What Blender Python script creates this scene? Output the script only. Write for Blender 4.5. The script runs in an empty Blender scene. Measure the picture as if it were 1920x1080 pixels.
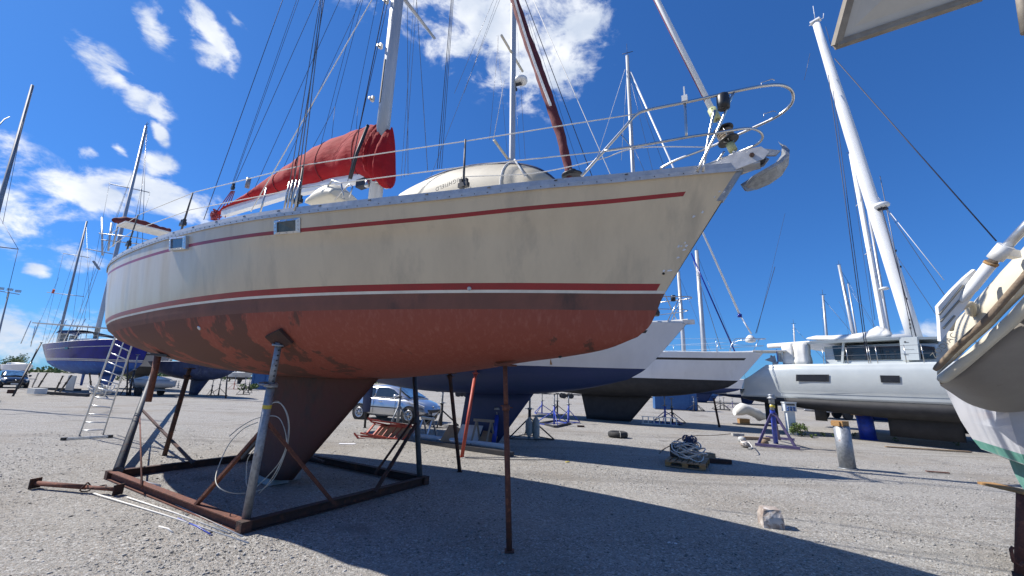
import bpy, math, random
import numpy as np
from math import radians, sin, cos, pi, sqrt, atan2, tan
from mathutils import Vector, Matrix

random.seed(7)
scene = bpy.context.scene
COL = scene.collection

# ------------------------------------------------------------------ camera
FPX, PITCH, ROLL, CAMH = 780.0, radians(13.0), radians(1.9), 1.7
cam_d = bpy.data.cameras.new('camera')
cam = bpy.data.objects.new('camera', cam_d)
COL.objects.link(cam)
cam_d.sensor_width = 36.0
cam_d.lens = 36.0 * FPX / 1920.0
cam_d.clip_start = 0.05
cam_d.clip_end = 3000
CR = Matrix.Rotation(pi / 2 + PITCH, 3, 'X') @ Matrix.Rotation(ROLL, 3, 'Z')
cam.matrix_world = Matrix.Translation((0, 0, CAMH)) @ CR.to_4x4()
scene.camera = cam
CAMP = Vector((0, 0, CAMH))

# ------------------------------------------------------------------ sun and exposure
SUN_EL = radians(47)
SUN_DIR = Vector((0.95, -0.30, 0)).normalized() * cos(SUN_EL) + Vector((0, 0, -sin(SUN_EL)))   # direction the light travels
sd = bpy.data.lights.new('sun', 'SUN')
sd.energy = 5.0
sd.angle = radians(0.53)
sd.color = (1.0, 0.95, 0.88)
so = bpy.data.objects.new('sun', sd)
COL.objects.link(so)
so.rotation_euler = SUN_DIR.to_track_quat('-Z', 'Y').to_euler()
scene.view_settings.view_transform = 'Standard'
scene.view_settings.look = 'None'
scene.view_settings.gamma = 1.0
scene.view_settings.exposure = 0.46
scene.view_settings.use_curve_mapping = False


def cray(px, py):
    return (CR @ Vector(((px - 960) / FPX, -(py - 540) / FPX, -1.0)))


def G(px, py, z=0.0):
    d = cray(px, py)
    return CAMP + d * ((z - CAMH) / d.z)


def PD(px, py, dist):
    """point on the sight line at a given depth along world Y"""
    d = cray(px, py)
    return CAMP + d * (dist / d.y)


# ------------------------------------------------------------------ world
world = bpy.data.worlds.new('World')
scene.world = world
world.use_nodes = True
wn, wl = world.node_tree.nodes, world.node_tree.links
wn.clear()


def N(t, **k):
    n = wn.new(t)
    for a, b in k.items():
        setattr(n, a, b)
    return n


w_out = N('ShaderNodeOutputWorld')
bg = N('ShaderNodeBackground')
sky = N('ShaderNodeTexSky', sky_type='NISHITA')
sky.sun_disc = False
sky.sun_elevation = SUN_EL
toward = -SUN_DIR
sky.sun_rotation = atan2(toward.x, toward.y)
sky.altitude = 50
sky.air_density = 1.0
sky.dust_density = 0.25
sky.ozone_density = 1.5
bg.inputs['Strength'].default_value = 0.10
gam = N('ShaderNodeGamma')
gam.inputs['Gamma'].default_value = 0.78
wl.new(sky.outputs[0], gam.inputs['Color'])
hsv = N('ShaderNodeMixRGB', blend_type='MULTIPLY')
hsv.inputs['Fac'].default_value = 1.0
hsv.inputs['Color2'].default_value = (0.27, 0.70, 1.42, 1)
wl.new(gam.outputs[0], hsv.inputs['Color1'])
tc = N('ShaderNodeTexCoord')


def vmath(op, a, b=None):
    n = N('ShaderNodeVectorMath', operation=op)
    for i, v in enumerate((a, b)):
        if v is None:
            continue
        if hasattr(v, 'is_output'):
            wl.new(v, n.inputs[i])
        else:
            n.inputs[i].default_value = v
    return n


def smath(op, a, b=None, c=None, clamp=False):
    n = N('ShaderNodeMath', operation=op)
    n.use_clamp = clamp
    for i, v in enumerate((a, b, c)):
        if v is None:
            continue
        if hasattr(v, 'is_output'):
            wl.new(v, n.inputs[i])
        else:
            n.inputs[i].default_value = v
    return n.outputs[0]


DIRN = tc.outputs['Generated']
warp = N('ShaderNodeTexNoise')
warp.inputs['Scale'].default_value = 5.0
warp.inputs['Detail'].default_value = 4
wl.new(DIRN, warp.inputs['Vector'])
wv = vmath('SUBTRACT', warp.outputs['Color'], (0.5, 0.5, 0.5)).outputs[0]
wsc = vmath('SCALE', wv)
wsc.inputs['Scale'].default_value = 0.10
DW = vmath('ADD', DIRN, wsc.outputs[0]).outputs[0]


def blob(px, py, rx, ry, ang=0.0, gain=1.0, d=None):
    c = (cray(px, py) if d is None else Vector(d)).normalized()
    e1 = Vector((c.y, -c.x, 0)).normalized()
    e2 = c.cross(e1).normalized()
    if e2.z > 0:
        e2 = -e2
    a = radians(ang)
    rx, ry = rx * 1.12, ry * 1.15
    A = (e1 * cos(a) + e2 * sin(a)) / rx
    B = (e2 * cos(a) - e1 * sin(a)) / ry
    d0 = vmath('SUBTRACT', DW, tuple(c)).outputs[0]
    x = vmath('DOT_PRODUCT', d0, tuple(A)).outputs['Value']
    y = vmath('DOT_PRODUCT', d0, tuple(B)).outputs['Value']
    r2 = smath('ADD', smath('MULTIPLY', x, x), smath('MULTIPLY', y, y))
    f = smath('SUBTRACT', 1.0, smath('SQRT', r2), clamp=True)
    f = smath('MULTIPLY', f, gain)
    # only on this side of the sky
    side = vmath('DOT_PRODUCT', DIRN, tuple(c)).outputs['Value']
    return smath('MULTIPLY', f, smath('GREATER_THAN', side, 0.2))


blobs = [blob(930, 40, .26, .15, 25, 1.5), blob(890, -60, .28, .16, 0, 1.5), blob(1080, 40, .10, .08, 0, 1.15),
         blob(1000, 140, .10, .08, 0, 1.1), blob(235, 150, .075, .04, 25, 1.5), blob(290, 190, .03, .02, 50, 1.4), blob(298, 30, .05, .026, 55, 1.4),
         blob(385, 60, .075, .024, 50, 1.5), blob(430, 35, .03, .012, 30, 1.1), blob(310, 368, .13, .05, 3, 1.6), blob(190, 362, .09, .035, 3, 1.5), blob(292, 300, .04, .035, 0, 1.3),
         blob(172, 280, .022, .016, 0, 1.3), blob(220, 270, .025, .014, 20, 1.3), blob(78, 510, .026, .016, 5, 1.5), blob(165, 482, .045, .035, 0, 1.0),
         blob(292, 225, .03, .014, 50, 1.3), blob(20, 625, .20, .05, 0, .9),
         blob(1720, 640, .14, .035, 0, .9), blob(-250, 300, .25, .12, 0, 1.2),
         blob(0, 0, .25, .14, 0, 1.3, (-.7, -.6, .6)), blob(0, 0, .25, .12, 0, 1.3, (.5, -.8, .5)),
         blob(0, 0, .35, .15, 0, 1.2, (1, -.35, .4))]
acc = blobs[0]
for b in blobs[1:]:
    acc = smath('MAXIMUM', acc, b)
nz = N('ShaderNodeTexNoise')
nz.inputs['Scale'].default_value = 12.0
nz.inputs['Detail'].default_value = 11
nz.inputs['Roughness'].default_value = 0.62
nz.inputs['Distortion'].default_value = 0.25
mp = N('ShaderNodeMapping')
mp.inputs['Scale'].default_value = (1, 1, 1.7)
wl.new(DIRN, mp.inputs['Vector'])
wl.new(mp.outputs[0], nz.inputs['Vector'])
dens = smath('ADD', acc, smath('MULTIPLY', smath('SUBTRACT', nz.outputs['Fac'], 0.53), 3.6))
mr = N('ShaderNodeMapRange', interpolation_type='SMOOTHSTEP')
mr.inputs['From Min'].default_value = 0.18
mr.inputs['From Max'].default_value = 1.05
wl.new(dens, mr.inputs['Value'])
gate = N('ShaderNodeMapRange', interpolation_type='SMOOTHSTEP')
gate.inputs['From Min'].default_value = 0.0
gate.inputs['From Max'].default_value = 0.40
wl.new(acc, gate.inputs['Value'])
fac = smath('MULTIPLY', smath('MULTIPLY', mr.outputs[0], gate.outputs[0]), 0.93)
# soft grey inside the thick parts of a cloud
n2 = N('ShaderNodeTexNoise')
n2.inputs['Scale'].default_value = 9
n2.inputs['Detail'].default_value = 6
wl.new(mp.outputs[0], n2.inputs['Vector'])
crp = N('ShaderNodeValToRGB')
crp.color_ramp.elements[0].position = 0.35
crp.color_ramp.elements[0].color = (5.0, 5.6, 6.6, 1)
crp.color_ramp.elements[1].position = 0.62
crp.color_ramp.elements[1].color = (7.8, 8.0, 8.3, 1)
wl.new(n2.outputs['Fac'], crp.inputs['Fac'])
mix = N('ShaderNodeMixRGB')
wl.new(fac, mix.inputs['Fac'])
wl.new(hsv.outputs[0], mix.inputs['Color1'])
wl.new(crp.outputs[0], mix.inputs['Color2'])
wl.new(mix.outputs[0], bg.inputs['Color'])
wl.new(bg.outputs[0], w_out.inputs['Surface'])


# ------------------------------------------------------------------ materials
MC = {}


def mat(name, c1, rough=.5, metal=0., c2=None, scale=4., mixp=(.4, .65), detail=6, bump=0., bscale=30., stretch=None, spec=.5,
        c3=None, s3=1.5, p3=(.55, .7), trans=0., coat=0., rvar=0.):
    if name in MC:
        return MC[name]
    m = bpy.data.materials.new(name)
    m.use_nodes = True
    nt = m.node_tree
    n, l = nt.nodes, nt.links
    bs = n['Principled BSDF']
    bs.inputs['Roughness'].default_value = rough
    bs.inputs['Metallic'].default_value = metal
    bs.inputs['Specular IOR Level'].default_value = spec
    bs.inputs['Transmission Weight'].default_value = trans
    bs.inputs['Coat Weight'].default_value = coat
    t = n.new('ShaderNodeTexCoord')
    mpn = n.new('ShaderNodeMapping')
    l.new(t.outputs['Object'], mpn.inputs['Vector'])
    if stretch:
        mpn.inputs['Scale'].default_value = stretch
    col = None
    if c2 is None:
        c2 = tuple(x * .82 for x in c1)
    cur = c1

    def layer(prev, c, sc, pp, seed):
        nn = n.new('ShaderNodeTexNoise')
        nn.inputs['Scale'].default_value = sc
        nn.inputs['Detail'].default_value = detail
        nn.inputs['Roughness'].default_value = .65
        ad = n.new('ShaderNodeVectorMath')
        ad.inputs[1].default_value = (seed, seed * 2, seed)
        l.new(mpn.outputs[0], ad.inputs[0])
        l.new(ad.outputs[0], nn.inputs['Vector'])
        mrn = n.new('ShaderNodeMapRange')
        mrn.inputs['From Min'].default_value = pp[0]
        mrn.inputs['From Max'].default_value = pp[1]
        l.new(nn.outputs['Fac'], mrn.inputs['Value'])
        mx = n.new('ShaderNodeMixRGB')
        l.new(mrn.outputs[0], mx.inputs['Fac'])
        if hasattr(prev, 'is_output'):
            l.new(prev, mx.inputs['Color1'])
        else:
            mx.inputs['Color1'].default_value = (*prev, 1)
        mx.inputs['Color2'].default_value = (*c, 1)
        return mx.outputs[0], mrn.outputs[0]
    cur, f1 = layer(cur, c2, scale, mixp, 0)
    if c3 is not None:
        cur, f3 = layer(cur, c3, s3, p3, 11.3)
    l.new(cur, bs.inputs['Base Color'])
    if rvar:
        mrr = n.new('ShaderNodeMapRange')
        mrr.inputs['To Min'].default_value = rough
        mrr.inputs['To Max'].default_value = rough + rvar
        l.new(f1, mrr.inputs['Value'])
        l.new(mrr.outputs[0], bs.inputs['Roughness'])
    if bump:
        bn = n.new('ShaderNodeTexNoise')
        bn.inputs['Scale'].default_value = bscale
        bn.inputs['Detail'].default_value = 5
        l.new(mpn.outputs[0], bn.inputs['Vector'])
        bp = n.new('ShaderNodeBump')
        bp.inputs['Strength'].default_value = bump
        bp.inputs['Distance'].default_value = .02
        l.new(bn.outputs['Fac'], bp.inputs['Height'])
        l.new(bp.outputs[0], bs.inputs['Normal'])
    MC[name] = m
    return m


mat('cream_gelcoat', (.62, .51, .35), .32, c2=(.54, .44, .30), scale=2.2, stretch=(1.5, 1.5, .22), mixp=(.42, .75), coat=.15, rvar=.2,
    c3=(.38, .32, .235), s3=1.9, p3=(.53, .82), bump=.03, bscale=3)
mat('stripe_red', (.32, .016, .022), .35, c2=(.24, .016, .02), scale=3)
mat('stripe_white', (.74, .70, .60), .4)
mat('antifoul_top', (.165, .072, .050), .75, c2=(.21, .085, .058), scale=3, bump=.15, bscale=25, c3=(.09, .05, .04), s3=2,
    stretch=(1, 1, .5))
mat('antifoul', (.29, .072, .043), .8, c2=(.36, .115, .075), scale=6, mixp=(.5, .75), stretch=(3.2, 3.2, .45), bump=.25, bscale=14,
    c3=(.13, .052, .034), s3=.55, p3=(.485, .515))
mat('keel_paint', (.085, .034, .024), .85, c2=(.09, .03, .024), scale=2.5, bump=.5, bscale=9, c3=(.05, .032, .028), s3=1.4)
mat('alloy', (.62, .64, .66), .35, .9, c2=(.48, .5, .52), scale=8, bump=.05)
mat('alloy_rail', (.52, .52, .52), .4, .25, c2=(.42, .42, .42), scale=14, bump=.08)
mat('mast_alloy', (.50, .51, .52), .4, .35, c2=(.40, .41, .42), scale=3, stretch=(1, 1, .2))
mat('mast_white', (.8, .8, .79), .35, c2=(.72, .72, .71), scale=2, stretch=(1, 1, .3))
mat('mast_dark', (.34, .35, .36), .5, .3, c2=(.25, .26, .27), scale=2)
mat('stainless', (.52, .51, .49), .30, 1., c2=(.6, .58, .54), scale=10)
mat('galvanised', (.34, .36, .38), .5, .5, c2=(.22, .235, .25), scale=18, c3=(.22, .12, .07), s3=5, p3=(.62, .75), bump=.15, bscale=60)
mat('grey_steel', (.09, .095, .10), .6, .2, c2=(.05, .053, .055), scale=12, c3=(.14, .06, .035), s3=6, p3=(.58, .7), bump=.2, bscale=50)
mat('rust', (.16, .055, .032), .85, .0, c2=(.10, .038, .024), scale=9, c3=(.28, .10, .05), s3=20, p3=(.55, .7), bump=.4, bscale=60)
mat('rust_dark_and_shaded', (.075, .032, .022), .85, .0, c2=(.04, .025, .02), scale=9, c3=(.17, .06, .03), s3=7, p3=(.56, .7), bump=.4, bscale=60)  # dark rusty steel; also stands in for shade on some cradle beams
mat('red_primer', (.50, .075, .04), .55, c2=(.36, .06, .035), scale=10, c3=(.2, .07, .04), s3=16, p3=(.6, .7))
mat('blue_paint', (.03, .075, .50), .45, c2=(.03, .055, .30), scale=6, c3=(.14, .10, .14), s3=5, p3=(.6, .72))
mat('purple_paint', (.09, .07, .17), .55, c2=(.06, .05, .12), scale=6, c3=(.16, .08, .06), s3=7, p3=(.6, .72))
mat('dark_steel', (.03, .032, .038), .6, .2, c2=(.05, .045, .045), scale=8)
mat('white_gel', (.72, .73, .76), .25, c2=(.66, .67, .7), scale=1.5, coat=.3, stretch=(1, 1, .3), c3=(.60, .60, .60), s3=2, p3=(.6, .8))
mat('cat_gel', (.52, .555, .55), .25, c2=(.47, .505, .505), scale=1.2, coat=.4)
mat('navy_antifoul', (.014, .034, .11), .6, c2=(.018, .035, .12), scale=2.5, bump=.2, bscale=10, c3=(.03, .05, .13), s3=6, p3=(.6, .75))
mat('black_antifoul', (.018, .019, .022), .7, c2=(.03, .03, .034), scale=3, bump=.2, bscale=8)
mat('navy_gel', (.010, .020, .24), .18, c2=(.012, .016, .14), scale=1, spec=.25)
mat('blue_antifoul', (.03, .12, .42), .6, c2=(.02, .085, .32), scale=1.5, bump=.1, c3=(.05, .2, .5), s3=3)
mat('black_stripe', (.012, .013, .02), .3)
mat('grey_gel', (.45, .46, .46), .4, c2=(.36, .36, .36), scale=1, stretch=(1, 1, .3))
mat('green_gel', (.20, .36, .30), .4, c2=(.16, .3, .25), scale=1)
mat('green_paint', (.10, .33, .25), .6, c2=(.16, .42, .33), scale=3, c3=(.30, .44, .32), s3=4, p3=(.55, .7))
mat('green_antifoul', (.13, .31, .25), .75, c2=(.09, .23, .19), scale=4, c3=(.20, .36, .30), s3=9, bump=.2)
mat('red_canvas', (.36, .014, .018), .85, spec=.2, c2=(.30, .012, .015), scale=3, bump=.5, bscale=4, stretch=(1, 1, 3), c3=(.34, .03, .03), s3=5)
mat('maroon_canvas', (.11, .02, .022), .85, c2=(.16, .03, .03), scale=6, bump=.5, bscale=12)
mat('red_rope', (.35, .05, .06), .85, c2=(.22, .04, .05), scale=60)
mat('grey_canvas', (.50, .50, .48), .7, c2=(.42, .42, .40), scale=3, bump=.3, bscale=5)
mat('white_canvas', (.74, .73, .69), .75, c2=(.64, .63, .59), scale=3, bump=.5, bscale=6)
mat('tarp', (.04, .06, .14), .6, c2=(.025, .035, .08), scale=2, bump=.9, bscale=3, c3=(.10, .12, .18), s3=4)
mat('cream_hypalon', (.62, .57, .45), .55, c2=(.55, .50, .39), scale=4, bump=.05, c3=(.44, .38, .27), s3=3, p3=(.58, .75))
mat('white_rib', (.74, .74, .72), .45, c2=(.66, .66, .63), scale=4)
mat('rub_brown', (.24, .18, .12), .8, c2=(.15, .11, .08), scale=12, bump=.3, bscale=50, c3=(.36, .30, .21), s3=6)
mat('rib_hull', (.30, .28, .25), .5, c2=(.26, .24, .215), scale=2, c3=(.22, .2, .17), s3=14, p3=(.64, .7), bump=.08, bscale=40)
mat('deck_white', (.72, .71, .67), .5, c2=(.66, .65, .61), scale=3)
mat('black_plastic', (.015, .015, .016), .4, c2=(.03, .03, .03), scale=6)
mat('dark_window', (.015, .017, .02), .08, spec=.8, c2=(.02, .022, .026))
mat('portlight_glass', (.04, .042, .04), .15, spec=.7, c2=(.075, .075, .07), scale=7)
mat('wire', (.16, .165, .18), .4, .6)
mat('wire_dark', (.035, .04, .07), .6)
mat('white_rope', (.72, .70, .65), .8, c2=(.55, .53, .48), scale=80)
mat('cream_hose', (.55, .53, .45), .6, c2=(.45, .43, .36), scale=20)
mat('yellow_sleeve', (.48, .50, .26), .5, c2=(.40, .42, .22), scale=10)
mat('yellow_tape', (.62, .48, .06), .6)
mat('wood', (.34, .24, .15), .8, c2=(.22, .15, .09), scale=6, stretch=(1, 8, 8), bump=.4, bscale=20)
mat('wood_orange', (.42, .24, .09), .8, c2=(.28, .15, .06), scale=6, stretch=(1, 8, 8), bump=.3)
mat('wood_grey', (.30, .265, .22), .85, c2=(.20, .17, .14), scale=8, stretch=(1, 8, 8), bump=.4, bscale=20)
mat('beige_panel', (.47, .42, .32), .6)
mat('hose_grey', (.34, .34, .33), .7, c2=(.5, .5, .48), scale=9)
mat('concrete', (.42, .41, .39), .9, c2=(.34, .33, .31), scale=6, bump=.4, bscale=30, c3=(.25, .24, .22), s3=3)
mat('concrete_brown', (.36, .31, .27), .9, c2=(.24, .18, .15), scale=7, bump=.8, bscale=18, c3=(.58, .54, .50), s3=5, p3=(.52, .6))
mat('tyre_rubber', (.022, .022, .023), .8, c2=(.04, .038, .036), scale=12, bump=.3, bscale=40)
mat('car_silver', (.55, .57, .60), .28, .75, coat=.8, c2=(.53, .55, .58))
mat('car_black', (.015, .018, .025), .15, .2, coat=1.)
mat('car_glass', (.03, .045, .06), .04, spec=.9, c2=(.04, .055, .07))
mat('windscreen', (.06, .12, .22), .05, spec=1., c2=(.10, .22, .38), scale=3, mixp=(.45, .55))
mat('rim_metal', (.45, .45, .46), .35, .8)
mat('lamp_glass', (.7, .72, .75), .1, spec=.8)
mat('plate_white', (.8, .8, .78), .4)
mat('leaf', (.075, .12, .03), .7, c2=(.11, .16, .04), scale=3)
mat('leaf_light', (.16, .22, .06), .7, c2=(.11, .16, .05), scale=3)
mat('bark', (.12, .09, .065), .9)
mat('chipboard', (.40, .28, .18), .85, c2=(.33, .22, .14), scale=12)
mat('paper_white', (.74, .74, .76), .7)
mat('pipe_white', (.62, .64, .68), .4, c2=(.55, .57, .6))
mat('fender_grey', (.50, .50, .47), .6, c2=(.36, .36, .33), scale=8, bump=.1)
mat('bin_blue', (.02, .09, .25), .5, c2=(.03, .12, .3))
mat('pedestal_white', (.66, .69, .70), .45, c2=(.58, .6, .6), scale=6)
mat('socket_blue', (.04, .12, .35), .4)
mat('solar_under', (.52, .50, .45), .7, c2=(.46, .44, .39), scale=3)
mat('frame_brown', (.22, .19, .15), .7, c2=(.32, .28, .22), scale=9)
mat('print_black', (.02, .02, .02), .6)
mat('print_grey', (.27, .25, .20), .6)
mat('skin_scuff', (.80, .79, .76), .6)


_m = MC['antifoul']
_nt = _m.node_tree
for _n in list(_nt.nodes):
    if _n.bl_idname == 'ShaderNodeMapRange' and abs(_n.inputs['From Min'].default_value - .485) < 1e-4:
        _src = _n.inputs['Value'].links[0].from_socket
        _t = _nt.nodes.new('ShaderNodeTexCoord')
        _s = _nt.nodes.new('ShaderNodeSeparateXYZ')
        _nt.links.new(_t.outputs['Object'], _s.inputs[0])
        _r = _nt.nodes.new('ShaderNodeMapRange')
        for _k, _v in (('From Min', 1.0), ('From Max', 3.8), ('To Min', .035), ('To Max', -.16)):
            _r.inputs[_k].default_value = _v
        _nt.links.new(_s.outputs['X'], _r.inputs['Value'])
        _a = _nt.nodes.new('ShaderNodeMath')
        _nt.links.new(_src, _a.inputs[0])
        _nt.links.new(_r.outputs[0], _a.inputs[1])
        _nt.links.new(_a.outputs[0], _n.inputs['Value'])

# ------------------------------------------------------------------ mesh helpers
def frame_of(d):
    d = d.normalized()
    up = Vector((0, 0, 1)) if abs(d.z) < .95 else Vector((1, 0, 0))
    x = d.cross(up).normalized()
    return x, x.cross(d).normalized()


class MB:
    def __init__(s):
        s.v, s.f, s.m, s.sm = [], [], [], []

    def add(s, vs, fs, mi=0, smooth=False):
        o = len(s.v)
        s.v += [tuple(p) for p in vs]
        for f in fs:
            s.f.append([i + o for i in f])
            s.m.append(mi)
            s.sm.append(smooth)
        return s

    def box(s, c, size, rot=None, mi=0, taper=1.):
        hx, hy, hz = (k / 2 for k in size)
        vs = []
        for z, t in ((-hz, 1), (hz, taper)):
            for x, y in ((-hx, -hy), (hx, -hy), (hx, hy), (-hx, hy)):
                vs.append(Vector((x * t, y * t, z)))
        if rot is not None:
            R = Matrix.Rotation(rot, 3, 'Z') if not isinstance(rot, Matrix) else rot
            vs = [R @ p for p in vs]
        c = Vector(c)
        return s.add([p + c for p in vs], [(0, 3, 2, 1), (4, 5, 6, 7), (0, 1, 5, 4), (1, 2, 6, 5), (2, 3, 7, 6), (3, 0, 4, 7)], mi)

    def beam(s, p, q, w, h, mi=0):
        p, q = Vector(p), Vector(q)
        x, y = frame_of(q - p)
        vs = [a + x * sx * w / 2 + y * sy * h / 2 for a in (p, q) for sx, sy in ((-1, -1), (1, -1), (1, 1), (-1, 1))]
        return s.add(vs, [(0, 1, 2, 3), (7, 6, 5, 4), (0, 4, 5, 1), (1, 5, 6, 2), (2, 6, 7, 3), (3, 7, 4, 0)], mi)

    def tube(s, pts, r, n=8, mi=0, closed=False, cap=True, smooth=True):
        pts = [Vector(p) for p in pts]
        k = len(pts)
        rs = r if isinstance(r, (list, tuple)) else [r] * k
        vs, fs = [], []
        px = None
        for i, p in enumerate(pts):
            a = pts[(i - 1) % k] if (closed or i > 0) else p
            b = pts[(i + 1) % k] if (closed or i < k - 1) else p
            d = (b - a).normalized() if (b - a).length > 1e-9 else Vector((0, 0, 1))
            if px is None:
                x, y = frame_of(d)
            else:
                x = px - d * px.dot(d)
                x = x.normalized() if x.length > 1e-6 else frame_of(d)[0]
                y = x.cross(d).normalized()
            px = x
            for j in range(n):
                t = 2 * pi * j / n
                vs.append(p + (x * cos(t) + y * sin(t)) * rs[i])
        m = k if closed else k - 1
        for i in range(m):
            i2 = (i + 1) % k
            for j in range(n):
                j2 = (j + 1) % n
                fs.append((i * n + j, i * n + j2, i2 * n + j2, i2 * n + j))
        s.add(vs, fs, mi, smooth)
        if cap and not closed:
            o = len(s.v) - len(vs)
            s.f.append([o + j for j in range(n)][::-1])
            s.m.append(mi)
            s.sm.append(False)
            s.f.append([o + (k - 1) * n + j for j in range(n)])
            s.m.append(mi)
            s.sm.append(False)
        return s

    def loft(s, rings, mi=0, closed_ring=True, cap=True, smooth=True):
        n = len(rings[0])
        vs = [p for r in rings for p in r]
        fs = []
        for i in range(len(rings) - 1):
            for j in range(n if closed_ring else n - 1):
                j2 = (j + 1) % n
                fs.append((i * n + j, i * n + j2, (i + 1) * n + j2, (i + 1) * n + j))
        s.add(vs, fs, mi, smooth)
        if cap and closed_ring:
            o = len(s.v) - len(vs)
            for base, rev in ((0, True), ((len(rings) - 1) * n, False)):
                f = [o + base + j for j in range(n)]
                s.f.append(f[::-1] if rev else f)
                s.m.append(mi)
                s.sm.append(False)
        return s

    def prism(s, poly, d, mi=0):
        """poly: list of points, extruded by vector d"""
        n = len(poly)
        d = Vector(d)
        vs = [Vector(p) for p in poly] + [Vector(p) + d for p in poly]
        fs = [tuple(range(n))[::-1], tuple(range(n, 2 * n))]
        for i in range(n):
            j = (i + 1) % n
            fs.append((i, j, n + j, n + i))
        return s.add(vs, fs, mi)

    def lathe(s, c, prof, n=16, axis=None, mi=0, smooth=True):
        c = Vector(c)
        ax = Vector(axis or (0, 0, 1)).normalized()
        x, y = frame_of(ax)
        rings = [[c + ax * z + (x * cos(2 * pi * j / n) + y * sin(2 * pi * j / n)) * r for j in range(n)] for r, z in prof]
        return s.loft(rings, mi, smooth=smooth)

    def build(s, name, mats, parent=None, world_pts=True, origin=None):
        """vertices in world space unless parent given with world_pts False"""
        me = bpy.data.meshes.new(name)
        if parent is not None and world_pts:
            iv = parent.matrix_world.inverted() if parent.parent is None else (MW[parent.name]).inverted()
            vs = [tuple(iv @ Vector(p)) for p in s.v]
        elif origin is not None:
            o_ = Vector(origin)
            vs = [tuple(Vector(p) - o_) for p in s.v]
        else:
            vs = s.v
        me.from_pydata(vs, [], s.f)
        if not isinstance(mats, (list, tuple)):
            mats = [mats]
        for m in mats:
            me.materials.append(MC[m])
        me.polygons.foreach_set('material_index', s.m)
        me.polygons.foreach_set('use_smooth', s.sm)
        me.update()
        o = bpy.data.objects.new(name, me)
        COL.objects.link(o)
        if parent is not None:
            o.parent = parent
            MW[o.name] = MW[parent.name]
        else:
            if origin is not None:
                o.location = origin
            MW[o.name] = Matrix.Translation(Vector(origin) if origin is not None else Vector((0, 0, 0)))
        return o


MW = {}


def tag(o, label=None, cat=None, group=None, kind=None):
    for k, v in (('label', label), ('category', cat), ('group', group), ('kind', kind)):
        if v:
            o[k] = v
    return o


def thing(name, label, cat, loc=(0, 0, 0), rz=0., group=None):
    o = bpy.data.objects.new(name, None)
    o.empty_display_size = .2
    COL.objects.link(o)
    m = Matrix.Translation(Vector(loc)) @ Matrix.Rotation(rz, 4, 'Z')
    o.matrix_world = m
    MW[o.name] = m
    return tag(o, label, cat, group)


def copy_tree(src, loc, rz=0., label=None, group=None, parent=None, scale=None):
    c = src.copy()
    COL.objects.link(c)
    if parent is None:
        c.location = loc
        c.rotation_euler = (0, 0, rz)
        if scale:
            c.scale = scale
        if label:
            c['label'] = label
        if group:
            c['group'] = group
    else:
        c.parent = parent
    for ch in list(CH.get(src.name, [])):
        copy_tree(ch, None, parent=c)
    return c


CH = {}


def index_children():
    CH.clear()
    for o in bpy.data.objects:
        if o.parent is not None:
            CH.setdefault(o.parent.name, []).append(o)


def cr(xs, ys):
    """smooth (Catmull-Rom) table lookup"""
    xs, ys = list(xs), list(ys)

    def f(x):
        if x <= xs[0]:
            return ys[0]
        if x >= xs[-1]:
            return ys[-1]
        i = max(k for k in range(len(xs)) if xs[k] <= x)
        i = min(i, len(xs) - 2)
        h = xs[i + 1] - xs[i]
        t = (x - xs[i]) / h
        m0 = (ys[i + 1] - ys[i - 1]) / (xs[i + 1] - xs[i - 1]) if i > 0 else (ys[1] - ys[0]) / (xs[1] - xs[0])
        m1 = (ys[i + 2] - ys[i]) / (xs[i + 2] - xs[i]) if i + 2 < len(xs) else (ys[-1] - ys[-2]) / (xs[-1] - xs[-2])
        return ((2 * t ** 3 - 3 * t * t + 1) * ys[i] + (t ** 3 - 2 * t * t + t) * h * m0
                + (-2 * t ** 3 + 3 * t * t) * ys[i + 1] + (t ** 3 - t * t) * h * m1)
    return f


def smoothline(pts, n=6):
    pts = [Vector(p) for p in pts]
    out = []
    for i in range(len(pts) - 1):
        p0, p1, p2, p3 = pts[max(i - 1, 0)], pts[i], pts[i + 1], pts[min(i + 2, len(pts) - 1)]
        for k in range(n):
            t = k / n
            out.append(0.5 * ((2 * p1) + (p2 - p0) * t + (2 * p0 - 5 * p1 + 4 * p2 - p3) * t * t + (3 * p1 - p0 - 3 * p2 + p3) * t ** 3))
    out.append(pts[-1])
    return out


class Frame:
    """a boat's own frame: x forward, y to port, z up"""

    def __init__(s, K, yaw):
        s.K = Vector(K)
        a = radians(yaw)
        s.rz = a
        s.u = Vector((cos(a), sin(a), 0))
        s.p = Vector((-sin(a), cos(a), 0))

    def at(s, px, py, y=0.):
        d = cray(px, py)
        p0 = s.K + s.p * y
        t = (p0 - CAMP).dot(s.p) / d.dot(s.p)
        q = CAMP + d * t - s.K
        return Vector((q.dot(s.u), y, q.z))

    def w(s, p):
        return s.K + s.u * p[0] + s.p * p[1] + Vector((0, 0, p[2]))


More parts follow.
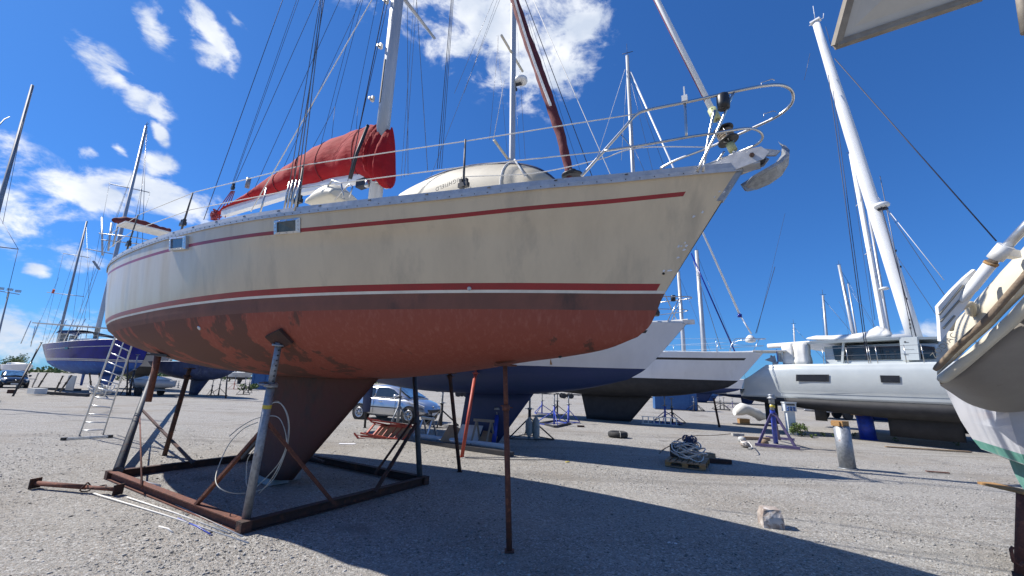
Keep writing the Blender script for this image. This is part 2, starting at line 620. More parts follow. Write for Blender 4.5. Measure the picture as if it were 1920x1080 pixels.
class Hull:
    """lines of a yacht hull as tables; t runs 0 (stern) .. 1 (stem)"""

    def __init__(s, stern, bow, stem_z, tb, bs, bw, zs, zw, zc, fore, tuck=.0):
        s.stern, s.bow = stern, bow      # functions of z: end x of a row
        s.bs, s.bw, s.zs, s.zw, s.zc = cr(tb, bs), cr(tb, bw), zs, zw, zc
        s.fore = fore                    # exponent for section fullness

    def pt(s, t, row):
        """row = ('u', a) underwater a 0..1 ; ('o', z above waterline) ; ('s', below sheer) """
        zw, zs, zc = s.zw(t), s.zs(t), s.zc(t)
        k, a = row
        if k in 'dm':
            k, a = 'u', s.conv(k, a, zw, zc)
        if k == 'u':
            an = a * pi / 2
            y = s.bw(t) * sin(an) ** .85
            z = zw - (zw - zc) * cos(an) ** 1.0
            zz = zw + (zc - zw) * cos(an)
        else:
            z = zw + a if k == 'o' else zs - a
            z = min(z, zs)
            q = max(0., (z - zw) / (zs - zw))
            y = s.bw(t) + (s.bs(t) - s.bw(t)) * q ** .72
        ze = s.zend(row)
        x = s.stern(ze[0]) + (s.bow(ze[1]) - s.stern(ze[0])) * t
        return Vector((x, -y, z))

    def conv(s, k, a, zw, zc):
        if k == 'd':
            return math.acos(min(.97, a / (zw - zc))) / (pi / 2)
        return .64 + (math.acos(min(.97, .165 / (zw - zc))) / (pi / 2) - .64) * a

    def zend(s, row):
        out = []
        for t in (0, 1):
            zw, zs, zc = s.zw(t), s.zs(t), s.zc(t)
            k, a = row
            if k in 'dm':
                k, a = 'u', s.conv(k, a, zw, zc)
            out.append(zw + (zc - zw) * cos(a * pi / 2) if k == 'u' else (zw + a if k == 'o' else zs - a))
        return out

    def mesh(s, rows, mats, nt=56, tend=None):
        """rows: list of row specs bottom to top, mats: material index between row i and i+1 (or (a, b, t0, t1))"""
        mb = MB()
        ts = [(1 - cos(pi * i / nt)) / 2 * .35 + .65 * i / nt for i in range(nt + 1)]
        for side in (1, -1):
            g = []
            for t in ts:
                g.append([(lambda p: Vector((p.x, p.y * side, p.z)))(s.pt(t, r)) for r in rows])
            nr = len(rows)
            vs = [p for r in g for p in r]
            for i in range(nt):
                for j in range(nr - 1):
                    a, b, c, d = i * nr + j, (i + 1) * nr + j, (i + 1) * nr + j + 1, i * nr + j + 1
                    mi = mats[j]
                    if isinstance(mi, tuple):
                        mi = mi[0] if mi[2] <= ts[i] < mi[3] else mi[1]
                    f = (a, b, c, d) if side == 1 else (d, c, b, a)
                    mb.f.append([k + (len(mb.v)) for k in f])
                    mb.m.append(mi)
                    mb.sm.append(True)
            mb.v += [tuple(p) for p in vs]
        # transom
        nr = len(rows)
        n1 = (nt + 1) * nr
        for j in range(nr - 1):
            mi = mats[j]
            mi = mi[1] if isinstance(mi, tuple) else mi
            mb.f.append([j, j + 1, n1 + j + 1, n1 + j])
            mb.m.append(mi)
            mb.sm.append(False)
        return mb

    def side(s, x, z):
        """half breadth and t where the topside has this x and z"""
        lo, hi = 0., 1.
        for _ in range(30):
            t = (lo + hi) / 2
            p = s.pt(t, ('o', z - s.zw(t))) if z >= s.zw(t) else None
            if p is None:
                zw, zc = s.zw(t), s.zc(t)
                c = min(1, max(0, (zw - z) / max(1e-4, zw - zc)))
                a = math.acos(c) / (pi / 2)
                p = s.pt(t, ('u', a))
            if p.x < x:
                lo = t
            else:
                hi = t
        return -p.y, t

    def hit(s, fr, px, py):
        """point of the starboard side seen at a pixel, in the boat's frame"""
        d = cray(px, py)
        prev = None
        for i in range(1200):
            q = CAMP + d * (1.0 + i * .02) - fr.K
            P = Vector((q.dot(fr.u), q.dot(fr.p), q.z))
            t0 = 0.0
            if P.x < -5.3 or P.x > 7.3 or P.z < 1.5:
                continue
            y, t = s.side(P.x, P.z)
            if P.y > -y:
                lo, hi = 1.0 + (i - 1) * .02, 1.0 + i * .02
                for _ in range(12):
                    md = (lo + hi) / 2
                    q = CAMP + d * md - fr.K
                    P = Vector((q.dot(fr.u), q.dot(fr.p), q.z))
                    y, t = s.side(P.x, P.z)
                    if P.y > -y:
                        hi = md
                    else:
                        lo = md
                return P
        return P


# ================================================================== THE SETTING
def ground_material():
    m = bpy.data.materials.new('gravel_ground')
    m.use_nodes = True
    nt = m.node_tree
    n, l = nt.nodes, nt.links
    bs = n['Principled BSDF']
    bs.inputs['Roughness'].default_value = .95
    bs.inputs['Specular IOR Level'].default_value = .2
    g = n.new('ShaderNodeNewGeometry')

    def noise(sc, det, rough=.6, vec=None):
        q = n.new('ShaderNodeTexNoise')
        q.inputs['Scale'].default_value = sc
        q.inputs['Detail'].default_value = det
        q.inputs['Roughness'].default_value = rough
        l.new(vec or g.outputs['Position'], q.inputs['Vector'])
        return q.outputs['Fac']

    def mixc(f, a, b):
        x = n.new('ShaderNodeMixRGB')
        if hasattr(f, 'is_output'):
            l.new(f, x.inputs['Fac'])
        for i, v in (('Color1', a), ('Color2', b)):
            if hasattr(v, 'is_output'):
                l.new(v, x.inputs[i])
            else:
                x.inputs[i].default_value = (*v, 1)
        return x.outputs[0]

    def mrg(v, a, b, c=0., d=1.):
        x = n.new('ShaderNodeMapRange')
        for k, q in (('From Min', a), ('From Max', b), ('To Min', c), ('To Max', d)):
            x.inputs[k].default_value = q
        l.new(v, x.inputs['Value'])
        return x.outputs[0]
    vor = n.new('ShaderNodeTexVoronoi')
    vor.inputs['Scale'].default_value = 95
    l.new(g.outputs['Position'], vor.inputs['Vector'])
    sep = n.new('ShaderNodeSeparateColor')
    l.new(vor.outputs['Color'], sep.inputs[0])
    vor2 = n.new('ShaderNodeTexVoronoi')
    vor2.inputs['Scale'].default_value = 52
    l.new(g.outputs['Position'], vor2.inputs['Vector'])
    sep2 = n.new('ShaderNodeSeparateColor')
    l.new(vor2.outputs['Color'], sep2.inputs[0])
    stone = mixc(sep.outputs[0], (.20, .19, .172), (.40, .385, .355))
    stone = mixc(mrg(sep2.outputs[1], .86, .90), stone, (.53, .52, .49))
    stone = mixc(mrg(sep2.outputs[2], .90, .93), stone, (.12, .115, .105))
    stone = mixc(mrg(sep.outputs[1], .90, .92), stone, (.36, .29, .22))
    # fine dust between, swept by wheels into bands
    mpn = n.new('ShaderNodeMapping')
    mpn.inputs['Rotation'].default_value = (0, 0, radians(24))
    mpn.inputs['Scale'].default_value = (.22, 1.1, 1)
    l.new(g.outputs['Position'], mpn.inputs['Vector'])
    mpn2 = n.new('ShaderNodeMapping')
    mpn2.inputs['Location'].default_value = (31, 17, 3)
    l.new(g.outputs['Position'], mpn2.inputs['Vector'])
    band = noise(1.0, 7, .62, mpn.outputs[0])
    dust = mixc(noise(180, 3), (.27, .255, .23), (.42, .405, .37))
    col = mixc(mrg(band, .46, .62, .05, .6), stone, dust)
    speck = noise(26, 4, .75)
    col = mixc(mrg(speck, .50, .66, 0, .55), col, (.50, .48, .445))
    speck2 = noise(17, 5, .78, mpn2.outputs[0])
    col = mixc(mrg(speck2, .53, .66, 0, .6), col, (.10, .093, .082))
    patch = noise(.33, 6, .6)
    col = mixc(mrg(patch, .50, .68, 0, .6), col, (.25, .215, .17))
    wet = noise(.9, 5, .6)
    col = mixc(mrg(wet, .60, .70, 0, .5), col, (.17, .16, .145))
    mp3 = n.new('ShaderNodeMapping')
    mp3.inputs['Rotation'].default_value = (0, 0, radians(-9))
    mp3.inputs['Scale'].default_value = (.07, 1.7, 1)
    l.new(g.outputs['Position'], mp3.inputs['Vector'])
    track = noise(1.0, 5, .55, mp3.outputs[0])
    col = mixc(mrg(track, .55, .66, 0, .38), col, (.17, .158, .14))
    oil = noise(.55, 3, .5, mpn2.outputs[0])
    col = mixc(mrg(oil, .66, .72, 0, .5), col, (.10, .09, .08))
    l.new(col, bs.inputs['Base Color'])
    h1 = n.new('ShaderNodeMath')
    h1.operation = 'MULTIPLY_ADD'
    l.new(vor.outputs['Distance'], h1.inputs[0])
    h1.inputs[1].default_value = -.6
    l.new(mrg(noise(7, 6), .3, .7, 0, 1.), h1.inputs[2])
    h2 = n.new('ShaderNodeMath')
    h2.operation = 'MULTIPLY_ADD'
    l.new(vor2.outputs['Distance'], h2.inputs[0])
    h2.inputs[1].default_value = -.3
    l.new(h1.outputs[0], h2.inputs[2])
    bp = n.new('ShaderNodeBump')
    bp.inputs['Strength'].default_value = 1.0
    bp.inputs['Distance'].default_value = .014
    l.new(h2.outputs[0], bp.inputs['Height'])
    l.new(bp.outputs[0], bs.inputs['Normal'])
    MC['gravel_ground'] = m


ground_material()
g = MB()
R = 900
nseg = 24
# fine grid near the camera with gentle unevenness, coarse ring beyond
xs = [-900, -300, -120, -60] + [-30 + i * .75 for i in range(81)] + [60, 120, 300, 900]
ys = [-300, -60, -20] + [-5 + i * .75 for i in range(61)] + [60, 90, 140, 300, 900]


def gz(x, y):
    k = max(0, 1 - max(abs(x) / 30, abs(y - 15) / 22))
    return min(1, k * 3) * .012 * (sin(x * .9 + 1.3) * cos(y * .7) + .6 * sin(x * 2.1 + y * 1.7)) - .004


g.add([(x, y, gz(x, y)) for y in ys for x in xs],
      [(j * len(xs) + i, j * len(xs) + i + 1, (j + 1) * len(xs) + i + 1, (j + 1) * len(xs) + i)
       for j in range(len(ys) - 1) for i in range(len(xs) - 1)], 0, True)
tag(g.build('gravel_ground', 'gravel_ground'), 'pale grey compacted gravel boatyard ground', kind='structure')

# loose stones near the camera: real geometry, one mesh
rng = np.random.default_rng(3)
NS = 105000
ang = rng.uniform(radians(-56), radians(58), NS)
dist = 2.6 + 15 * rng.random(NS) ** 1.25
cx, cy = dist * np.sin(ang), dist * np.cos(ang)
sz = rng.uniform(.0035, .0085, NS) * (1 + 2.2 * (rng.random(NS) ** 14))
base = np.array([[1, 0, 0], [0, 1, 0], [-1, 0, 0], [0, -1, 0], [0, 0, .75], [0, 0, -.5]], float)
tri = np.array([[0, 1, 4], [1, 2, 4], [2, 3, 4], [3, 0, 4], [1, 0, 5], [2, 1, 5], [3, 2, 5], [0, 3, 5]])
V = base[None] * sz[:, None, None] * (1 + .5 * (rng.random((NS, 6, 3)) - .5)) * np.array([1.15, .9, .8])[None, None]
rot = rng.uniform(0, 2 * np.pi, NS)
c_, s_ = np.cos(rot)[:, None], np.sin(rot)[:, None]
VX = V[..., 0] * c_ - V[..., 1] * s_ + cx[:, None]
VY = V[..., 0] * s_ + V[..., 1] * c_ + cy[:, None]
gzs = np.array([gz(a, b) for a, b in zip(cx, cy)])
VZ = V[..., 2] + (sz * .15)[:, None] + gzs[:, None]
VV = np.stack([VX, VY, VZ], -1).reshape(-1, 3)
FF = (tri[None] + (np.arange(NS) * 6)[:, None, None]).reshape(-1, 3)
for i, (nm, c1, c2) in enumerate((('stone_grey', (.30, .29, .27), (.40, .39, .36)), ('stone_pale', (.50, .48, .45), (.42, .39, .34)),
                                  ('stone_dark', (.15, .145, .135), (.21, .19, .16)))):
    mat(nm, c1, .9, c2=c2, scale=3)
me = bpy.data.meshes.new('loose_gravel')
me.vertices.add(len(VV))
me.vertices.foreach_set('co', VV.astype(np.float32).ravel())
me.loops.add(len(FF) * 3)
me.loops.foreach_set('vertex_index', FF.astype(np.int32).ravel())
me.polygons.add(len(FF))
me.polygons.foreach_set('loop_start', np.arange(0, len(FF) * 3, 3, dtype=np.int32))
for nm in ('stone_grey', 'stone_pale', 'stone_dark'):
    me.materials.append(MC[nm])
me.polygons.foreach_set('material_index', np.repeat(rng.choice([0, 0, 0, 1, 2], NS), 8).astype(np.int32))
me.update(calc_edges=True)
o = bpy.data.objects.new('loose_gravel', me)
COL.objects.link(o)
tag(o, 'loose small grey and white stones strewn over the yard', kind='stuff')

# ================================================================== THE CREAM YACHT
FM = Frame((-3.9, 7.45, 0), -32)
TB = [0, .09, .175, .26, .35, .44, .525, .61, .70, .79, .86, .92, .96, 1]
BS_ = [1.45, 1.70, 1.86, 1.97, 2.03, 2.04, 2.01, 1.91, 1.68, 1.30, .94, .57, .31, .02]
BW_ = [1.02, 1.46, 1.69, 1.82, 1.88, 1.90, 1.86, 1.75, 1.50, 1.14, .80, .46, .22, .004]
zs_ = cr([0, .09, .26, .44, .61, .7, .79, .86, .92, 1], [3.80, 3.76, 3.66, 3.59, 3.51, 3.49, 3.53, 3.60, 3.67, 3.80])
zw_ = lambda t: 2.53 + .10 * t
zc_ = cr([0, .1, .2, .3, .4, .5, .62, .72, .8, .87, .93, .97, 1],
         [2.34, 2.10, 1.93, 1.80, 1.73, 1.70, 1.70, 1.77, 1.85, 1.95, 2.02, 2.09, 2.205])
bow_ = cr([2.20, 2.30, 2.42, 2.63, 3.8], [6.11, 6.23, 6.30, 6.40, 7.18])
stern_ = cr([2.3, 2.55, 3.8], [-4.75, -5.0, -4.9])
HM = Hull(stern_, bow_, None, TB, BS_, BW_, zs_, zw_, zc_, 1)

yacht = thing('sailing_yacht', 'large cream hulled sailing yacht with rust red bottom standing in a steel cradle', 'sailing yacht',
              FM.K, FM.rz)


def part(mb, name, mats, parent=yacht, **kw):
    o = mb.build(name, mats, parent, world_pts=False)
    for k, v in kw.items():
        o[k] = v
    return o


rows = [('u', a) for a in (0, .08, .18, .30, .42, .54, .64)] + [('m', .33), ('m', .67)]
nu = len(rows)
rows += [('d', .165), ('d', .08), ('u', 1.0)]
rows += [('o', .028), ('o', .095), ('o', .22), ('o', .36), ('o', .5), ('o', .62), ('s', .22), ('s', .178), ('s', .10), ('s', 0)]
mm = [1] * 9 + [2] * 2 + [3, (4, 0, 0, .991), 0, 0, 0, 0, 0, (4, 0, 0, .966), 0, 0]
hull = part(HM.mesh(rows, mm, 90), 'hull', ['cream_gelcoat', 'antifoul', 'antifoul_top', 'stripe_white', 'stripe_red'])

# deck and coachroof
mb = MB()
vs, fs = [], []
for i in range(41):
    t = i / 40
    p = HM.pt(t, ('s', .01))
    vs += [(p.x, p.y, p.z), (p.x, p.y * .5, p.z + .05), (p.x, 0, p.z + .07), (p.x, -p.y * .5, p.z + .05), (p.x, -p.y, p.z)]
for i in range(40):
    for j in range(4):
        a = i * 5 + j
        fs.append((a, a + 1, a + 6, a + 5))
mb.add(vs, fs, 0, True)
part(mb, 'deck', 'deck_white')
mb = MB()
rings = []
for x, w, h in ((-2.9, 1.0, .05), (-2.85, 1.05, .42), (-1, 1.12, .46), (1, 1.05, .42), (2.2, .85, .34), (2.9, .6, .2), (3.3, .4, .02)):
    z0 = 3.62
    rings.append([(x, -w, z0), (x, -w * .92, z0 + h * .8), (x, -w * .5, z0 + h), (x, 0, z0 + h * 1.08), (x, w * .5, z0 + h), (x, w * .92, z0 + h * .8), (x, w, z0)])
mb.loft(rings, smooth=True)
part(mb, 'coachroof', 'deck_white')

# toe rail both sides
for sd_ in (1, -1):
    mb = MB()
    rings = []
    for i in range(61):
        t = i / 60
        p = HM.pt(t, ('s', 0))
        y = p.y * sd_
        o_ = -sd_
        rings.append([(p.x, y + o_ * .012, p.z - .035), (p.x, y + o_ * .016, p.z + .008), (p.x, y + o_ * .004, p.z + .012),
                      (p.x, y + o_ * .002, p.z + .062), (p.x, y - o_ * .012, p.z + .062), (p.x, y - o_ * .012, p.z - .01)])
    mb.loft(rings, smooth=False)
    tr = part(mb, 'toe_rail', 'alloy_rail')
    if sd_ == 1:
        rv = MB()
        for i in range(96):
            t = .02 + .95 * i / 95
            p = HM.pt(t, ('s', 0))
            rv.box((p.x, p.y - .016, p.z - .014), (.008, .006, .008))
            if i % 5 == 0:
                rv.box((p.x, p.y - .005, p.z + .042), (.045, .006, .010))
        o = rv.build('rail_bolts', 'black_plastic', tr, world_pts=False)
        o['kind'] = 'stuff'

# transom details hidden; hull portlights
for k, (c4) in enumerate((((324, 447), (355, 443), (354, 468), (323, 471)), ((519, 415), (568, 409), (568, 437), (519, 441)))):
    q = [HM.hit(FM, *c) for c in c4]
    nrm = (q[1] - q[0]).cross(q[3] - q[0]).normalized()
    if nrm.y > 0:
        nrm = -nrm
    cc = (q[0] + q[1] + q[2] + q[3]) / 4
    fr_ = MB()
    inn = [cc + (p - cc) * .72 for p in q]
    o1, o2 = nrm * .05, nrm * -.02
    for i in range(4):
        j = (i + 1) % 4
        a, b, c, d = q[i], q[j], inn[j], inn[i]
        fr_.add([a + o2, b + o2, c + o2, d + o2, a + o1 * .8, b + o1 * .8, c + o1, d + o1],
                [(0, 1, 5, 4), (4, 5, 6, 7), (6, 5, 1, 2), (3, 7, 6, 2), (0, 3, 2, 1), (0, 4, 7, 3), (1, 2, 6, 5)])
    win = part(fr_, 'portlight', 'alloy')
    gl = MB()
    gl.add([p + nrm * .036 for p in inn], [(0, 1, 2, 3)])
    gl.build('pane', 'portlight_glass', win, world_pts=False)
    sc = MB()
    for i in range(4):
        for u in (.2, .5, .8):
            a = cc + (q[i] - cc) * .87
            b = cc + (q[(i + 1) % 4] - cc) * .87
            p = a + (b - a) * u + nrm * .046
            sc.lathe(p, [(.006, 0), (.006, .004), (.001, .006)], 6, nrm)
    sc.build('frame_screws', 'stainless', win, world_pts=False)['kind'] = 'stuff'

for nm, px, py, r, m_ in (('through_hull', 880, 541, .022, 'alloy'), ('through_hull', 374, 615, .030, 'alloy'), ('drain_hole', 1244, 513, .012, 'black_plastic'),
                          ('sensor_fitting', 1050, 668, .02, 'black_plastic')):
    p = HM.hit(FM, px, py)
    p2 = HM.hit(FM, px + 12, py)
    p3 = HM.hit(FM, px, py + 12)
    nrm = (p2 - p).cross(p3 - p).normalized()
    if nrm.y > 0:
        nrm = -nrm
    mb = MB()
    mb.lathe(p + nrm * .001, [(r, -.004), (r, .006), (r * .8, .012), (r * .55, .012), (r * .5, .004), (.001, .004)], 14, nrm)
    part(mb, nm, m_)
# small white sticker plate beside the portlight and scuffs at the stem
p = HM.hit(FM, 574, 404)
mb = MB().box(p + Vector((0, -.006, 0)), (.05, .006, .055))
st = part(mb, 'sling_sticker', 'paper_white')
MB().box(p + Vector((0, -.011, 0)), (.018, .003, .035)).build('sling_mark', 'print_black', st, world_pts=False)
mb = MB()
random.seed(5)
for k in range(15):
    z = random.choice([3.45, 3.3, 3.05, 3.62, 2.9]) + random.uniform(-.1, .1)
    xe = bow_(z) - random.uniform(.02, .16)
    y, t = HM.side(xe, z)
    n_ = random.randint(4, 6)
    mb.add([(xe + cos(2 * pi * i / n_) * random.uniform(.006, .03), -y - .004, z + sin(2 * pi * i / n_) * random.uniform(.005, .02)) for i in range(n_)],
           [tuple(range(n_))])
part(mb, 'gelcoat_chips', 'skin_scuff', kind='stuff')

# stem fitting strap (stainless strip with bolts running down the stem)
mb = MB()
mb.loft([[(bow_(z) + .012, -.03, z), (bow_(z) + .012, .03, z), (bow_(z) - .05, .045, z), (bow_(z) - .05, -.045, z)] for z in (3.50, 3.6, 3.7, 3.8)], smooth=False)
part(mb, 'stem_strap', 'galvanised')

# keel and rudder
kt = [(503, 704), (715, 700)]
mb = MB()
secs = []
A0, A1 = FM.at(505, 712), FM.at(478, 896)
F0, F1 = FM.at(717, 706), FM.at(548, 893)
NSEC = 12
prof = [(0, 0), (.04, .35), (.12, .7), (.3, 1), (.5, .93), (.75, .55), (.92, .2), (1, .04)]
for k in range(NSEC + 1):
    u = k / NSEC
    z = 1.78 + (.105 - 1.78) * u
    xa = A0.x + (A1.x - A0.x) * u - .02
    xf = F0.x + (F1.x - F0.x) * u
    th = .15 - .03 * u + .05 * max(0, u - .75) * 4
    if k == 0:
        th *= 1.25
    ring = [(xf + (xa - xf) * a, -th * b, z) for a, b in prof] + [(xf + (xa - xf) * a, th * b, z) for a, b in prof[::-1][:-1]]
    secs.append(ring)
mb.loft(secs, smooth=True)
part(mb, 'keel', 'keel_paint')
mb = MB()
secs = []
for u in (0, .5, 1):
    z = 2.12 - u * 1.05
    ch = .36 - .12 * u
    x0 = -4.35
    secs.append([(x0 - ch * (a - .25) + .0 * u, -.40 - .055 * b, z) for a, b in prof] + [(x0 - ch * (a - .25), -.40 + .055 * b, z) for a, b in prof[::-1][:-1]])
mb.loft(secs, smooth=True)
part(mb, 'rudder', 'rust')

# ---------------------------------------------------------------- mast, boom, sails
mx = 1.84
mb = MB()


def mast_ring(x, y, z, a, b, n=14):
    return [(x + a * cos(2 * pi * i / n), y + b * sin(2 * pi * i / n), z) for i in range(n)]


MTOP = 18.4
mb.loft([mast_ring(mx - .02 * (z - 4) / 4, 0, z, .135 * k, .10 * k) for z, k in ((3.7, 1), (8, 1), (14, 1), (17, .95), (MTOP, .8))])
mast = part(mb, 'mast', 'mast_alloy')
for (px, py) in ((738, 8), (727, 92), (712, 190)):
    p = FM.at(px, py)
    mb = MB()
    mb.box((p.x - .06, -.11, p.z), (.05, .05, .10))
    mb.lathe((p.x - .09, -.14, p.z), [(.02, -.03), (.035, -.025), (.022, 0), (.035, .025), (.02, .03)], 10, (0, 1, 0))
    mb.build('halyard_fitting', 'stainless', mast, world_pts=False)
mb = MB()
mb.tube([(mx - .14, -.02, 4.0), (mx - .175, -.02, 11), (mx - .2, -.02, 17)], .014, 6)
mb.build('sail_track', 'dark_steel', mast, world_pts=False)
mb = MB()
mb.box((mx - .05, -.103, 6.9), (.025, .012, .9))
mb.build('halyard_slot', 'dark_steel', mast, world_pts=False)
for z, L_ in ((8.9, 1.25), (13.0, 1.0)):
    for s_ in (-1, 1):
        mb = MB()
        mb.loft([[(mx + dx * k - abs(j) * .18, s_ * abs(j), z + dz * k + abs(j) * .08) for dx, dz in ((-.05, 0), (0, .02), (.05, 0), (0, -.02))]
                 for j, k in ((.06, 1), (L_, .7))])
        part(mb, 'spreader', 'mast_alloy')

topp = [(735, 240), (722, 246), (712, 238), (704, 234), (660, 248), (600, 272), (560, 298), (520, 325), (470, 362), (430, 390), (410, 400)]
botp = [(731, 352), (722, 351), (708, 347), (696, 338), (660, 331), (600, 345), (560, 354), (520, 365), (470, 378), (430, 390), (410, 402)]
wid = [.10, .20, .235, .235, .21, .20, .19, .17, .14, .10, .04]
tp = smoothline([FM.at(*p) for p in topp], 5)
bt = smoothline([FM.at(*p) for p in botp], 5)
wd = cr(range(len(wid)), wid)
rings = []
random.seed(11)
for i, (a, b) in enumerate(zip(tp, bt)):
    w = wd(i / 5)
    c = (a + b) / 2
    h = (a - b) / 2
    ring = []
    for j in range(28):
        th = 2 * pi * j / 28
        yy = sin(th) * w * (1 - .35 * cos(th)) * (1 + .1 * sin(i * 1.7 + 3 * cos(th)) + .07 * sin(i * .9 + j * .5))
        k = cos(th) * (1 + (.04 * sin(i * 1.9 + 2) if cos(th) > 0 else .03 * sin(i * 1.3)))
        ring.append((c.x + h.x * k, yy, c.z + h.z * k))
    rings.append(ring)
mb = MB()
mb.loft(rings)
sc_ = part(mb, 'sail_cover', 'red_canvas')
for i_ in (18, 24, 29, 34, 39, 44):
    m2 = MB()
    rg = rings[i_]
    c_ = sum((Vector(p) for p in rg), Vector()) / len(rg)
    m2.tube([c_ + (Vector(p) - c_) * 1.035 for p in rg], .006, 5, closed=True)
    m2.build('cover_tie', 'maroon_canvas', sc_, world_pts=False)
m2 = MB()
m2.tube([Vector(rg[2]) * 1.0 + Vector((0, .01, .004)) for rg in rings[8:46]], .004, 4)
m2.build('cover_seam', 'maroon_canvas', sc_, world_pts=False)
mb = MB()
mb.loft([[(p.x, y + .0, p.z + z) for y, z in ((-.06, -.1), (.06, -.1), (.075, 0), (.05, .1), (-.05, .1), (-.075, 0))]
         for p in (FM.at(421, 399), FM.at(540, 362), FM.at(668, 334), Vector((mx - .12, 0, FM.at(668, 334).z - .02)))], smooth=False)
boom = part(mb, 'boom', 'mast_white')
mb = MB()
q = FM.at(685, 345)
mb.box((q.x, 0, q.z + .02), (.35, .13, .14))
mb.box((q.x + .2, 0, q.z + .02), (.2, .05, .05))
mb.build('gooseneck', 'dark_steel', boom, world_pts=False)
q = FM.at(706, 358)
mb = MB()
for a_, b_ in ((.12, -.09), (.12, .09), (-.14, -.09)):
    mb.lathe((q.x + a_, b_, q.z + .12), [(.03, -.06), (.05, -.05), (.035, 0), (.05, .05), (.03, .06)], 12)
mb.build('mast_winches', 'stainless', mast, world_pts=False)

# furled dark red staysail on the inner stay
pts = [FM.at(925, -130), FM.at(945, -62), FM.at(965, 0), FM.at(985, 62), FM.at(1008, 125), FM.at(1030, 190), FM.at(1050, 250), FM.at(1062, 300), FM.at(1069, 333)]
pts = [pts[0] + (pts[0] - pts[1]).normalized() * 6.5] + pts
sm_ = smoothline(pts, 7)
rr = cr(range(10), [.03, .045, .06, .062, .066, .068, .066, .06, .052, .045])
mb = MB()
mb.tube([p + Vector((0, .01 * sin(i * .8), .0)) for i, p in enumerate(sm_)], [rr(i / 7) * (1 + .035 * sin(i * 1.9) + .03 * sin(i * .83)) for i in range(len(sm_))], 14)
fs_ = part(mb, 'furled_staysail', 'maroon_canvas')
mb = MB()
a, b = FM.at(971, 0), FM.at(1034, 205)
n_ = 16
vs = []
for i in range(n_ + 1):
    p = a + (b - a) * (i / n_)
    p = sm_[21 + i] if False else p
    vs.append(p)
for i in range(n_):
    pass
ctr = [FM.at(965 + (1034 - 965) * (i / 16) - 3 * sin(pi * i / 16), 205 * i / 16) for i in range(17)]
mb.loft([[(p.x + .004, -.082, p.z + .02), (p.x + .036, -.076, p.z + .02), (p.x + .036, -.06, p.z), (p.x + .004, -.066, p.z)] for p in ctr], smooth=False)
mb.build('white_luff_strip', 'white_canvas', fs_, world_pts=False)
q = FM.at(1073, 328)
mb = MB()
mb.lathe(q, [(.10, -.03), (.13, -.02), (.13, 0), (.05, .02), (.05, .06)], 18)
part(mb, 'staysail_drum', 'black_plastic')

# headstay foil with sleeve and furling drum at the bow
a, b = FM.at(1232, 0), FM.at(1338, 212)
d_ = (a - b).normalized()
mb = MB()
mb.tube([b, a, b + d_ * 15.2], [.030, .030, .030], 8)
part(mb, 'headstay_foil', 'mast_white')
mb = MB()
mb.tube([b + d_ * .16 + Vector((-.028, -.015, 0)), b + d_ * 1.2 + Vector((-.034, -.01, 0)), b + d_ * 6 + Vector((-.03, 0, 0))], .004, 5)
part(mb, 'furling_halyard', 'red_rope')
mb = MB()
mb.tube([b + d_ * .05, b - d_ * .09], .043, 12)
sl = part(mb, 'foil_sleeve', 'yellow_sleeve')
mb = MB()
for k in range(3):
    mb.lathe(b - d_ * (.05 - .04 * k) + Vector((.0, -.042, 0)), [(.006, 0), (.006, .006)], 6, (0, -1, 0))
mb.build('sleeve_screws', 'print_black', sl, world_pts=False)
dc = FM.at(1361, 255)
mb = MB()
for rad, z0 in ((.098, .075), (.098, -.062)):
    mb.tube([dc + d_ * (z0 - .007), dc + d_ * (z0 + .007)], rad, 22)
mb.tube([dc - d_ * .06, dc + d_ * .07], .05, 16)
dr = part(mb, 'furling_drum', 'black_plastic')
mb = MB()
ex, ey = frame_of(d_)
for k in range(9):
    z0 = -.05 + k * .012
    mb.tube([dc + d_ * z0 + (ex * cos(t) + ey * sin(t)) * (.066 + .004 * (k % 2)) for t in [2 * pi * i / 18 for i in range(18)]], .0075, 6, closed=True)
mb.build('furling_line', 'rub_brown', dr, world_pts=False)
mb = MB()
for ph in (0, .9):
    mb.tube([dc + d_ * (.08 * cos(t)) + (ex * cos(ph) + ey * sin(ph)) * .105 * sin(t) for t in [pi * i / 12 for i in range(13)]], .005, 6)
    mb.tube([dc + d_ * (.08 * cos(t)) - (ex * cos(ph) + ey * sin(ph)) * .105 * sin(t) for t in [pi * i / 12 for i in range(13)]], .005, 6)
mb.build('drum_cage', 'stainless', dr, world_pts=False)
mb = MB()
mb.tube([dc - d_ * .10, dc - d_ * .19], .04, 12)
part(mb, 'drum_sleeve', 'yellow_sleeve')
mb = MB()
mb.tube([b - d_ * .05, dc + d_ * .06], .02, 10)
mb.tube([dc - d_ * .06, dc - d_ * .30], .016, 10)
mb.box(dc - d_ * .27, (.05, .03, .1))
part(mb, 'turnbuckle', 'stainless')

# ---------------------------------------------------------------- pulpit, stanchions, lifelines
def fa(lst, n=5):
    return smoothline([FM.at(x, y, -s_) for x, y, s_ in lst], n)


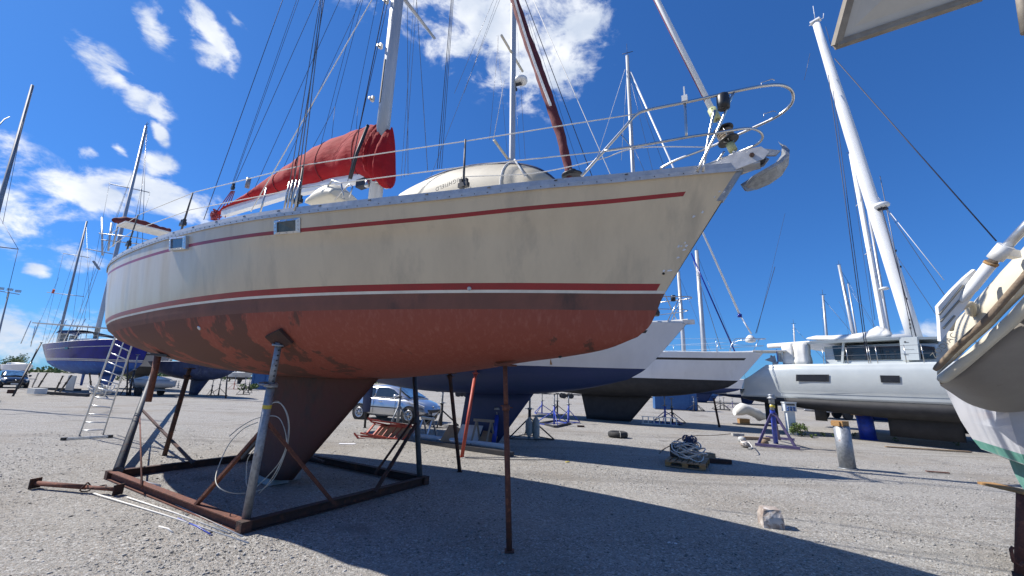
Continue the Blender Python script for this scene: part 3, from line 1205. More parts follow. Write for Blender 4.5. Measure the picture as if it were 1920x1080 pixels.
mb = MB()
mb.tube(fa([(1090, 331, .74), (1130, 286, .70), (1170, 241, .66), (1192, 216, .63), (1215, 206, .60), (1285, 192, .50), (1370, 173, .38), (1432, 161, .24), (1466, 160, .12),
            (1484, 170, .02), (1487, 187, -.06), (1476, 204, -.14), (1450, 222, -.22), (1400, 245, -.33), (1335, 274, -.47), (1268, 300, -.60), (1238, 316, -.68)]), .0145, 10)
pul = part(mb, 'pulpit', 'stainless')
for nm, pth in (('lower_rail', [(1133, 283, .70), (1200, 273, .63), (1290, 257, .50), (1340, 250, .42), (1395, 241, .28), (1420, 244, .12), (1430, 256, .0), (1420, 270, -.1),
                                (1390, 283, -.2), (1340, 303, -.3), (1296, 322, -.36)]),
                ('upright', [(1284, 192, .50), (1287, 258, .50)]),
                ('upright', [(1376, 172, .37), (1345, 245, .36), (1307, 321, .33)]),
                ('upright', [(1358, 284, -.24), (1338, 313, -.25)]),
                ('stay_brace', [(1165, 253, .66), (1184, 276, .64)]),
                ('upright', [(1340, 207, .30), (1330, 250, .30), (1318, 322, .3)])[:5]):
    m2 = MB()
    m2.tube(fa(pth, 4), .0125 if nm != 'stay_brace' else .006, 8)
    m2.build(nm, 'stainless', pul, world_pts=False)
q = FM.at(1284, 186, -.50)
m2 = MB()
m2.box(q, (.05, .05, .06))
m2.box(q + Vector((-.0, 0, .06)), (.012, .03, .14))
m2.build('flag_clip', 'white_rib', pul, world_pts=False)
q = FM.at(1356, 191, -.40)
mb = MB()
mb.lathe(q, [(.03, -.075), (.052, -.07), (.056, -.02), (.056, .05), (.05, .07), (.02, .075)], 16)
part(mb, 'navigation_lamp', 'black_plastic')
for px, py in ((1436, 155), (1440, 214)):
    q = FM.at(px, py, -.2 if py < 200 else .22)
    mb = MB()
    mb.tube([q + Vector((-.04, 0, -.02)), q + Vector((-.035, 0, .015)), q + Vector((.05, 0, .02)), q + Vector((.07, 0, .0))], .004, 6)
    part(mb, 'rail_eye', 'stainless')

lifeU = [(1196, 213, .63), (1070, 233, .85), (871, 265, 1.12), (760, 281, 1.42), (567, 310, 1.78), (366, 360, 1.98), (262, 402, 1.92), (205, 440, 1.6)]
lifeL = [(1131, 284, .70), (970, 301, 1.0), (869, 313, 1.12), (760, 327, 1.42), (564, 353, 1.78), (358, 393, 1.98), (250, 432, 1.92), (205, 465, 1.6)]
for L_, r_ in ((lifeU, .0055), (lifeL, .0055)):
    mb = MB()
    mb.tube([FM.at(x, y, -s_) for x, y, s_ in L_], r_, 6)
    part(mb, 'lifeline', 'white_rope')
for (tx, ty, bx, by, s_) in ((871, 262, 869, 352, 1.12), (567, 312, 558, 382, 1.78), (366, 359, 342, 424, 1.98), (262, 401, 240, 462, 1.92)):
    a, b = FM.at(bx, by, -s_), FM.at(tx, ty, -s_)
    b = Vector((a.x + (b.x - a.x) * .6, b.y, b.z))
    mb = MB()
    mb.tube([a - Vector((0, 0, .06)), b], [.014, .010], 8)
    so_ = part(mb, 'stanchion', 'grey_steel')
    mb = MB()
    mb.box(a + Vector((0, -.0, .03)), (.12, .05, .05))
    mb.box(a + Vector((-.03, -.0, .07)), (.03, .04, .06))
    mb.box(a + Vector((.03, -.0, .07)), (.03, .04, .06))
    mb.build('stanchion_base', 'black_plastic', so_, world_pts=False)
mb = MB()
mb.tube(fa([(1335, 276, -.3), (1200, 277, .6), (1120, 300, .7), (1000, 325, .9), (870, 331, 1.1)], 5), .005, 6)
part(mb, 'jib_sheet', 'white_rope')

# shrouds, stays, halyards: (pixel low, offset, pixel high, offset, radius)
E_ = -40


def ext(p, q, y):
    u = (y - p[1]) / (q[1] - p[1])
    return (p[0] + (q[0] - p[0]) * u, y)


rig = [((382, 412), (530, 0), 1.0, .3, .0065, 'wire_dark', 'running_backstay'),
       ((436, 343), (556, 0), 0, 0, .005, 'wire_dark', 'topping_lift'), ((438, 343), (560, 0), .02, .02, .005, 'wire_dark', 'topping_lift'),
       ((440, 345), (593, 0), 0, 0, .006, 'wire_dark', 'mainsheet_fall'),
       ((478, 352), (637, 0), .6, .2, .005, 'wire_dark', 'flag_halyard'),
       ((470, 397), (697, 0), 1.5, .3, .0075, 'white_rope', 'lazy_jack'),
       ((555, 375), (602, 0), 1.85, .9, .0065, 'wire', 'shroud'), ((562, 375), (605, 0), 1.85, .9, .0065, 'wire', 'shroud'),
       ((545, 378), (608, 0), 1.85, .9, .0065, 'wire', 'shroud'), ((537, 380), (600, 0), 1.85, .9, .0055, 'wire', 'shroud'),
       ((530, 318), (677, 0), 0, 0, .0045, 'wire_dark', 'lazy_jack'), ((600, 278), (672, 0), 0, 0, .0045, 'wire_dark', 'lazy_jack'),
       ((581, 287), (628, 200), 0, 0, .0045, 'wire_dark', 'lazy_jack'), ((622, 260), (628, 200), 0, 0, .0045, 'wire_dark', 'lazy_jack'),
       ((628, 200), (680, 0), 0, 0, .0045, 'wire_dark', 'lazy_jack'),
       ((657, 248), (707, 0), 0, 0, .0045, 'wire_dark', 'lazy_jack'), ((668, 242), (671, 200), 0, 0, .004, 'wire_dark', 'lazy_jack'),
       ((655, 335), (722, 0), .4, .15, .009, 'wire_dark', 'halyard'), ((652, 340), (728, 0), .4, .15, .006, 'wire_dark', 'halyard'),
       ((765, 330), (764, 0), -1.6, -.9, .006, 'wire', 'shroud'), ((758, 332), (781, 0), -1.6, -.9, .005, 'wire', 'shroud'),
       ((802, 322), (781, 0), -1.4, -.9, .006, 'wire', 'shroud'), ((752, 335), (776, 0), -1.6, -.9, .004, 'wire', 'shroud'),
       ((820, 316), (846, 0), -1.0, -.2, .0065, 'wire_dark', 'halyard'), ((824, 316), (848, 0), -1.0, -.2, .005, 'wire_dark', 'halyard'),
       ((828, 316), (850, 0), -1.0, -.2, .005, 'wire_dark', 'halyard'),
       ((1110, 330), (985, 0), .0, .0, .005, 'wire_dark', 'inner_forestay')]
for lo, hi, s0, s1, r_, m_, nm in rig:
    if hi[1] == 0:
        hi = ext(lo, hi, -330)
    mb = MB()
    mb.tube([FM.at(*lo, -s0), FM.at(*hi, -s1)], r_, 6)
    part(mb, nm, m_)
mb = MB()
a, b = FM.at(657, 335, -.4), FM.at(690, 235, -.3)
mb.tube([a, a + (b - a) * .45 + Vector((.0, -.03, 0)), b], .028, 8)
part(mb, 'bundled_halyards', 'dark_steel')
for (px, py, s_) in ((542, 372, 1.85), (549, 372, 1.85), (556, 372, 1.85), (536, 374, 1.85)):
    a = FM.at(px, py, -s_)
    mb = MB()
    mb.tube([a - Vector((0, 0, .15)), a + Vector((0, 0, .05)), a + Vector((.02, 0, .22))], .011, 8)
    part(mb, 'rigging_screw', 'stainless')
mb = MB()
a = FM.at(488, 395, -1.6)
mb.tube([a - Vector((.0, 0, .12)), a + Vector((.06, 0, .32))], .012, 8)
part(mb, 'rigging_screw', 'stainless')

# mainsheet: block, tackle and a hank of red rope
q = FM.at(437, 350)
mb = MB()
mb.box(q, (.06, .05, .16))
mb.lathe(q - Vector((0, .03, .03)), [(.045, 0), (.045, .06)], 12, (0, 1, 0))
part(mb, 'mainsheet_block', 'black_plastic')
mb = MB()
for k in range(4):
    mb.tube([FM.at(434 + 2 * k, 358), FM.at(398 + 8 * k, 408)], .011, 6)
part(mb, 'mainsheet_tackle', 'red_rope')
random.seed(21)
mb = MB()
q = FM.at(403, 402)
for k in range(16):
    a_, b_ = random.uniform(.07, .13), random.uniform(.05, .11)
    c_ = q + Vector((random.uniform(-.06, .06), random.uniform(-.05, .05), random.uniform(-.07, .03)))
    tl = random.uniform(-.6, .6)
    mb.tube([c_ + Vector((a_ * cos(t) + tl * b_ * sin(t) * .4, .05 * sin(2 * t + k), b_ * sin(t))) for t in [2 * pi * i / 14 for i in range(14)]], .012, 6, closed=True)
part(mb, 'coiled_mainsheet', 'red_rope')
# genoa winch post by the cover
mb = MB()
mb.tube([FM.at(463, 352, .0), FM.at(467, 334, .0)], .05, 10)
part(mb, 'boom_crutch_top', 'galvanised')
# round beige locker/hood with steel hoops amidships
q0 = FM.at(628, 372, -.9)
mb = MB()
rings = []
for i in range(9):
    u = i / 8
    hh = .30 * sin(pi * (.15 + .75 * u)) ** .8
    rings.append([(q0.x - .32 + .6 * u, -.9 + .25 * cos(pi * j / 10), q0.z - .1 + hh * sin(pi * j / 10) ** .8) for j in range(11)])
mb.loft(rings)
part(mb, 'folded_seat_cushion', 'cream_hypalon')
for (p1, p2, p3) in (((598, 375), (622, 338), (645, 372)), ((628, 375), (655, 345), (655, 370))):
    mb = MB()
    mb.tube([FM.at(*p1, -1.1), FM.at(*p2, -1.1), FM.at((p2[0] + p3[0]) / 2 + 6, p2[1] + 5, -1.1), FM.at(*p3, -1.1)], .011, 8)
    part(mb, 'granny_bar', 'stainless')

# stern arch, panel and folded maroon bimini
arch = []
for (p1, p2, s1) in (((192, 478), (191, 408), 1.45), ((203, 470), (209, 418), 1.35), ((212, 462), (222, 418), 1.3)):
    mb = MB()
    a, b = FM.at(*p1, -s1), FM.at(*p2, -s1)
    mb.tube([a, b], .02, 8)
    part(mb, 'arch_leg', 'alloy_rail')
    arch.append((a, b))
mb = MB()
a = FM.at(188, 436, -1.5)
zt = a.z
xA = -4.9
mb.loft([[(x, y, zt + k) for y, k in ((-1.5, -.03), (-1.5, .0), (1.3, .06), (1.3, .03))] for x in (xA, xA + .55)], smooth=False)
part(mb, 'stern_panel', 'deck_white')
random.seed(4)
mb = MB()
pts = [FM.at(214, 413, -1.42), FM.at(240, 414, -1.1), FM.at(270, 421, -.8), FM.at(300, 428, -.45), FM.at(318, 432, -.2)]
sp = smoothline(pts, 6)
mb.tube(sp, [.05 + .05 * sin(pi * min(1, i / 18)) + .008 * sin(i * 1.7) for i in range(len(sp))], 10)
part(mb, 'folded_bimini', 'maroon_canvas')
for k, (px, py, s_) in enumerate(((196, 440, 1.45), (200, 452, 1.4))):
    mb = MB()
    a = FM.at(px, py, -s_)
    mb.tube([a + Vector((0, -.1, .0)), a + Vector((.25, .5, .05)), a + Vector((.3, 1.4, .08))], .012, 6)
    part(mb, 'arch_crossbar', 'stainless')
mb = MB()
a = FM.at(186, 505, -1.45)
mb.beam(a + Vector((0, 0, 0)), a + Vector((-.12, -.1, .18)), .05, .03)
part(mb, 'stern_bracket', 'galvanised')

# bow roller and anchor
mb = MB()
for s_ in (-.075, .075):
    poly = [(6.6, s_, 3.785), (7.1, s_, 3.765), (7.36, s_, 3.82), (7.41, s_, 3.88), (7.35, s_, 3.95), (7.16, s_, 3.955), (6.95, s_, 3.89), (6.75, s_, 3.85), (6.6, s_, 3.84)]
    mb.prism(poly, (0, .012, 0))
mb.box((6.98, 0, 3.80), (.7, .14, .012))
ro = part(mb, 'bow_roller', 'alloy_rail')
mb = MB()
mb.lathe((7.33, -.066, 3.88), [(.05, 0), (.03, .06), (.05, .132)], 14, (0, 1, 0))
mb.build('roller_wheel', 'black_plastic', ro, world_pts=False)
mb = MB()
mb.lathe((7.27, -.078, 3.88), [(.022, 0), (.022, .015)], 6, (0, -1, 0), smooth=False)
mb.build('roller_bolt', 'rust_dark_and_shaded', ro, world_pts=False)
anchor = thing('bow_anchor', 'galvanised plough anchor stowed in the bow roller of the cream yacht', 'anchor', FM.w((7.6, 0, 3.9)), FM.rz)


def aw(p):
    return (p[0] - 7.6, p[1], p[2] - 3.9)


mb = MB()
mb.prism([aw(p) for p in ((6.7, -.012, 3.87), (7.30, -.012, 3.90), (7.46, -.012, 3.86), (7.50, -.012, 3.90), (7.34, -.012, 3.97), (6.7, -.012, 3.92))], (0, .024, 0))
mb.build('shank', 'galvanised', anchor, world_pts=False)
mb = MB()
# plough: two curved plates meeting at a ridge
tipz = [(7.52, 3.99, .005), (7.545, 3.92, .035), (7.53, 3.84, .10), (7.47, 3.765, .15), (7.37, 3.71, .17), (7.26, 3.67, .15), (7.18, 3.63, .06)]
for sd_ in (1, -1):
    vs = []
    for x, z, w in tipz:
        vs += [aw((x - .03, 0, z + .012)), aw((x, sd_ * w, z - .035)), aw((x + .025, sd_ * w * .95, z - .05)), aw((x - .015, 0, z - .012))]
    fs = []
    for i in range(len(tipz) - 1):
        for j in range(4):
            a, b_ = i * 4 + j, i * 4 + (j + 1) % 4
            fs.append((a, b_, b_ + 4, a + 4))
    fs += [(0, 3, 2, 1), tuple((len(tipz) - 1) * 4 + j for j in range(4))]
    mb.add(vs, fs, 0, False)
mb.build('fluke', 'galvanised', anchor, world_pts=False)

# ---------------------------------------------------------------- dinghy upside down on the foredeck
qd = FM.at(880, 340, -.35)
ding = thing('upturned_dinghy', 'small white and beige inflatable dinghy lying upside down on the cream yacht foredeck', 'dinghy', FM.w((4.1, 0, 3.75)), FM.rz)
tops = [(768, 354), (790, 341), (835, 320), (880, 308), (930, 303), (975, 305), (1010, 314), (1035, 328), (1044, 340)]
P_ = smoothline([FM.at(x, y, -.45) for x, y in tops], 4)
mbt = MB()
mbb = MB()
ringsT, ringsB = [], []
nP = len(P_)
for i, p in enumerate(P_):
    u = i / (nP - 1)
    w = .46 * (1 - max(0, (u - .72) / .30) ** 2.2) * (.94 + .06 * u)
    w = max(w, .08)
    z0 = 3.72
    zt = p.z
    def rp(th, kw=1., kz=1.):
        return (p.x - 4.1, -.28 - w * kw * cos(th), (z0 - 3.75) + (zt - z0) * kz * abs(sin(th)) ** .6)
    full = [rp(pi * j / 22) for j in range(23)]
    ringsT.append(full)
mbt.loft(ringsT, closed_ring=False)
# close the stern (transom board)
mbt.add(ringsT[0], [tuple(range(23))], 0)
# lower rows of faces are beige tube side panels, the upper ones white
for fi, f in enumerate(mbt.f[:-1]):
    j = min(k % 23 for k in f)
    if j < 7 or j > 14:
        mbt.m[fi] = 1
mbt.build('inflatable_hull', ['white_rib', 'beige_panel'], ding, world_pts=False)
for jj, rr_ in ((7, .009), (6, .006)):
    mb = MB()
    mb.tube([Vector(r[jj]) + Vector((0, -.006, .004)) for r in ringsT[6:]], rr_, 6)
    mb.build('rubbing_strip', 'tarp', ding, world_pts=False)
mb = MB()
for a_ in (19,):
    r = ringsT[a_]
    mb.tube([Vector(v) + Vector((0, 0, .006)) for v in r], .014, 6)
mb.tube([Vector(ringsT[19][9]) + Vector((0, 0, .01)), Vector(ringsT[19][7]) + Vector((.08, -.05, 0)), Vector(ringsT[23][2]) + Vector((.1, -.1, -.1))], .012, 6)
mb.build('lashing_strap', 'white_rope', ding, world_pts=False)
cu = bpy.data.curves.new('lettering', 'FONT')
cu.body = 'HIGHFIELD'
cu.size = .115
cu.extrude = .001
cu.align_x = 'CENTER'
to = bpy.data.objects.new('tmp', cu)
COL.objects.link(to)
dg = bpy.context.evaluated_depsgraph_get()
dg.update()


def text_mesh(body, size, extrude=.001, spacing=1.0):
    c = bpy.data.curves.new('lettering', 'FONT')
    c.body = body
    c.size = size
    c.extrude = extrude
    c.align_x = 'CENTER'
    c.align_y = 'CENTER'
    c.space_character = spacing
    t = bpy.data.objects.new('tmp', c)
    COL.objects.link(t)
    g_ = bpy.context.evaluated_depsgraph_get()
    g_.update()
    m = bpy.data.meshes.new_from_object(t.evaluated_get(g_))
    bpy.data.objects.remove(t)
    return m


bpy.data.objects.remove(to)


def lettering(body, size, m_, parent, origin, ex, ey, spacing=1.0, extrude=.001):
    """flat letters in the plane of ex (reading direction) and ey (up)"""
    me_ = text_mesh(body, size, extrude, spacing)
    ex, ey = Vector(ex).normalized(), Vector(ey).normalized()
    ez = ex.cross(ey).normalized()
    ey = ez.cross(ex)
    for v in me_.vertices:
        c = v.co.copy()
        v.co = Vector(origin) + ex * c.x + ey * c.y + ez * c.z
    me_.materials.clear()
    me_.materials.append(MC[m_])
    t = bpy.data.objects.new('lettering', me_)
    COL.objects.link(t)
    if parent:
        t.parent = parent
        MW[t.name] = MW[parent.name]
    return t


q = FM.at(841, 345, -.75)
lettering('HIGHFIELD', .075, 'print_black', ding, (q.x - 4.1, -.752, q.z - 3.75), (-1, 0, -.12), (0.12, 0, -1), 1.15)


# ================================================================== THE CRADLE AND PROPS
def wpart(mb, name, m_, parent, kind=None):
    o = mb.build(name, m_, parent)
    if kind:
        o['kind'] = kind
    return o


cA, cB, cC = G(205, 898), G(455, 1000), G(795, 908)
cD = cA + cC - cB
cradle = thing('boat_cradle', 'rusty rectangular steel cradle with four tilted posts under the cream yacht', 'boat cradle', FM.K, FM.rz)
for a, b in ((cA, cB), (cB, cC), (cC, cD), (cD, cA)):
    d = (b - a).normalized()
    n_ = Vector((-d.y, d.x, 0))
    mb = MB()
    zz = Vector((0, 0, 1))
    e = .035
    a2, b2 = a + d * e, b - d * e
    mb.beam(a2 + zz * .012, b2 + zz * .012, .10, .012)
    mb.beam(a2 + zz * .065, b2 + zz * .065, .010, .094)
    mb.beam(a2 + zz * .118, b2 + zz * .118, .10, .012)
    wpart(mb, 'base_beam', 'rust' if a is cA else 'rust_dark_and_shaded', cradle)  # right and back beams: their shade is painted in as darker rust
for c in (cA, cB, cC, cD):
    mb = MB()
    mb.box(c + Vector((0, 0, .064)), (.115, .115, .128), FM.rz)
    wpart(mb, 'corner_block', 'rust_dark_and_shaded', cradle)


def hullw(px, py):
    return FM.w(HM.hit(FM, px, py))


Zb = Vector((0, 0, .12))
inn = lambda c, k=.05: c + ((cA + cC) / 2 - c).normalized() * k + Zb
tops_ = {'n': hullw(524, 638), 'l': hullw(297, 668), 'r': FM.w((3.05, .95, 2.06)), 'b': FM.w((-1.1, .85, 1.93))}
tops_['r'] = PD(777, 700, 8.2)
bases = {'n': inn(cB, .10), 'l': inn(cA, .10), 'r': inn(cC, .08), 'b': inn(cD, .08)}
for k, m_, r_ in (('n', 'galvanised', .047), ('l', 'grey_steel', .068), ('r', 'grey_steel', .047), ('b', 'grey_steel', .047)):
    a, b = bases[k], tops_[k]
    mb = MB()
    u = .72 if k == 'n' else .98
    mb.tube([a, a + (b - a) * u], r_, 14)
    po = wpart(mb, 'cradle_post', m_, cradle)
    d = (b - a).normalized()
    if k == 'n':
        mb = MB()
        mb.tube([a + (b - a) * (u - .02), b - d * .03], r_ * .78, 12)
        wpart(mb, 'inner_tube', m_, po)
        mb = MB()
        c = a + (b - a) * .735
        mb.tube([c - d * .015, c + d * .02], r_ * 1.6, 14)
        x, y = frame_of(d)
        mb.tube([c + d * .03 + (x * cos(t) + y * sin(t) * .7) * .12 + x * -.08 for t in [2 * pi * i / 16 for i in range(16)]], .01, 6, closed=True)
        wpart(mb, 'locking_collar', 'galvanised', po)
        mb = MB()
        c2 = b - d * .06
        mb.tube([c2 - d * .01, c2 + d * .012], r_ * 1.5, 14)
        wpart(mb, 'head_collar', 'galvanised', po)
        mb = MB()
        c = a + (b - a) * .615
        mb.tube([c - d * .022, c + d * .022], r_ * 1.04, 14, cap=False)
        wpart(mb, 'yellow_tape_band', 'yellow_tape', po)
        mb = MB()
        for i in range(7):
            c = a + (b - a) * (.76 + .03 * i)
            mb.box(c + Vector((.03, -.03, 0)) * 1.0, (.014, .014, .016))
        wpart(mb, 'pin_holes', 'print_black', po, 'stuff')


def pad_at(px, py, w, h, th, m_, parent, name='hull_pad', roll=0.):
    p = HM.hit(FM, px, py)
    p2 = HM.hit(FM, px + 10, py)
    p3 = HM.hit(FM, px, py + 10)
    nrm = (p2 - p).cross(p3 - p).normalized()
    if nrm.z > 0:
        nrm = -nrm
    ex = (p2 - p).normalized()
    ey = nrm.cross(ex).normalized()
    ex, ey = ex * cos(roll) + ey * sin(roll), ey * cos(roll) - ex * sin(roll)
    mb = MB()
    o_ = p + nrm * (.004 + th / 2)
    vs = [FM.w(o_ + ex * sx * w / 2 + ey * sy * h / 2 + nrm * sz * th / 2) for sz in (-1, 1) for sx, sy in ((-1, -1), (1, -1), (1, 1), (-1, 1))]
    mb.add(vs, [(0, 3, 2, 1), (4, 5, 6, 7), (0, 1, 5, 4), (1, 2, 6, 5), (2, 3, 7, 6), (3, 0, 4, 7)])
    return wpart(mb, name, m_, parent)


pad_at(526, 634, .30, .22, .035, 'rust_dark_and_shaded', cradle, roll=.35)
pad_at(305, 664, .36, .22, .035, 'grey_steel', cradle, roll=.5)


def on_line(p, q, px, py, r=.0):
    """point of segment p-q nearest to the sight line through a pixel"""
    d = cray(px, py).normalized()
    e = (q - p)
    w0 = p - CAMP
    a, b, c = e.dot(e), e.dot(d), 1.0
    dd, ee = e.dot(w0), d.dot(w0)
    t = (b * ee - c * dd) / (a * c - b * b)
    return p + e * max(0, min(1, t))


def gpt(px, py, z=.1):
    return G(px, py, z)


nb, nt_ = bases['n'], tops_['n']
for s_, e_, m_, w in ((on_line(nb, nt_, 484, 806), gpt(368, 946, .12), 'rust', .05), (on_line(nb, nt_, 489, 786), gpt(626, 944, .12), 'rust', .05),
                      (on_line(nb, nt_, 484, 818), on_line(nb, nt_, 484, 818) + (gpt(368, 946, .12) - on_line(nb, nt_, 484, 806)) * .28, 'dark_steel', .03),
                      (on_line(bases['l'], tops_['l'], 268, 765), gpt(363, 869, .12), 'rust_dark_and_shaded', .05),
                      (on_line(bases['r'], tops_['r'], 776, 778), gpt(703, 888, .12), 'rust_dark_and_shaded', .05),
                      (on_line(bases['r'], tops_['r'], 777, 792), gpt(703, 922, .12), 'rust_dark_and_shaded', .05),
                      (on_line(bases['b'], tops_['b'], 594, 838), gpt(607, 866, .12), 'rust_dark_and_shaded', .04)):
    mb = MB()
    mb.beam(s_, e_, w, .035)
    wpart(mb, 'brace', m_, cradle)
mb = MB()
mb.tube([on_line(bases['l'], tops_['l'], 267, 768), gpt(266, 912, .12)], .014, 8)
wpart(mb, 'brace', 'rust', cradle)
# keel block
kb = MB()
c = FM.w((-.02, 0, .052))
kb.box(c, (.62, .30, .10), FM.rz)
kb.box(c + Vector((.30, .16, .02)), (.05, .28, .14), FM.rz)
tag(kb.build('keel_block', 'concrete', origin=c), 'low pale block under the keel of the cream yacht', 'block')


def prop(pb, top, m_, label, r=.033, collar=.7, group=None, plate=True, screw=False):
    t = thing('boat_prop', label, 'boat prop', pb, 0, group)
    d = (top - pb).normalized()
    mb = MB()
    L_ = (top - pb).length
    mb.tube([pb + d * .01, pb + d * L_ * collar], r, 12)
    wpart(mb, 'outer_tube', m_, t)
    mb = MB()
    mb.tube([pb + d * (L_ * collar - .02), top - d * .02], r * (.6 if screw else .84), 12)
    wpart(mb, 'inner_tube', m_, t)
    mb = MB()
    c = pb + d * L_ * collar
    mb.tube([c - d * .03, c + d * .03], r * 1.35, 12)
    mb.tube([c + Vector((-r * 2, 0, .02)), c + Vector((r * 2.4, 0, .0))], r * .22, 6)
    wpart(mb, 'locking_collar', m_, t)
    if plate:
        mb = MB()
        mb.box(pb + Vector((0, 0, .006)), (.10, .10, .012))
        wpart(mb, 'foot_plate', m_, t)
    mb = MB()
    mb.box(top - d * .012, (.24, .12, .02), FM.rz)
    wpart(mb, 'head_plate', m_, t)
    return t


prop(G(955, 1034), PD(947, 683, 4.86), 'rust', 'nearest rusty steel prop standing alone under the forward part of the cream yacht', .031, .75)
prop(G(862, 885), PD(843, 699, 8.0), 'rust_dark_and_shaded', 'dark rusty prop leaning inward behind the nearest rusty prop', .036, .96)
prop(G(866, 857), PD(893, 690, 11.3), 'red_primer', 'bright red adjustable prop leaning right against the blue bottomed yacht', .045, .93, screw=True)
prop(G(308, 855), PD(356, 690, 8.9), 'rust_dark_and_shaded', 'dark prop behind the left end of the cradle with a bracket on top', .045, .9)

# ---------------------------------------------------------------- loose things around the cradle
def wire_thing(name, label, cat, pts, r, m_, closed=False, group=None, n=6, sm=5):
    pts = smoothline(pts, sm) if sm else pts
    mb = MB()
    mb.tube(pts, r, n, closed=closed)
    return tag(mb.build(name, m_, origin=pts[0]), label, cat, group)


def pdl(lst, d):
    return [PD(x, y, d + (k[0] if k else 0)) for x, y, *k in lst]


coil = thing('cable_coil', 'loosely coiled cream cable hung round the near cradle post in front of the keel', 'cable', G(480, 905))
for pth in ([(483, 792), (455, 805), (428, 835), (408, 880), (405, 905), (420, 920), (450, 925), (490, 918), (515, 895), (535, 850), (542, 815), (540, 780), (527, 757), (510, 756), (500, 768)],
            [(430, 818), (452, 800), (480, 785), (515, 780), (530, 795), (537, 830), (525, 865), (500, 895), (478, 915)],
            [(505, 762), (520, 752), (535, 770), (541, 800), (536, 840), (520, 880), (500, 910), (486, 925)],
            [(480, 840), (465, 860), (462, 890), (464, 912), (480, 922)]):
    mb = MB()
    mb.tube(smoothline([PD(x, y, 5.55 + .25 * sin(i)) for i, (x, y) in enumerate(pth)], 6), .0055, 6)
    wpart(mb, 'cable_loop', 'cream_hose', coil)

for k, (a, b, m_, lab) in enumerate((
        ((176, 925), (466, 1018), 'white_rope', 'longest white batten on the ground in front of the cradle'),
        ((232, 905), (455, 1006), 'white_rope', 'white batten tucked beside the near cradle beam'),
        ((238, 932), (430, 1000), 'white_rope', 'short white batten between the two longer battens'),
        ((333, 972), (398, 1004), 'blue_paint', 'thin blue batten lying beside the white battens'),
        ((298, 987), (324, 998), 'white_rope', 'short broken piece of white batten on the gravel'))):
    mb = MB()
    p, q = G(*a, .012), G(*b, .012)
    mb.tube([p, (p + q) / 2 + Vector((.01, .02, 0)), q], .009, 6)
    tag(mb.build('batten', m_, origin=p), lab, 'batten', 'battens lying in front of the cradle')
mb = MB()
mb.tube([G(224, 895, .04), G(298, 912, .04)], .03, 12)
tag(mb.build('plastic_pipe', 'pipe_white', origin=G(224, 895)), 'short white pipe lying inside the left corner of the cradle', 'pipe')
jk = thing('fallen_prop', 'rusty steel prop with square end plates lying on the gravel left of the cradle', 'boat prop', G(140, 915))
a, b = G(66, 906, .07), G(222, 918, .07)
mb = MB()
mb.tube([a, a + (b - a) * .62], .034, 12)
wpart(mb, 'outer_tube', 'rust', jk)
mb = MB()
mb.tube([a + (b - a) * .6, b], .027, 12)
wpart(mb, 'inner_tube', 'rust', jk)
d = (b - a).normalized()
x, y = frame_of(d)
for c in (a, b):
    mb = MB()
    mb.beam(c - d * .008, c + d * .008, .14, .14)
    wpart(mb, 'end_plate', 'rust_dark_and_shaded', jk)
mb = MB()
c = a + (b - a) * .62
mb.tube([c + (x * cos(t) + y * sin(t)) * .06 + d * .03 * sin(2 * t) for t in [2 * pi * i / 12 for i in range(12)]], .009, 6, closed=True)
mb.tube(smoothline([c, c + d * .12 + Vector((0, -.03, .0)), c + d * .25 + Vector((0, .05, .03)), c + d * .35 + Vector((0, -.02, .02)), c + d * .5]), .01, 6)
wpart(mb, 'locking_ring', 'rust_dark_and_shaded', jk)

# ladder against the stern
ld = thing('ladder', 'tall aluminium ladder with a wide foot bar standing under the stern of the cream yacht', 'ladder', G(165, 820))
lL, lR = G(148, 818), G(193, 815)
tL, tR = PD(216, 632, 10.4), PD(247, 648, 10.4)
for a, b in ((lL, tL), (lR, tR)):
    mb = MB()
    mb.beam(a, b, .03, .06)
    wpart(mb, 'rail', 'alloy', ld)
for k in range(11):
    u = .06 + .088 * k
    mb = MB()
    mb.tube([lL + (tL - lL) * u, lR + (tR - lR) * u], .014, 8)
    wpart(mb, 'rung', 'alloy', ld)
mb = MB()
a, b = G(120, 823, .03), G(206, 818, .03)
mb.beam(a, b, .05, .05)
fb = wpart(mb, 'foot_bar', 'alloy', ld)
for c in (a, b):
    mb = MB()
    mb.box(c, (.09, .09, .07), 0)
    wpart(mb, 'rubber_foot', 'black_plastic', fb)
for a, b in (((195, 745), (232, 640)), ((178, 738), (236, 648)))[:1]:
    mb = MB()
    p, q = PD(*a, 12.3), PD(*b, 10.7)
    mb.beam(p, q, .02, .04)
    wpart(mb, 'rear_rail', 'alloy', ld)


# ================================================================== OTHER YACHTS
def gen_hull(L0, L1, B, zw, fs, fm, fb, dc, rake=.9, stern_ratio=.7, sd_=.12):
    T = [0, .1, .2, .3, .4, .5, .6, .7, .8, .88, .94, 1]
    bs = [B / 2 * k for k in (stern_ratio, .84, .93, .98, 1, .99, .94, .83, .64, .43, .23, .012)]
    bw = [B / 2 * k for k in (stern_ratio * .6, .66, .8, .89, .93, .92, .84, .69, .46, .26, .12, .004)]
    zs = cr([0, .3, .6, .85, 1], [zw + fs, zw + fm, zw + (fm + fb) / 2 - .03, zw + fb - .06, zw + fb])
    zwf = lambda t: zw
    zc = cr([0, .12, .25, .4, .55, .7, .82, .92, 1], [zw - dc * k for k in (sd_, max(.5, sd_), max(.8, sd_), .97, 1, .95, .82, .6, .34)])
    zf = zw - dc * .34
    bow = cr([zf, zw, zw + fb], [L1 - rake - .45, L1 - rake, L1])
    st = cr([zw - dc * .12, zw, zw + fs], [L0 + .35, L0 + .15, L0])
    return Hull(st, bow, None, T, bs, bw, zs, zwf, zc, 1)


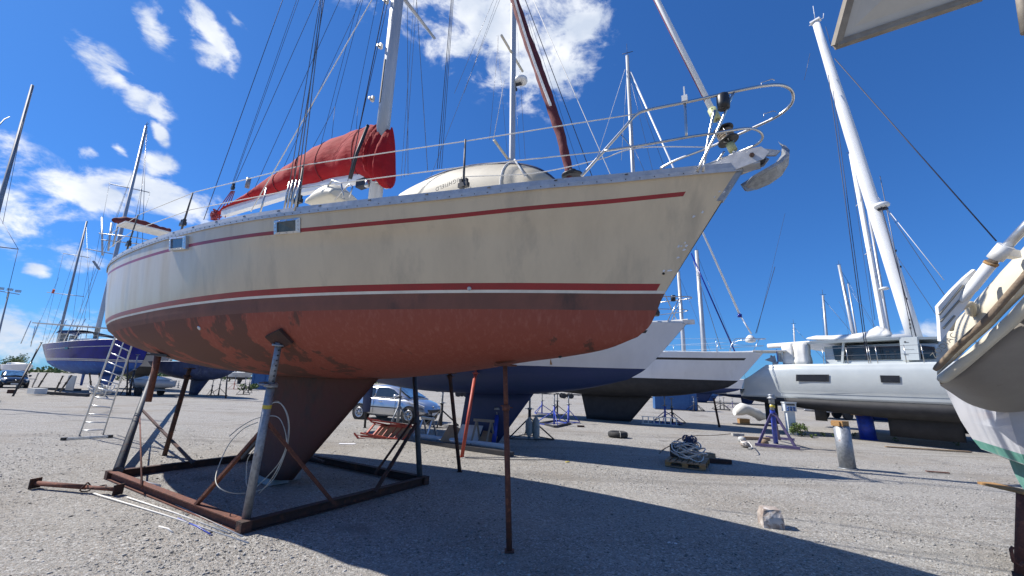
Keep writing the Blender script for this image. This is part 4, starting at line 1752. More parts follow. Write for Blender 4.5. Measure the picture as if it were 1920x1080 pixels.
def gen_yacht(fr, label, L0, L1, B, zw, fs, fm, fb, dc, mats, keel, rudder, bands=(), rake=.9, mast=None, house=None, stripe=None,
              pulpit=True, name='sailing_yacht', rows_extra=(), group=None, stan=6, sdc=.12):
    """mats = [topside, antifoul, stripe, deck]"""
    y_ = thing(name, label, 'sailing yacht', fr.K, fr.rz, group)
    H_ = gen_hull(L0, L1, B, zw, fs, fm, fb, dc, rake, sd_=sdc)

    def pt_(mb, nm, m_, par=y_):
        return mb.build(nm, m_, par, world_pts=False)
    rows = [('u', a) for a in (0, .12, .25, .38, .5, .62, .74, .86, 1)]
    mi = [1] * 8
    zz = [0.]
    for z0, z1 in bands:
        rows.append(('o', z0))
        mi.append(0)
        rows.append(('o', z1))
        mi.append(2)
        zz.append(z1)
    for z in (zz[-1] + .2, zz[-1] + .4):
        rows.append(('o', z))
        mi.append(0)
    if stripe:
        rows.append(('s', stripe[0]))
        mi.append(0)
        rows.append(('s', stripe[1]))
        mi.append((2, 0, stripe[2], stripe[3]))
    rows.append(('s', .05))
    mi.append(0)
    rows.append(('s', 0))
    mi.append(0)
    pt_(H_.mesh(rows, mi, 36), 'hull', mats[:3])
    mb = MB()
    rings = []
    for i in range(25):
        p = H_.pt(i / 24, ('s', .0))
        rings.append([(p.x, p.y, p.z - .01), (p.x, p.y * .96, p.z + .035), (p.x, 0, p.z + .09), (p.x, -p.y * .96, p.z + .035), (p.x, -p.y, p.z - .01)])
    mb.loft(rings, closed_ring=False)
    pt_(mb, 'deck', mats[3])
    if keel:
        (ta, tf), (ba, bf), zb = keel
        zt = zw - dc + .12
        mb = MB()
        secs = []
        for k in range(6):
            u = k / 5
            xa, xf = ta + (ba - ta) * u, tf + (bf - tf) * u
            secs.append([(xf + (xa - xf) * a, -.13 * b, zt + (zb - zt) * u) for a, b in prof] + [(xf + (xa - xf) * a, .13 * b, zt + (zb - zt) * u) for a, b in prof[::-1][:-1]])
        mb.loft(secs)
        pt_(mb, 'keel', mats[1])
    if rudder:
        xr, zb, ch = rudder
        zt = zw - dc * .35
        mb = MB()
        mb.loft([[(xr + ch * (.3 - a) * k, -.05 * b, z) for a, b in prof] + [(xr + ch * (.3 - a) * k, .05 * b, z) for a, b in prof[::-1][:-1]]
                 for z, k in ((zt, 1), ((zt + zb) / 2, .9), (zb, .7))])
        pt_(mb, 'rudder', mats[1])
    zd = zw + fm
    if house:
        x0, x1, w, h = house
        mb = MB()
        rings = []
        for u, kw, kh in ((0, .8, .1), (.03, 1, .9), (.4, 1, 1), (.75, .85, .85), (.93, .6, .5), (1, .4, .05)):
            x = x0 + (x1 - x0) * u
            z0 = zd + .02
            rings.append([(x, -w * kw, z0), (x, -w * kw * .9, z0 + h * kh * .85), (x, 0, z0 + h * kh), (x, w * kw * .9, z0 + h * kh * .85), (x, w * kw, z0)])
        mb.loft(rings, smooth=False)
        ho = pt_(mb, 'coachroof', mats[3])
        for sd_ in (-1, 1):
            for k in range(3):
                xa = x0 + (x1 - x0) * (.12 + .2 * k)
                xb = xa + (x1 - x0) * .14
                mb = MB()
                mb.add([(xa, sd_ * (w * .985 + .01), zd + .02 + h * .25), (xb, sd_ * (w * .985 + .01), zd + .02 + h * .25), (xb, sd_ * (w * .92 + .02), zd + .02 + h * .65),
                        (xa, sd_ * (w * .92 + .02), zd + .02 + h * .65)], [(0, 1, 2, 3)])
                mb.build('window', 'dark_window', ho, world_pts=False)
    if mast:
        xm, zt, r_, m_, rk = mast
        mb = MB()
        mb.tube([(xm, 0, zd), (xm + rk * .5, 0, (zd + zt) / 2), (xm + rk, 0, zt)], [r_, r_, r_ * .75], 12)
        mo = pt_(mb, 'mast', m_)
        Hm = zt - zd
        for u, L_ in ((.38, 1.1), (.68, .9)):
            for s_ in (-1, 1):
                mb = MB()
                mb.tube([(xm + rk * u, 0, zd + Hm * u), (xm + rk * u - .15, s_ * L_, zd + Hm * u + .06)], [.035, .022], 6)
                mb.build('spreader', m_, mo, world_pts=False)
        for s_ in (-1, 1):
            bx = xm - .25
            mb = MB()
            wch = B / 2 * .93
            mb.tube([(bx, s_ * wch, zd), (xm + rk * .38 - .15, s_ * 1.1, zd + Hm * .38), (xm + rk * .68 - .15, s_ * .9, zd + Hm * .68), (xm + rk * .97, 0, zd + Hm * .97)], .007, 5)
            pt_(mb, 'shroud', 'wire')
            mb = MB()
            mb.tube([(bx - .3, s_ * wch, zd), (xm + rk * .38, s_ * .05, zd + Hm * .37)], .006, 5)
            pt_(mb, 'shroud', 'wire')
        mb = MB()
        mb.tube([(L1 - .25, 0, zw + fb + .05), (xm + rk * .96, 0, zd + Hm * .96)], .014, 6)
        pt_(mb, 'forestay', 'mast_white')
        mb = MB()
        mb.tube([(L0 + .1, 0, zw + fs + .1), (xm + rk, 0, zt)], .006, 5)
        pt_(mb, 'backstay', 'wire')
        mb = MB()
        mb.tube([(xm - .14, 0, zd + Hm * .03), (xm + rk - .12, .02, zt)], .006, 5)
        mb.tube([(xm + .13, 0, zd + Hm * .03), (xm + rk + .1, .02, zt)], .006, 5)
        mb.build('halyard', 'wire_dark', mo, world_pts=False)
        mb = MB()
        mb.tube([(xm + rk, 0, zt), (xm + rk, 0, zt + .5)], .008, 5)
        mb.tube([(xm + rk - .25, 0, zt + .12), (xm + rk + .2, 0, zt + .12)], .01, 5)
        mb.build('wind_vane', 'dark_steel', mo, world_pts=False)
    if pulpit:
        zb_ = zw + fb
        mb = MB()
        def rp(x, hh):
            y0, _ = H_.side(min(x, L1 - .05), zb_ - .05)
            return (x, -y0 - .02, zb_ + hh)
        s1 = [rp(L1 - 1.4, .0), rp(L1 - 1.3, .3), rp(L1 - 1.1, .58), rp(L1 - .6, .62), (L1 + .0, -.16, zb_ + .62), (L1 + .12, 0, zb_ + .62)]
        full = s1 + [(p[0], -p[1], p[2]) for p in s1[::-1][1:]]
        mb.tube(smoothline(full, 3), .014, 6)
        for s_ in (-1, 1):
            mb.tube([(L1 - .45, s_ * .25, zb_), (L1 - .15, s_ * .14, zb_ + .6)], .012, 6)
            mb.tube([(L1 - 1.2, -s_ * rp(L1 - 1.2, 0)[1], zb_ + .30), (L1 - .1, s_ * .2, zb_ + .30), (L1 + .02, 0, zb_ + .30)], .010, 6)
        pt_(mb, 'pulpit', 'stainless')
        for s_ in (-1, 1):
            tops2 = []
            for k in range(stan):
                t = .08 + .78 * k / (stan - 1)
                p = H_.pt(t, ('s', 0))
                a = Vector((p.x, s_ * abs(p.y) * .97, p.z))
                tops2.append(a + Vector((0, 0, .62)))
                mb = MB()
                mb.tube([a, tops2[-1]], .011, 6)
                pt_(mb, 'stanchion', 'stainless')
            e = Vector((L1 - 1.1, s_ * abs(rp(L1 - 1.1, 0)[1]), zb_ + .58))
            for hh in (0, .3):
                mb = MB()
                mb.tube([q_ - Vector((0, 0, hh)) for q_ in tops2 + [e]], .005, 5)
                pt_(mb, 'lifeline', 'white_rope')
    return y_, H_


def P3(y_, mb, name, m_, kind=None):
    o = mb.build(name, m_, y_, world_pts=False)
    if kind:
        o['kind'] = kind
    return o


# --- white yacht with navy bottom, right behind
F8 = Frame((-.8, 12.9, 0), -28)
Y8, H8 = gen_yacht(F8, 'white yacht with dark navy bottom and keel standing behind the cream yacht', -6.4, 5.85, 3.7, 2.18, 1.05, 1.02, 1.14, .80,
                   ['white_gel', 'navy_antifoul', 'black_stripe', 'deck_white'], ((-.55, 1.75), (-.75, .62), .04), (-4.6, .6, .5),
                   stripe=(.26, .19, .1, .93), mast=None, house=(-2.5, 2.4, 1.05, .4), rake=1.05)
# mast 962: thick, with steps, radar and spreaders
mb = MB()
a, b = F8.at(960, 310), F8.at(963, 0)
d = (b - a).normalized()
zf = 3.2
mb.tube([a - d * (a.z - zf), a, b, b + d * 3.4], .105, 14)
m8 = P3(Y8, mb, 'mast', 'mast_alloy')
for p1, p2 in (((940, 66), (980, 134)), ((926, 262), (952, 298))):
    mb = MB()
    q1, q2 = F8.at(*p1), F8.at(*p2)
    q1, q2 = F8.at(p1[0], p1[1], -.9), F8.at(p2[0], p2[1], .9 if p2[0] > 962 else 0)
    mb.tube([q1, q2], [.045, .045], 8)
    mb.build('spreader', 'cream_hypalon', m8, world_pts=False)
q = F8.at(977, 151, .1)
mb = MB()
mb.lathe(q, [(.12, -.10), (.20, -.08), (.23, -.02), (.22, .06), (.15, .10), (.02, .11)], 18)
rd = mb.build('radar_dome', 'white_rib', m8, world_pts=False)
mb = MB()
mb.box(q + Vector((-.12, -.02, -.14)), (.30, .10, .04))
mb.box(q + Vector((-.2, -.02, -.3)), (.1, .1, .1))
mb.build('radar_bracket', 'dark_steel', m8, world_pts=False)
for lo, hi, s0, s1, r_, m_, nm in (((1150, 340), (1000, 0), 0, 0, .013, 'white_rope', 'forestay'), ((925, 262), (946, 150), .9, .9, .009, 'white_rope', 'halyard'),
                                   ((918, 262), (935, 66), .9, .9, .006, 'wire', 'shroud'), ((952, 298), (932, 66), .3, .3, .005, 'wire', 'shroud'),
                                   ((985, 300), (968, 30), -.9, -.5, .006, 'wire', 'shroud'), ((975, 298), (967, 180), -.6, -.6, .005, 'wire', 'shroud'),
                                   ((1070, 320), (985, 20), -.3, -.2, .006, 'wire_dark', 'inner_forestay'), ((1092, 333), (988, 20), -.3, -.2, .006, 'wire_dark', 'inner_forestay'),
                                   ((852, 175), (925, 0), 1.2, .8, .006, 'wire', 'shroud'), ((870, 175), (932, 0), 1.2, .8, .006, 'wire', 'shroud'),
                                   ((800, 350), (937, 0), 1.2, .8, .006, 'wire', 'shroud')):
    mb = MB()
    if hi[1] == 0:
        hi = ext(lo, hi, -120)
    if nm == 'forestay' and lo[0] == 1150:
        mb.tube([Vector((5.6, 0, 3.36)), F8.at(1145, 328), F8.at(*hi)], r_, 6)
    else:
        mb.tube([F8.at(*lo, -s0), F8.at(*hi, -s1)], r_, 6)
    P3(Y8, mb, nm, m_)
# coiled cable and windlass on her bow, yellow stain under the stripe
random.seed(8)
mb = MB()
for k in range(9):
    c = Vector((4.75 - .05 * k, -.35, 3.52))
    mb.tube([c + Vector((.32 * cos(t), .02 * k - .1, .20 * sin(t) + .1)) for t in [pi * i / 10 for i in range(11)]], .012, 6)
P3(Y8, mb, 'hanging_coil', 'dark_steel')
mb = MB()
mb.lathe((5.1, -.1, 3.50), [(.10, 0), (.12, .08), (.08, .2), (.1, .26), (.02, .3)], 12)
P3(Y8, mb, 'windlass', 'black_plastic')
mb = MB()
mb.lathe((5.55, -.1, 3.93), [(.03, -.08), (.06, -.07), (.06, .07), (.02, .08)], 10)
P3(Y8, mb, 'bow_lamp', 'black_plastic')
mb = MB()
for s_ in (-1, 1):
    mb.box((5.75, s_ * .07, 3.33), (.5, .015, .10))
P3(Y8, mb, 'bow_roller', 'alloy_rail')
mb = MB()
q = Vector((2.6, 0, 2.5))
y0, _ = H8.side(2.6, 2.5)
y1, _ = H8.side(2.6, 2.22)
mb.add([(2.57, -y1 - .006, 2.22), (2.63, -y1 - .006, 2.22), (2.61, -y0 - .006, 2.52), (2.59, -y0 - .006, 2.52)], [(0, 1, 2, 3)])
P3(Y8, mb, 'rust_stain', 'wood_orange')

# --- white yacht with black bottom
k9 = G(1140, 789)
F9 = Frame((k9.x, k9.y, 0), -28)
Y9, H9 = gen_yacht(F9, 'white yacht with black bottom and long black stripe, just left of the catamaran', -6.5, 7.3, 4.0, 2.19, 1.15, 1.2, 1.30, .93,
                   ['white_gel', 'black_antifoul', 'black_stripe', 'deck_white'], ((-1.45, 2.3), (-1.15, 1.15), .03), (-5, .6, .5),
                   stripe=(.36, .26, .25, .955), house=(-3, 3, 1.2, .35), mast=None, rake=1.15)
mb = MB()
a, b = F9.at(1187, 325), F9.at(1176, 105)
mb.tube([a - (b - a).normalized() * (a.z - 3.4), a, b], [.12, .12, .10], 12)
m9 = P3(Y9, mb, 'mast', 'mast_alloy')
mb = MB()
mb.tube([b, b + Vector((0, 0, .9))], .012, 5)
mb.tube([b + Vector((-.3, 0, .25)), b + Vector((.35, 0, .2))], .02, 5)
mb.build('wind_vane', 'dark_steel', m9, world_pts=False)
mb = MB()
mb.tube([F9.at(1409, 626), F9.at(1388, 592)], .035, 8)
mb.tube([F9.at(1388, 592), F9.at(1182, 135)], .05, 8)
P3(Y9, mb, 'forestay', 'mast_white')
mb = MB()
mb.lathe(F9.at(1387, 592), [(.05, -.08), (.1, -.07), (.1, .07), (.05, .08)], 10)
P3(Y9, mb, 'halyard_fitting', 'navy_gel')
mb = MB()
mb.lathe(F9.at(1407, 636), [(.08, -.16), (.22, -.12), (.2, .05), (.1, .16), (.04, .2)], 14)
P3(Y9, mb, 'furling_drum', 'white_rib')
for lo, hi, s0, s1, r_, m_, nm in (((1118, 300), (1172, 130), 1.6, .1, .012, 'white_rope', 'shroud'), ((1165, 300), (1176, 130), 1.2, .0, .011, 'white_rope', 'shroud'),
                                   ((1225, 325), (1180, 140), -1.5, 0, .011, 'wire', 'shroud'), ((1248, 320), (1182, 140), 0, 0, .011, 'wire_dark', 'inner_forestay'),
                                   ((1378, 660), (1296, 475), 0, 0, .036, 'navy_gel', 'blue_furled_line'), ((1352, 655), (1300, 490), -.3, 0, .014, 'wire', 'shroud'),
                                   ((1210, 325), (1190, 280), .4, .2, .011, 'wire', 'shroud'),
                                   ((1417, 625), (1453, 500), 0, -.5, .013, 'wire_dark', 'flag_halyard'), ((1419, 625), (1472, 400), 0, -.5, .007, 'wire_dark', 'flag_halyard')):
    mb = MB()
    mb.tube([F9.at(*lo, -s0), F9.at(*hi, -s1)], r_, 6)
    P3(Y9, mb, nm, m_)
mb = MB()
for s_ in (-1, 1):
    mb.box((7.45, s_ * .08, 3.5), (1.0, .03, .09))
mb.box((7.5, 0, 3.55), (1.3, .5, .05))
P3(Y9, mb, 'bow_platform', 'deck_white')
mb = MB()
mb.beam((7.55, 0, 3.35), (7.75, .05, 2.95), .1, .06)
mb.prism([(7.3, -.1, 3.15), (7.7, -.1, 3.35), (7.75, -.1, 3.0)], (0, .2, 0))
mb.box((7.68, 0, 3.0), (.18, .3, .14))
an = MB()
an.v, an.f, an.m, an.sm = mb.v, mb.f, mb.m, mb.sm
an2 = thing('bow_anchor', 'dark grey anchor hanging from the bow of the black bottomed yacht', 'anchor', F9.w((7.6, 0, 3.2)), F9.rz)
an.v = [(p[0] - 7.6, p[1], p[2] - 3.2) for p in an.v]
an.build('fluke', 'galvanised', an2, world_pts=False)

# --- navy blue sloop at the left
k1 = G(150, 737)
F1 = Frame((k1.x, k1.y, 0), -24)
F1.K += F1.p * 1.4
Y1, H1 = gen_yacht(F1, 'glossy navy blue yacht with light blue bottom and an awning frame, left of the ladder', -8.2, 4.95, 4.1, 2.33, 1.35, 1.42, 1.75, 1.0,
                   ['navy_gel', 'blue_antifoul', 'stripe_white', 'deck_white'], ((-1.0, 1.2), (-.9, .45), .05), (-3.7, .45, .55), bands=((.05, .11), (.15, .21)),
                   stripe=(.50, .46, .15, .8), house=(-4.5, 2.5, 1.3, .45), mast=None, rake=.6)
mb = MB()
a, b = F1.at(185, 610), F1.at(274, 237)
mb.tube([a - (b - a).normalized() * 1.4, a, b], [.17, .17, .11], 12)
m1 = P3(Y1, mb, 'mast', 'mast_alloy')
mb = MB()
mb.tube([b, b + Vector((0, 0, .5))], .02, 5)
mb.tube([b + Vector((-.3, 0, .2)), b + Vector((.35, 0, .2))], .02, 5)
mb.build('wind_vane', 'dark_steel', m1, world_pts=False)
for (p, q) in (((204, 344), (281, 361)), ((160, 466), (230, 480))):
    mb = MB()
    mb.tube([F1.at(*p, -1.2), F1.at(*q, 1.2)], .04, 6)
    mb.build('spreader', 'mast_dark', m1, world_pts=False)
for lo, hi, r_ in (((262, 600), (274, 250), .02), ((140, 630), (240, 350), .015), ((128, 640), (262, 290), .012), ((210, 610), (268, 340), .015), ((150, 640), (205, 345), .012),
                   ((240, 625), (276, 245), .02), ((215, 600), (281, 361), .012)):
    mb = MB()
    mb.tube([F1.at(*lo), F1.at(*hi)], r_, 5)
    P3(Y1, mb, 'shroud', 'wire')
# awning frame aft to mast: panel, poles, dark sprayhood
mb = MB()
a, b = F1.at(60, 606, -1.3), F1.at(172, 614, -1.3)
mb.loft([[(p.x, -1.3, p.z + .0), (p.x, -1.3, p.z + .09), (p.x, 1.3, p.z + .16), (p.x, 1.3, p.z + .06)] for p in (a, (a + b) / 2, b)], smooth=False)
P3(Y1, mb, 'awning', 'solar_under')
for px in (56, 67, 72, 112, 122, 136, 146, 158, 166):
    mb = MB()
    s_ = random.choice([-1.2, 1.1])
    p = F1.at(px, 608, s_)
    mb.tube([(p.x, s_, 5.9 if px < 80 else 5.75), (p.x - random.uniform(-.1, .9), s_ * 1.1, 3.8)], .03, 6)
    P3(Y1, mb, 'awning_pole', 'alloy')
mb = MB()
rings = []
for i in range(7):
    x = -6.9 + 3.9 * i / 6
    z = 4.9 - .35 * (i / 6) ** 2
    rings.append([(x, -1.25, z - .25), (x, -1.1, z), (x, 0, z + .15), (x, 1.1, z), (x, 1.25, z - .25)])
mb.loft(rings, closed_ring=False)
P3(Y1, mb, 'dark_bimini', 'tarp')
mb = MB()
mb.box((-7.3, -.6, 4.35), (.45, .5, .75))
mb.box((-6.6, -.2, 4.3), (.4, .4, .5))
P3(Y1, mb, 'deck_gear', 'grey_canvas')
mb = MB()
y0, _ = H1.side(-2.2, 3.35)
mb.box((-2.2, -y0 - .01, 3.30), (.5, .03, .16))
P3(Y1, mb, 'hull_window', 'dark_window')

# --- grey yacht behind it
F2 = Frame(F1.w((-8.5, 6.0, 0)), -30)
Y2, H2 = gen_yacht(F2, 'weathered grey yacht at the far left behind the navy blue yacht', -6, 6.0, 3.8, 2.2, 1.4, 1.4, 1.6, .9,
                   ['grey_gel', 'black_antifoul', 'black_stripe', 'grey_canvas'], ((-1, 1.2), (-.8, .6), .05), (-4, .5, .5),
                   stripe=(.5, .38, .05, .85), house=(-3.5, 2, 1.2, .6), mast=None)
mb = MB()
a, b = F2.at(118, 600), F2.at(163, 415)
mb.tube([a - (b - a).normalized() * 3, a, b], [.15, .15, .11], 10)
m2_ = P3(Y2, mb, 'mast', 'mast_dark')
for p, q in (((88, 548), (157, 556)), ((119, 475), (167, 483))):
    mb = MB()
    mb.tube([F2.at(*p, -1), F2.at(*q, 1)], .05, 6)
    mb.build('spreader', 'mast_dark', m2_, world_pts=False)
mb = MB()
mb.box(F2.at(100, 546, -.8), (.35, .2, .55), Matrix.Rotation(.4, 3, 'Y'))
mb.build('radar_reflector', 'red_primer', m2_, world_pts=False)
for lo, hi in (((88, 640), (158, 430)), ((80, 640), (119, 475)), ((135, 610), (160, 430)), ((150, 590), (170, 480)), ((60, 640), (110, 520)), ((168, 600), (162, 425))):
    mb = MB()
    mb.tube([F2.at(*lo), F2.at(*hi)], .015, 5)
    P3(Y2, mb, 'shroud', 'wire')

# --- far left mast and lighting pole
F3 = Frame((-30, 25, 0), -28)
F3 = Frame(G(-180, 745), -28)
Y3, H3 = gen_yacht(F3, 'yacht mostly outside the left edge, only its dark mast and rigging reach into view', -6, 6, 3.8, 2.2, 1.1, 1.1, 1.3, .8,
                   ['white_gel', 'navy_antifoul', 'black_stripe', 'deck_white'], ((-1, 1.2), (-.8, .6), .05), (-4, .5, .5), mast=None, house=(-3, 2.5, 1.1, .4))
mb = MB()
a, b = F3.at(-40, 520), F3.at(61, 160)
mb.tube([a - (b - a).normalized() * 6, a, b], [.11, .11, .07], 10)
m3 = P3(Y3, mb, 'mast', 'mast_dark')
mb = MB()
mb.tube([F3.at(-60, 300, -1), F3.at(8, 224, .0), F3.at(18, 219, .6)], .03, 6)
mb.build('spreader', 'mast_dark', m3, world_pts=False)
mb = MB()
mb.tube([F3.at(-70, 455, -1), F3.at(34, 467, 1)], .03, 6)
mb.build('spreader', 'mast_dark', m3, world_pts=False)
for lo, hi in (((-30, 520), (58, 165)), ((10, 330), (62, 165)), ((-5, 400), (34, 467)), ((52, 180), (5, 420)), ((12, 560), (34, 467))):
    mb = MB()
    mb.tube([F3.at(*lo), F3.at(*hi)], .009, 5)
    P3(Y3, mb, 'shroud', 'wire_dark')
base = PD(-20, 700, 60)
base.z = 0
lp = thing('floodlight_pole', 'slim dark pole carrying three floodlights at the left edge', 'light pole', base)
tp_ = PD(17, 547, 60)
mb = MB()
mb.tube([base, tp_], [.14, .08], 8)
wpart(mb, 'pole', 'mast_dark', lp)
mb = MB()
mb.tube([PD(0, 546, 60), PD(36, 552, 60)], .06, 6)
wpart(mb, 'crossarm', 'mast_dark', lp)
for px, py in ((2, 541), (19, 543), (34, 546)):
    mb = MB()
    mb.box(PD(px, py, 60), (.55, .3, .35), .3)
    wpart(mb, 'floodlight', 'alloy', lp)

# --- distant boats under the stern
F5 = Frame(G(285, 729), -20)
Y5, H5 = gen_yacht(F5, 'small green and pale hulled cabin boat far behind the ladder', -5, 2.2, 2.6, 2.1, .8, .8, .95, .6,
                   ['green_gel', 'rust_dark_and_shaded', 'green_paint', 'deck_white'], None, None, bands=((.02, .3),), house=(-3.8, 0, .9, .55), pulpit=False, name='cabin_boat')
Y5['category'] = 'cabin boat'
F6 = Frame(G(365, 742), -24)
Y6, H6 = gen_yacht(F6, 'yacht wrapped in a dark blue tarpaulin seen under the stern of the cream yacht', -5.2, 4.6, 3.2, 2.05, .5, .5, .6, .85,
                   ['tarp', 'tarp', 'tarp', 'tarp'], ((-.9, 1.5), (-.8, .3), .05), None, pulpit=False, rake=.3)
# small dinghy on a trailer
tr = thing('boat_trailer', 'grey boat trailer loaded with a small open boat, under the stern of the cream yacht', 'trailer', G(285, 742), radians(-14))
mb = MB()
for s_ in (-.6, .6):
    mb.beam((-1.3, s_, .45), (1.7, s_ * .5, .45), .07, .07)
mb.beam((-1.2, -.6, .45), (-1.2, .6, .45), .06, .06)
mb.beam((.3, -.6, .4), (.3, .6, .4), .06, .06)
mb.beam((1.6, 0, .45), (2.9, 0, .42), .08, .08)
mb.build('chassis', 'galvanised', tr, world_pts=False)
for s_ in (-.8, .8):
    mb = MB()
    mb.tube([(-.3, s_ - .09, .3), (-.3, s_ + .09, .3)], .3, 18)
    mb.build('wheel', 'tyre_rubber', tr, world_pts=False)
db = thing('open_boat', 'small grey open boat with white canvas lying on the trailer', 'dinghy', G(285, 742), radians(-14))
mb = MB()
mb.loft([[(x, -w, 1.15), (x, -w * .9, .7), (x, 0, .52 + r_), (x, w * .9, .7), (x, w, 1.15), (x, w * .8, 1.12), (x, 0, 1.05), (x, -w * .8, 1.12)]
         for x, w, r_ in ((-1.6, .65, 0), (-.5, .75, 0), (.8, .72, 0), (1.5, .45, .1), (1.9, .08, .3))])
mb.build('hull', 'grey_gel', db, world_pts=False)
mb = MB()
mb.loft([[(x, -w, 1.16), (x, -w * .4, 1.16 + h), (x, w * .5, 1.16 + h * .7), (x, w, 1.16)] for x, w, h in ((-1.4, .6, .1), (-.7, .6, .25), (-.2, .6, .12), (.4, .6, .28), (1.2, .4, .12))])
mb.build('canvas_cover', 'white_canvas', db, world_pts=False)


# ================================================================== CARS
def make_car(label, loc, rz, paint, scale=1.0):
    c = thing('parked_car', label, 'car', loc, rz)
    L2, W = 2.02, .84

    def P_(mb, nm, m_, par=c):
        return mb.build(nm, m_, par, world_pts=False)
    # body: stations (x, half width, z bottom, z shoulder)
    st = [(-2.0, .60, .42, .78), (-1.95, .72, .30, .90), (-1.7, .80, .24, .98), (-1.2, .835, .22, .99), (-.4, .84, .20, .955), (.5, .84, .20, .93), (.95, .84, .22, .93),
          (1.3, .82, .24, .87), (1.62, .77, .26, .78), (1.85, .68, .28, .66), (1.97, .58, .33, .52), (2.01, .50, .38, .46)]
    mb = MB()
    rings = []
    for x, w, zb, zs__ in st:
        rings.append([(x, -w * .8, zb), (x, -w * .97, zb + .1), (x, -w, (zb + zs__) / 2), (x, -w * .97, zs__ - .09), (x, -w * .90, zs__), (x, -w * .45, zs__ + .035), (x, 0, zs__ + .045),
                      (x, w * .45, zs__ + .035), (x, w * .90, zs__), (x, w * .97, zs__ - .09), (x, w, (zb + zs__) / 2), (x, w * .97, zb + .1), (x, w * .8, zb)])
    mb.loft(rings)
    body = P_(mb, 'body', paint)
    gh = [(-1.86, .66, .97, 1.0), (-1.62, .64, .97, 1.30), (-1.25, .62, .97, 1.415), (-.6, .61, .96, 1.47), (0, .60, .95, 1.46), (.38, .58, .94, 1.37), (.80, .60, .93, 1.14), (1.16, .66, .92, .97)]
    mb = MB()
    rings = []
    for x, wt, z0, z1 in gh:
        wb = .76
        rings.append([(x, -wb, z0 - .03), (x, -(wb + wt) / 2 - .02, (z0 + z1) / 2), (x, -wt, z1 - .04), (x, -wt * .7, z1), (x, 0, z1 + .015), (x, wt * .7, z1), (x, wt, z1 - .04),
                      (x, (wb + wt) / 2 + .02, (z0 + z1) / 2), (x, wb, z0 - .03)])
    mb.loft(rings)
    P_(mb, 'cabin', paint)
    for s_ in (-1, 1):
        for poly in ([(-.62, 1.0), (-.62, 1.39), (-1.15, 1.345), (-1.48, 1.2), (-1.52, 1.03)], [(-.54, 1.0), (-.54, 1.39), (.02, 1.38), (.34, 1.30), (.80, 1.03), (.78, .99)]):
            mb = MB()
            pts = []
            for x, z in poly:
                k = (z - .94) / .5
                y = .785 - .15 * k
                pts.append((x, s_ * (y + .012), z))
            mb.add(pts, [tuple(range(len(pts)))])
            P_(mb, 'side_window', 'car_glass')
        for x0 in (-.55,):
            mb = MB()
            mb.beam((x0 - .03, s_ * .845, .30), (x0 - .03, s_ * .825, .93), .008, .008)
            mb.beam((.55, s_ * .846, .30), (.55, s_ * .826, .90), .008, .008)
            P_(mb, 'door_gap', 'black_plastic')
        mb = MB()
        mb.beam((-1.15, s_ * .85, .58), (.85, s_ * .85, .56), .02, .04)
        P_(mb, 'rubbing_strip', 'black_plastic')
        for x0 in (-.75, .05)[:2]:
            mb = MB()
            mb.beam((x0 - .35, s_ * .845, .80), (x0 - .2, s_ * .845, .80), .03, .03)
            P_(mb, 'door_handle', paint)
        mb = MB()
        mb.lathe((.62, s_ * .93, 1.03), [(.04, -.09), (.09, -.06), (.1, 0), (.09, .06), (.04, .09)], 10, (0, 1, 0))
        P_(mb, 'wing_mirror', paint)
        mb = MB()
        mb.loft([[(x, s_ * y, z0), (x, s_ * (y + .01), z1), (x - .06, s_ * (y - .06), z1 + .03), (x - .06, s_ * (y - .06), z0)] for x, y, z0, z1 in ((1.30, .80, .70, .80), (1.65, .74, .60, .76), (1.87, .62, .56, .66))], smooth=False)
        P_(mb, 'headlight', 'lamp_glass')
    mb = MB()
    mb.loft([[(x, -w, z), (x, 0, z + .05), (x, w, z)] for x, w, z in ((.37, .50, 1.385), (.78, .55, 1.165), (1.12, .60, 1.0))], closed_ring=False)
    mb.v = [(v[0] + .02, v[1], v[2] + .012) for v in mb.v]
    P_(mb, 'windscreen', 'windscreen')
    mb = MB()
    mb.loft([[(x, -w, z), (x, 0, z + .05), (x, w, z)] for x, w, z in ((-1.28, .50, 1.40), (-1.62, .52, 1.25), (-1.83, .55, 1.03))], closed_ring=False)
    mb.v = [(v[0] - .03, v[1], v[2] + .012) for v in mb.v]
    P_(mb, 'rear_window', 'car_glass')
    mb = MB()
    mb.loft([[(x, -w, z0), (x, -w, z1), (x, w, z1), (x, w, z0)] for x, w, z0, z1 in ((1.80, .60, .36, .56), (2.0, .50, .38, .54), (2.03, .4, .40, .52))], smooth=False)
    P_(mb, 'grille', 'black_plastic')
    mb = MB()
    mb.box((2.04, 0, .36), (.02, .52, .11))
    P_(mb, 'number_plate', 'plate_white')
    mb = MB()
    mb.lathe((1.93, 0, .64), [(.05, 0), (.045, .02), (.01, .025)], 12, (.6, 0, .8))
    P_(mb, 'badge', 'stainless')
